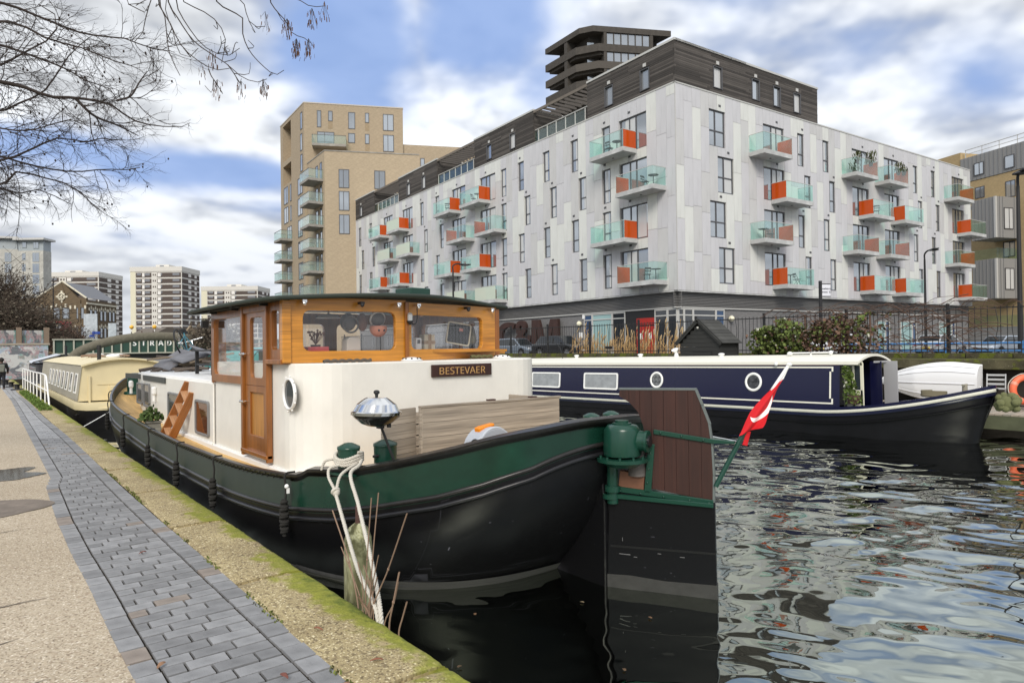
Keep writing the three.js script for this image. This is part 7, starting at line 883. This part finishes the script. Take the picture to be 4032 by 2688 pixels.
{
  // brick warehouse with gable
  const o = [5.6, -142.4], B0 = [15, -135], len = Math.hypot(9.4, 7.4), d = [9.4 / len, 7.4 / len], F = { o, d, n: [-d[1], d[0]] }; F.n = [-d[1] * 1, d[0] * 1]; const brown = mat({ color: lin(.17, .125, .075), roughness: .95, map: rep(T.brick, .4, .4) }), W = thing('brick_warehouse', 'old brown brick warehouse with a pointed gable and pale window quoins', 'building'), stone = mat({ color: lin(.62, .58, .46), roughness: .8 }), slate = mat({ color: lin(.17, .175, .19), roughness: .7 });
  const B = B0, sd = [5.6, -8.4], sl = Math.hypot(...sd), S = { o: B, d: [sd[0] / sl, sd[1] / sl], n: [0, 0] }; S.n = [-S.d[1], S.d[0]].map((v) => v); const D = 22;
  // gable wall as an extruded outline
  const g = extr([[-8, 1], [len, 1], [len, 10.9], [len - 1.5, 11], [7.9, 13.7], [3.6, 11.1], [-8, 10.2]], .5, 0); g.translate(0, 0, -.5); g.rotateY(-Math.atan2(d[1], d[0])); g.translate(o[0], 0, o[1]); part(W, 'gable_wall', planar(norm(g)), brown); part(W, 'side_wall', fb(S, 0, 10.2, 1, 10.6, -.5, 0), brown); part(W, 'side_cornice', fb(S, 0, 10.25, 9.9, 10.2, 0, .15), stone);
  const bk = [S.d[0] * 10, S.d[1] * 10], at = (s, y, k) => { const q = fp(F, s, y, -.05); return [q[0] + bk[0] * k, y, q[2] + bk[1] * k]; }; part(W, 'roof', merge([grid(1, 1, (u, v) => at(v ? 7.9 : len + .1, v ? 13.75 : 10.9, u)), grid(1, 1, (u, v) => at(v ? 7.9 : 2.4, v ? 13.75 : 10.6, u))]), slate); part(W, 'gable_coping', [bar(at(3.6, 11.1, 0), at(7.9, 13.8, 0), .16, 5), bar(at(7.9, 13.8, 0), at(len, 10.9, 0), .16, 5)], stone);
  const wn = (FF, s, y, w, h) => { winOn(W, FF, [[s, s + w, y, y + h]], mat({ color: lin(.10, .10, .10) }), MB.pane, 'window', .02); for (const [a, b] of [[s - .35, y + h - .2], [s + w / 2 - .15, y + h + .1], [s + w + .05, y + h - .2]]) part(W, 'quoin', fb(FF, a, a + .3, b, b + .55, 0, .1), stone); };
  for (const [s, w] of [[3.9, 1.1], [6.3, 1.2], [7.9, 1.2], [10.3, 1.3], [-1.4, 1.2], [.4, 1.0]]) { wn(F, s, 7.4, w, 1.9); if (s > 5) wn(F, s, 4.3, w, 1.7); } for (const s of [1.0, 2.4, 4.4, 5.7, 7.4, 8.7]) { wn(S, s, 7.2, .8, 1.8); wn(S, s, 4.2, .8, 1.8); }
  const ro = part(W, 'round_window', new THREE.TorusGeometry(.55, .16, 6, 16).rotateY(-Math.atan2(d[1], d[0])).translate(...fp(F, 7.8, 11.2, .06)), stone); part(ro, 'cross', [fb(F, 7.65, 7.95, 10.2, 12.2, .0, .06), fb(F, 6.8, 8.8, 11.05, 11.35, .0, .055)], stone);
  part(W, 'pilaster', fb(F, len - 1.3, len - .9, 1, 10.6, 0, .2), brown);
}
{
  // distant slab blocks
  const wh = mat({ color: lin(.62, .60, .55), roughness: .8 }), br = mat({ color: lin(.085, .065, .055), roughness: .8 }), gy = mat({ color: lin(.20, .21, .23), roughness: .4 }), cr = mat({ color: lin(.66, .63, .48), roughness: .8 }), balm = mat({ color: lin(.74, .72, .68), roughness: .7 });
  const slab = (label, u, zc, dep, wA, wB, y0, fl, fh) => {                                   // face A square to the view, face B running away from it
    const W = thing('slab_block', label, 'building', 'distant slab blocks'), a = 128.5 * DEG, dA = [Math.sin(a), -Math.cos(a)], dB = [Math.sin(38.5 * DEG), -Math.cos(38.5 * DEG)]; const A = { o: [u, zc], d: dA, n: [-dB[0], -dB[1]] }, Bo = [u + dA[0] * wA, zc + dA[1] * wA], B = { o: Bo, d: dB, n: dA }; const H = y0 + fl * fh;
    part(W, 'wall', merge([fb(A, 0, wA, 0, H, -wB, 0)]), wh); part(W, 'parapet', fb(A, -.2, wA + .2, H, H + 2.1, -wB - .2, .25), wh); part(W, 'plant_room', fb(A, wA * .38, wA * .64, H + 2.1, H + 3.6, -wB * .7, -wB * .3), wh); part(W, 'plant_room_vent', fb(A, wA * .46, wA * .54, H + 2.5, H + 3.3, -wB * .3, -wB * .3 + .1), gy);
    part(W, 'stair_wall', fb(A, 0, wA * .1, 0, H, .0, .12), cr);
    for (let k = 0; k < fl; k++) { const y = y0 + k * fh; for (const [p, q] of [[.11, .41], [.52, .985]]) { part(W, 'brown_panel', fb(A, wA * p, wA * q, y + .1, y + fh - .55, 0, .08), br); part(W, 'balcony_front', fb(A, wA * (p < .3 ? .24 : .54), wA * (p < .3 ? .285 : .60), y + .3, y + 1.9, .08, .5), balm); part(W, 'window', fb(A, wA * (p + .02), wA * (p + .1), y + 1.0, y + 1.9, .08, .14), gy); part(W, 'window', fb(A, wA * (q - .16), wA * (q - .03), y + .9, y + 1.9, .08, .14), gy); } part(W, 'stair_window', fb(A, wA * .435, wA * .455, y + .8, y + 1.6, 0, .06), br); part(W, 'stair_window', fb(A, wA * .475, wA * .495, y + .8, y + 1.6, 0, .06), br); part(W, 'brown_panel', fb(B, .3, wB - .3, y + .1, y + fh - .55, 0, .08), br); part(W, 'window', fb(B, wB * .35, wB * .5, y + .7, y + 2.0, .08, .14), balm); part(W, 'window', fb(B, wB * .7, wB * .82, y + .7, y + 2.0, .08, .14), balm); }
  };
  slab('tall brown and white tower block standing alone left of the wheelhouse', 54.5, -340, 300, 22.8, 17, 5.2, 12, 2.66); slab('brown and white tower block behind the brick warehouse gable', 22, -404, 330, 33, 20, 9.5, 11, 2.66); slab('brown and white tower block partly hidden by the wheelhouse roof', 94.9, -384.5, 360, 30, 18, 3.5, 12, 2.52);
  // pale tower at the left edge
  const T2 = thing('pale_tower', 'pale grey tower with a flat overhanging roof at the left edge', 'building'), pm = mat({ color: lin(.56, .55, .50), roughness: .8, map: rep(T.mottle, .2, .2) }), bl = mat({ color: lin(.33, .37, .39), roughness: .5 }); const A = { o: [8.6, -210.5], d: [.7826, .6225], n: [-.6225, .7826] }, L = { o: [8.6, -210.5], d: [-.95, -.31], n: [-.31, .95] }; part(T2, 'wall', fb(A, 0, 6.6, 0, 27.4, -3, 0), pm); part(T2, 'wall', fb(L, -.2, 18, 0, 27.8, -12, -.02), pm); part(T2, 'top_storey', fb(A, .2, 6.5, 27.4, 30.0, -3, -.2), bl); part(T2, 'top_storey', fb(L, 0, 18, 27.8, 30.4, -12, -.3), bl); part(T2, 'roof', fb(A, -.4, 7.4, 30.0, 30.5, -3.5, 1.0), MB.trim); part(T2, 'roof', fb(L, -.4, 18.5, 30.4, 30.9, -12.5, .8), MB.trim);
  winOn(T2, A, [[1.2, 2.3, 28.2, 29.6], [4.0, 5.4, 28.0, 29.6]], bl, MB.pane, 'window', -.1); for (let k = 0; k < 9; k++) winOn(T2, A, [[1.3, 2.2, 3 + k * 2.75, 4.8 + k * 2.75], [3.9, 5.6, 2.6 + k * 2.75, 4.9 + k * 2.75]], bl, MB.pane, 'window', .03); for (let k = 0; k < 9; k++) winOn(T2, L, [[1.2, 2.6, 2.6 + k * 2.75, 4.9 + k * 2.75], [4.2, 5.2, 2.6 + k * 2.75, 4.9 + k * 2.75]], bl, MB.pane, 'window', .03);
  const low = thing('low_brick_terrace', 'low brown brick buildings with a ridge roof behind the bridge', 'building'); part(low, 'wall', bx(17, 3.4, 5, 27, 2.4, -118, .5), mat({ color: lin(.20, .15, .105), roughness: .95, map: rep(T.brick, .4, .4) })); part(low, 'roof', extr([[-8.6, 0], [8.6, 0], [6, 1.2], [-6, 1.2]], 5).translate(0, 0, -2.5).rotateY(.5).translate(27, 4.1, -118), mat({ color: lin(.14, .12, .10), roughness: .9 })); part(low, 'gable', extr([[-1.6, 0], [1.6, 0], [0, 1.7]], .4).rotateY(.5).translate(26.5, 4.0, -114.6), mat({ color: lin(.24, .19, .13), roughness: .95 }));
  // bus, beacons, hoardings, signs, signal
  const bus = thing('red_bus', 'red double deck bus half hidden by bare trees', 'bus', null, [9.1, 2.0, -121], -.55), rd = mat({ color: lin(.42, .03, .03), roughness: .4 }); part(bus, 'body', rbx(4.4, 4.0, 2.5, .25, 0, 2.3, 0), rd); part(bus, 'upper_windows', bx(4.1, .8, 2.52, 0, 3.5, 0), gy); part(bus, 'lower_windows', bx(4.1, .9, 2.52, 0, 1.7, 0), gy); for (const x of [-1.4, 1.4]) part(bus, 'wheel', cyl(.48, .48, 2.4, x, .48, 0, 16, Math.PI / 2), M.black); part(bus, 'advert', bx(2.2, .5, 2.54, .4, 2.6, 0), mat({ color: lin(.5, .2, .2) }));
  [[16.6, -103, 'left'], [19.0, -101, 'right']].forEach(([x, z, s]) => { const t = thing('belisha_beacon', 'yellow globe crossing beacon on a striped pole, ' + s + ' one by the bridge', 'beacon', 'crossing beacons', [x, 1.6, z]); part(t, 'pole', cyl(.05, .05, 3.2, 0, 1.6, 0, 8), M.whitePlain); for (let k = 0; k < 3; k++) part(t, 'black_band', cyl(.055, .055, .5, 0, .5 + k, 0, 8), M.black); part(t, 'globe', sph(.28, 0, 3.4, 0), mat({ color: lin(.85, .48, .06), roughness: .3 })); });
  for (const [x, z, w, h, y, l] of [[14.1, -122, 2.0, 4.6, 3.0, 'large pale hoarding by the warehouse side wall'], [17.0, -122, 1.2, 3.0, 3.2, 'small pale hoarding right of the large one']]) { const t = thing('hoarding', l, 'hoarding', null, [x, y, z], -.6); part(t, 'board', rbx(w, h, .15, .03, 0, h / 2, 0), mat({ color: lin(.55, .62, .66), roughness: .5, map: rep(T.mottle, .5, .5) })); part(t, 'post', bx(.15, 3, .15, 0, -1.4, -.05), M.darkSteel); }
  const sg = thing('cycle_sign', 'blue direction sign post near the bridge', 'sign', null, [9.3, 1.6, -78], -.6); part(sg, 'post', cyl(.05, .05, 2.2, 0, 1.1, 0, 8), mat({ color: lin(.03, .06, .25) })); part(sg, 'arm', rbx(.75, .25, .05, .02, .2, 2.0, 0), mat({ color: lin(.03, .08, .38) })); part(sg, 'arm', rbx(.5, .2, .05, .02, -.2, 1.7, 0), mat({ color: lin(.03, .08, .38) }));
  const tl = thing('traffic_signal', 'black traffic signal on a tall post before the warehouse', 'traffic light', null, [7.5, 1.6, -98], -.6); part(tl, 'post', cyl(.07, .07, 9, 0, 4.5, 0, 8), M.black); part(tl, 'signal_head', [rbx(.5, 1.1, .35, .05, .0, 3.2, .1), rbx(1.6, .3, .2, .05, -.5, 3.0, 0)], M.black); part(tl, 'lens', sph(.12, 0, 3.4, .3), mat({ color: lin(.6, .6, .6) }));
  solo('lamp_column', [cyl(.06, .09, 6.5, 5.6, 4.2, -98, 8), sph(.2, 5.6, 7.5, -98)], M.darkSteel, 'thin dark lamp column beside the traffic signal', 'street lamp');
}
// ---------------------------------------------------------------- trees
function taper(pts, r0, r1, n = 5, seg = 0) { const c = new THREE.CatmullRomCurve3(pts.map((p) => p.isVector3 ? p : V3(...p)), false, 'centripetal'); const s = seg || Math.max(3, pts.length * 3), g = new THREE.TubeGeometry(c, s, 1, n), P = g.attributes.position; for (let i = 0; i <= s; i++) { const m = c.getPointAt(i / s), r = lerp(r0, r1, i / s); for (let j = 0; j <= n; j++) { const k = i * (n + 1) + j; P.setXYZ(k, m.x + (P.getX(k) - m.x) * r, m.y + (P.getY(k) - m.y) * r, m.z + (P.getZ(k) - m.z) * r); } } g.deleteAttribute('uv'); return g; }
const LIMBS = [[[0.32,6.64,-11.89],[0.74,6.52,-11.75],[1.22,6.36,-11.58],[1.5,6.34,-11.48],[1.79,6.35,-11.38],[2.04,6.26,-11.28],[2.3,6.24,-11.19]],[[0.28,5.92,-10.76],[0.43,5.95,-10.72],[0.78,5.79,-10.62],[1.14,5.73,-10.51],[1.49,5.61,-10.4],[1.69,5.57,-10.33]],[[0.29,5.32,-11.27],[0.6,5.27,-11.17],[0.81,5.19,-11.11],[1.12,5.21,-11.01],[1.52,5.16,-10.87],[1.76,4.98,-10.79],[2.04,4.92,-10.69],[2.3,4.93,-10.6]],[[1.14,5.27,-11.24],[1.35,5.06,-11.18],[1.62,4.95,-11.08],[1.88,4.82,-10.99]],[[0.34,6.36,-12.77],[0.65,6.27,-12.65],[1.05,6.14,-12.51],[1.19,6.07,-12.45],[1.42,5.93,-12.37],[1.68,5.87,-12.27],[1.79,5.7,-12.22]],[[0.31,4.44,-12.02],[0.56,4.57,-11.94],[1.03,4.84,-11.77],[1.26,4.78,-11.69],[1.49,4.87,-11.61],[1.69,4.86,-11.54]],[[0.33,4.73,-13.02],[0.69,4.63,-12.89],[1.24,4.56,-12.68],[1.66,4.63,-12.52],[1.95,4.64,-12.4],[2.13,4.69,-12.33]],[[0.31,4.15,-12.4],[0.49,4.37,-12.34],[0.83,4.31,-12.22],[1.1,4.24,-12.12],[1.29,4.1,-12.05],[1.47,3.89,-11.98]],[[0.3,5.67,-11.64],[0.55,5.88,-11.56],[0.84,6.11,-11.47],[0.96,6.42,-11.43],[0.73,6.59,-11.5]],[[0.32,5.22,-12.27],[0.57,5.38,-12.18],[0.8,5.53,-12.1],[0.97,5.81,-12.04],[1.15,6.16,-11.98],[1.37,6.43,-11.9]],[[0.34,4.29,-13.28],[0.52,4.21,-13.21],[0.8,4.3,-13.1],[1.23,4.09,-12.94]],[[0.29,4.7,-11.27],[0.57,4.69,-11.18],[0.81,4.8,-11.11],[1.12,4.91,-11.01],[1.25,4.84,-10.97]],[[1.64,5.34,-11.19],[1.8,5.42,-11.14],[1.92,5.65,-11.09],[2.01,5.81,-11.05]]];
const ASH = [[[1.34,4.93,-6.86],[1.42,4.73,-6.79],[1.5,4.52,-6.73],[1.6,4.39,-6.65],[1.75,4.28,-6.53],[1.85,4.29,-6.45]],[[1.46,5.03,-7.02],[1.53,4.86,-6.96],[1.65,4.64,-6.87],[1.78,4.51,-6.76],[1.9,4.41,-6.67],[1.99,4.3,-6.59],[2.11,4.24,-6.5],[2.19,4.27,-6.44]],[[1.62,5.13,-7.15],[1.76,5.03,-7.03],[1.87,4.93,-6.95],[1.94,4.76,-6.89],[1.91,4.51,-6.91]],[[1.79,4.97,-6.63],[1.91,4.86,-6.53],[1.98,4.81,-6.48],[1.98,4.67,-6.48],[2.02,4.51,-6.44],[2.11,4.37,-6.37],[2.22,4.27,-6.29],[2.28,4.31,-6.24]],[[2.29,5.12,-6.62],[2.34,5.01,-6.57],[2.41,4.91,-6.52],[2.46,4.79,-6.48],[2.54,4.75,-6.41],[2.59,4.7,-6.37]],[[2.56,5.32,-6.78],[2.65,5.26,-6.71],[2.72,5.21,-6.66],[2.83,5.21,-6.56]],[[1.06,4.83,-6.82],[1.12,4.78,-6.78],[1.2,4.8,-6.71]],[[1.27,4.88,-6.79],[1.23,4.71,-6.81],[1.19,4.52,-6.85],[1.15,4.5,-6.88]],[[1.37,4.98,-6.96],[1.41,4.84,-6.93],[1.43,4.57,-6.91],[1.45,4.45,-6.89],[1.52,4.27,-6.84]],[[1.54,5.08,-7.08],[1.63,4.83,-7.01],[1.77,4.61,-6.89],[1.93,4.54,-6.77],[2.02,4.61,-6.7]],[[2.08,5.18,-6.91],[2.12,5.14,-6.88],[2.15,4.98,-6.85],[2.22,4.91,-6.8],[2.28,4.91,-6.74]],[[1.9,4.41,-6.67],[1.94,4.33,-6.63],[1.98,4.25,-6.6],[2.0,4.22,-6.59]],[[1.7,4.29,-6.57],[1.72,4.22,-6.55],[1.76,4.15,-6.52]],[[1.44,4.95,-7.04],[1.49,4.75,-6.99],[1.53,4.55,-6.96],[1.59,4.47,-6.91],[1.68,4.57,-6.84]]];
const KEYS = [[1.82,4.21,-6.73],[2.0,4.19,-6.59],[2.16,4.21,-6.46],[2.41,4.59,-6.26],[2.5,4.59,-6.19],[2.53,4.88,-6.17],[2.62,4.94,-6.09],[1.78,4.5,-6.76],[2.34,4.78,-6.31],[2.18,4.85,-6.44],[1.7,4.37,-6.82]];

{
  const bark = mat({ color: lin(.045, .034, .030), roughness: .95 }), r = rng(404);
  const t = thing('bare_tree', 'leafless tree with dense twigs reaching in from the left edge', 'tree'), out = [], cones = [];
  const root = [-6.4, 0, -13.2];
  part(t, 'trunk', merge([taper([root, [-6.3, 2.2, -13.1], [-6.0, 4.4, -12.8], [-5.8, 6.5, -12.6], [-5.4, 8.5, -12.2]], .30, .13, 10, 16)]), mat({ color: lin(.09, .075, .06), roughness: .95, map: rep(T.mottle, .5, 1) }));
  const grow = (p, dir, len, rad, lev) => { const pts = [p.clone()]; let d = dir.clone().normalize(), q = p.clone(); const n = lev > 1 ? 4 : 5; for (let i = 0; i < n; i++) { d.add(V3(rr(-.32, .32, r), rr(-.34, .30, r) + (i > 1 ? .06 : -.04), rr(-.32, .32, r))).normalize(); q = q.clone().addScaledVector(d, len / n); pts.push(q); } out.push(taper(pts, rad, rad * .45, lev > 1 ? 3 : 4, lev > 1 ? 4 : 6)); if (lev < 3) { const m = lev === 1 ? 5 : 3; for (let i = 0; i < m; i++) { const k = 1 + Math.floor(r() * (n - .01)); const dd = pts[k].clone().sub(pts[k - 1]).normalize().add(V3(rr(-.8, .8, r), rr(-.6, .6, r), rr(-.8, .8, r))); grow(pts[k], dd, len * rr(.35, .6, r), rad * .6, lev + 1); } } else if (r() < .025) cones.push(sph(.014, q.x, q.y - .015, q.z, 1, 1.4, 1, 5)); };
  LIMBS.forEach((L, li) => { let pts = L.map((p) => V3(...p)); const edge = !(li === 3 || li === 12); const r0 = [.030, .032, .048, .022, .034, .03, .026, .034, .028, .028, .022, .02, .018][li]; if (edge) { const e = pts[0], d = e.clone().sub(pts[1]).normalize(); const h = clamp(e.y * .55 + 1.2, 2.2, 8); const tr = V3(lerp(-6.3, -5.5, h / 8.5), h, lerp(-13.1, -12.3, h / 8.5)); pts = [tr, tr.clone().lerp(e, .5).add(V3(0, .5, 0)), ...pts]; } out.push(taper(pts, edge ? r0 * 2.0 : r0, .006, 6, pts.length * 5));
    const c = new THREE.CatmullRomCurve3(pts.slice(edge ? 1 : 0), false, 'centripetal'); const m = Math.round(c.getLength() * 11); for (let i = 0; i < m; i++) { const u = rr(.12, 1, r), p = c.getPointAt(u), tg = c.getTangentAt(u); const side = V3(rr(-1, 1, r), rr(-1.1, 1, r), rr(-1, 1, r)); const d = tg.clone().multiplyScalar(.75).add(side.multiplyScalar(.8)); grow(p, d, rr(.3, .85, r) * (1.15 - u * .4), lerp(.0085, .0045, u), 1); } });
  part(t, 'branches', out, bark); part(t, 'cones', cones, bark).userData.kind = 'stuff';
  // ash tree overhead, trunk behind the camera
  const a = thing('ash_tree', 'ash branches with hanging brown seed bunches at the top of the picture', 'tree'), o2 = [], sd = []; const hub = V3(1.2, 5.6, -3.2);
  part(a, 'trunk', taper([[-3.6, 0, 3.2], [-3.5, 2.5, 3.0], [-3.0, 4.6, 2.2], [-1.4, 5.8, .2], [.2, 6.0, -1.8], [1.2, 5.6, -3.2], [2.4, 5.2, -5.0]], .26, .03, 10, 30), mat({ color: lin(.10, .09, .075), roughness: .95, map: rep(T.mottle, .5, 1) }));
  ASH.forEach((L, i) => { let pts = L.map((p) => V3(...p)); if (i < 11 || i === 13) { const e = pts[0]; const h = hub.clone().lerp(V3(2.4, 5.2, -5.0), clamp((L[0][0] - .6) / 2.6)); pts = [h, h.clone().lerp(e, .55).add(V3(0, .18, 0)), ...pts]; } o2.push(taper(pts, i < 11 ? .015 : .006, .0032, 5, pts.length * 5)); const c = new THREE.CatmullRomCurve3(pts, false, 'centripetal'); for (let k = 0; k < (i < 11 ? 9 : 2); k++) { const u = rr(.3, .98, r), p = c.getPointAt(u), tg = c.getTangentAt(u), q = p.clone().addScaledVector(tg, rr(.05, .14, r)).add(V3(rr(-.09, .09, r), rr(-.05, .1, r), rr(-.09, .09, r))), q2 = q.clone().add(V3(rr(-.06, .06, r), rr(.01, .09, r), rr(-.06, .06, r))); o2.push(taper([p, q, q2], .0045, .0025, 4, 5)); } });
  KEYS.forEach((k, i) => { const n = [20, 20, 34, 40, 34, 26, 14, 20, 34, 14, 8][i]; for (let j = 0; j < n; j++) { const x = k[0] + rr(-.045, .045, r), y = k[1] - rr(-.02, .13, r), z = k[2] + rr(-.045, .045, r); const g = new THREE.PlaneGeometry(.008, .04); g.rotateX(rr(-.3, .3, r)); g.rotateY(rr(0, 6, r)); g.translate(x, y, z); sd.push(g); if (j % 3 === 0) o2.push(bar([k[0], k[1] + .06, k[2]], [x, y, z], .0015, 3)); } });
  part(a, 'branches', o2, mat({ color: lin(.06, .048, .042), roughness: .95 })); part(a, 'seed_bunches', sd, mat({ color: lin(.13, .065, .038), roughness: .9, side: THREE.DoubleSide })).userData.kind = 'stuff';
}
{
  // shrubs and small bare trees beyond
  const r = rng(606); const shrub = (name, label, c, R, n, tw, colr, cat = 'shrub') => { const t = thing(name, label, cat, null, c), q = [], lf = []; for (let i = 0; i < n; i++) { const a = rr(0, 6.28, r), e = rr(.15, 1.45, r), d = V3(Math.cos(a) * Math.cos(e), Math.sin(e), Math.sin(a) * Math.cos(e)), L = rr(.6, 1, r); const m = d.clone().multiplyScalar(L * .55).add(V3(rr(-.1, .1, r), .08, rr(-.1, .1, r))), e2 = d.clone().multiplyScalar(L).add(V3(rr(-.15, .15, r), rr(-.12, .05, r), rr(-.15, .15, r))); const S = (v) => [v.x * R[0], v.y * R[1], v.z * R[2]]; q.push(taper([S(V3(0, 0, 0)), S(m), S(e2)], tw, tw * .3, 3, 5)); for (let k = 0; k < 6; k++) { const p = m.clone().lerp(e2, r()); const p2 = p.clone().add(V3(rr(-.2, .2, r), rr(-.1, .2, r), rr(-.2, .2, r))); q.push(taper([S(p), S(p2)], tw * .45, tw * .2, 3, 2)); const g = new THREE.PlaneGeometry(.12, .12); g.rotateX(rr(-1.5, 1.5, r)); g.rotateY(rr(0, 6, r)); const sp = S(p2); g.translate(...sp); const v = rr(.6, 1.4, r); tintG(g, colr[0] * v, colr[1] * v, colr[2] * v); lf.push(g); } } part(t, 'branches', q, mat({ color: lin(.085, .062, .045), roughness: .95 })); part(t, 'foliage', lf, mat({ vertexColors: true, side: THREE.DoubleSide, roughness: .95 })); };
  shrub('bare_shrub', 'large grey brown bare shrub left of the wheelhouse', [13.2, 1.0, -50], [2.6, 3.2, 2.6], 330, .025, [.13, .105, .075]); shrub('bare_shrub', 'low brown shrub against the warehouse front', [7.6, 1.4, -84], [4.2, 3.4, 3], 300, .03, [.14, .09, .065]); shrub('bare_shrub', 'dark tangled shrub hanging over the graffiti wall', [2.2, 1.8, -62], [4.5, 4.0, 3], 520, .04, [.10, .085, .06]); shrub('bare_shrub', 'brown bare tree at the left edge before the pale tower', [1.2, 1.4, -74], [7, 8.5, 4], 560, .05, [.10, .082, .06], 'tree');
}
renderer.render(scene, camera);
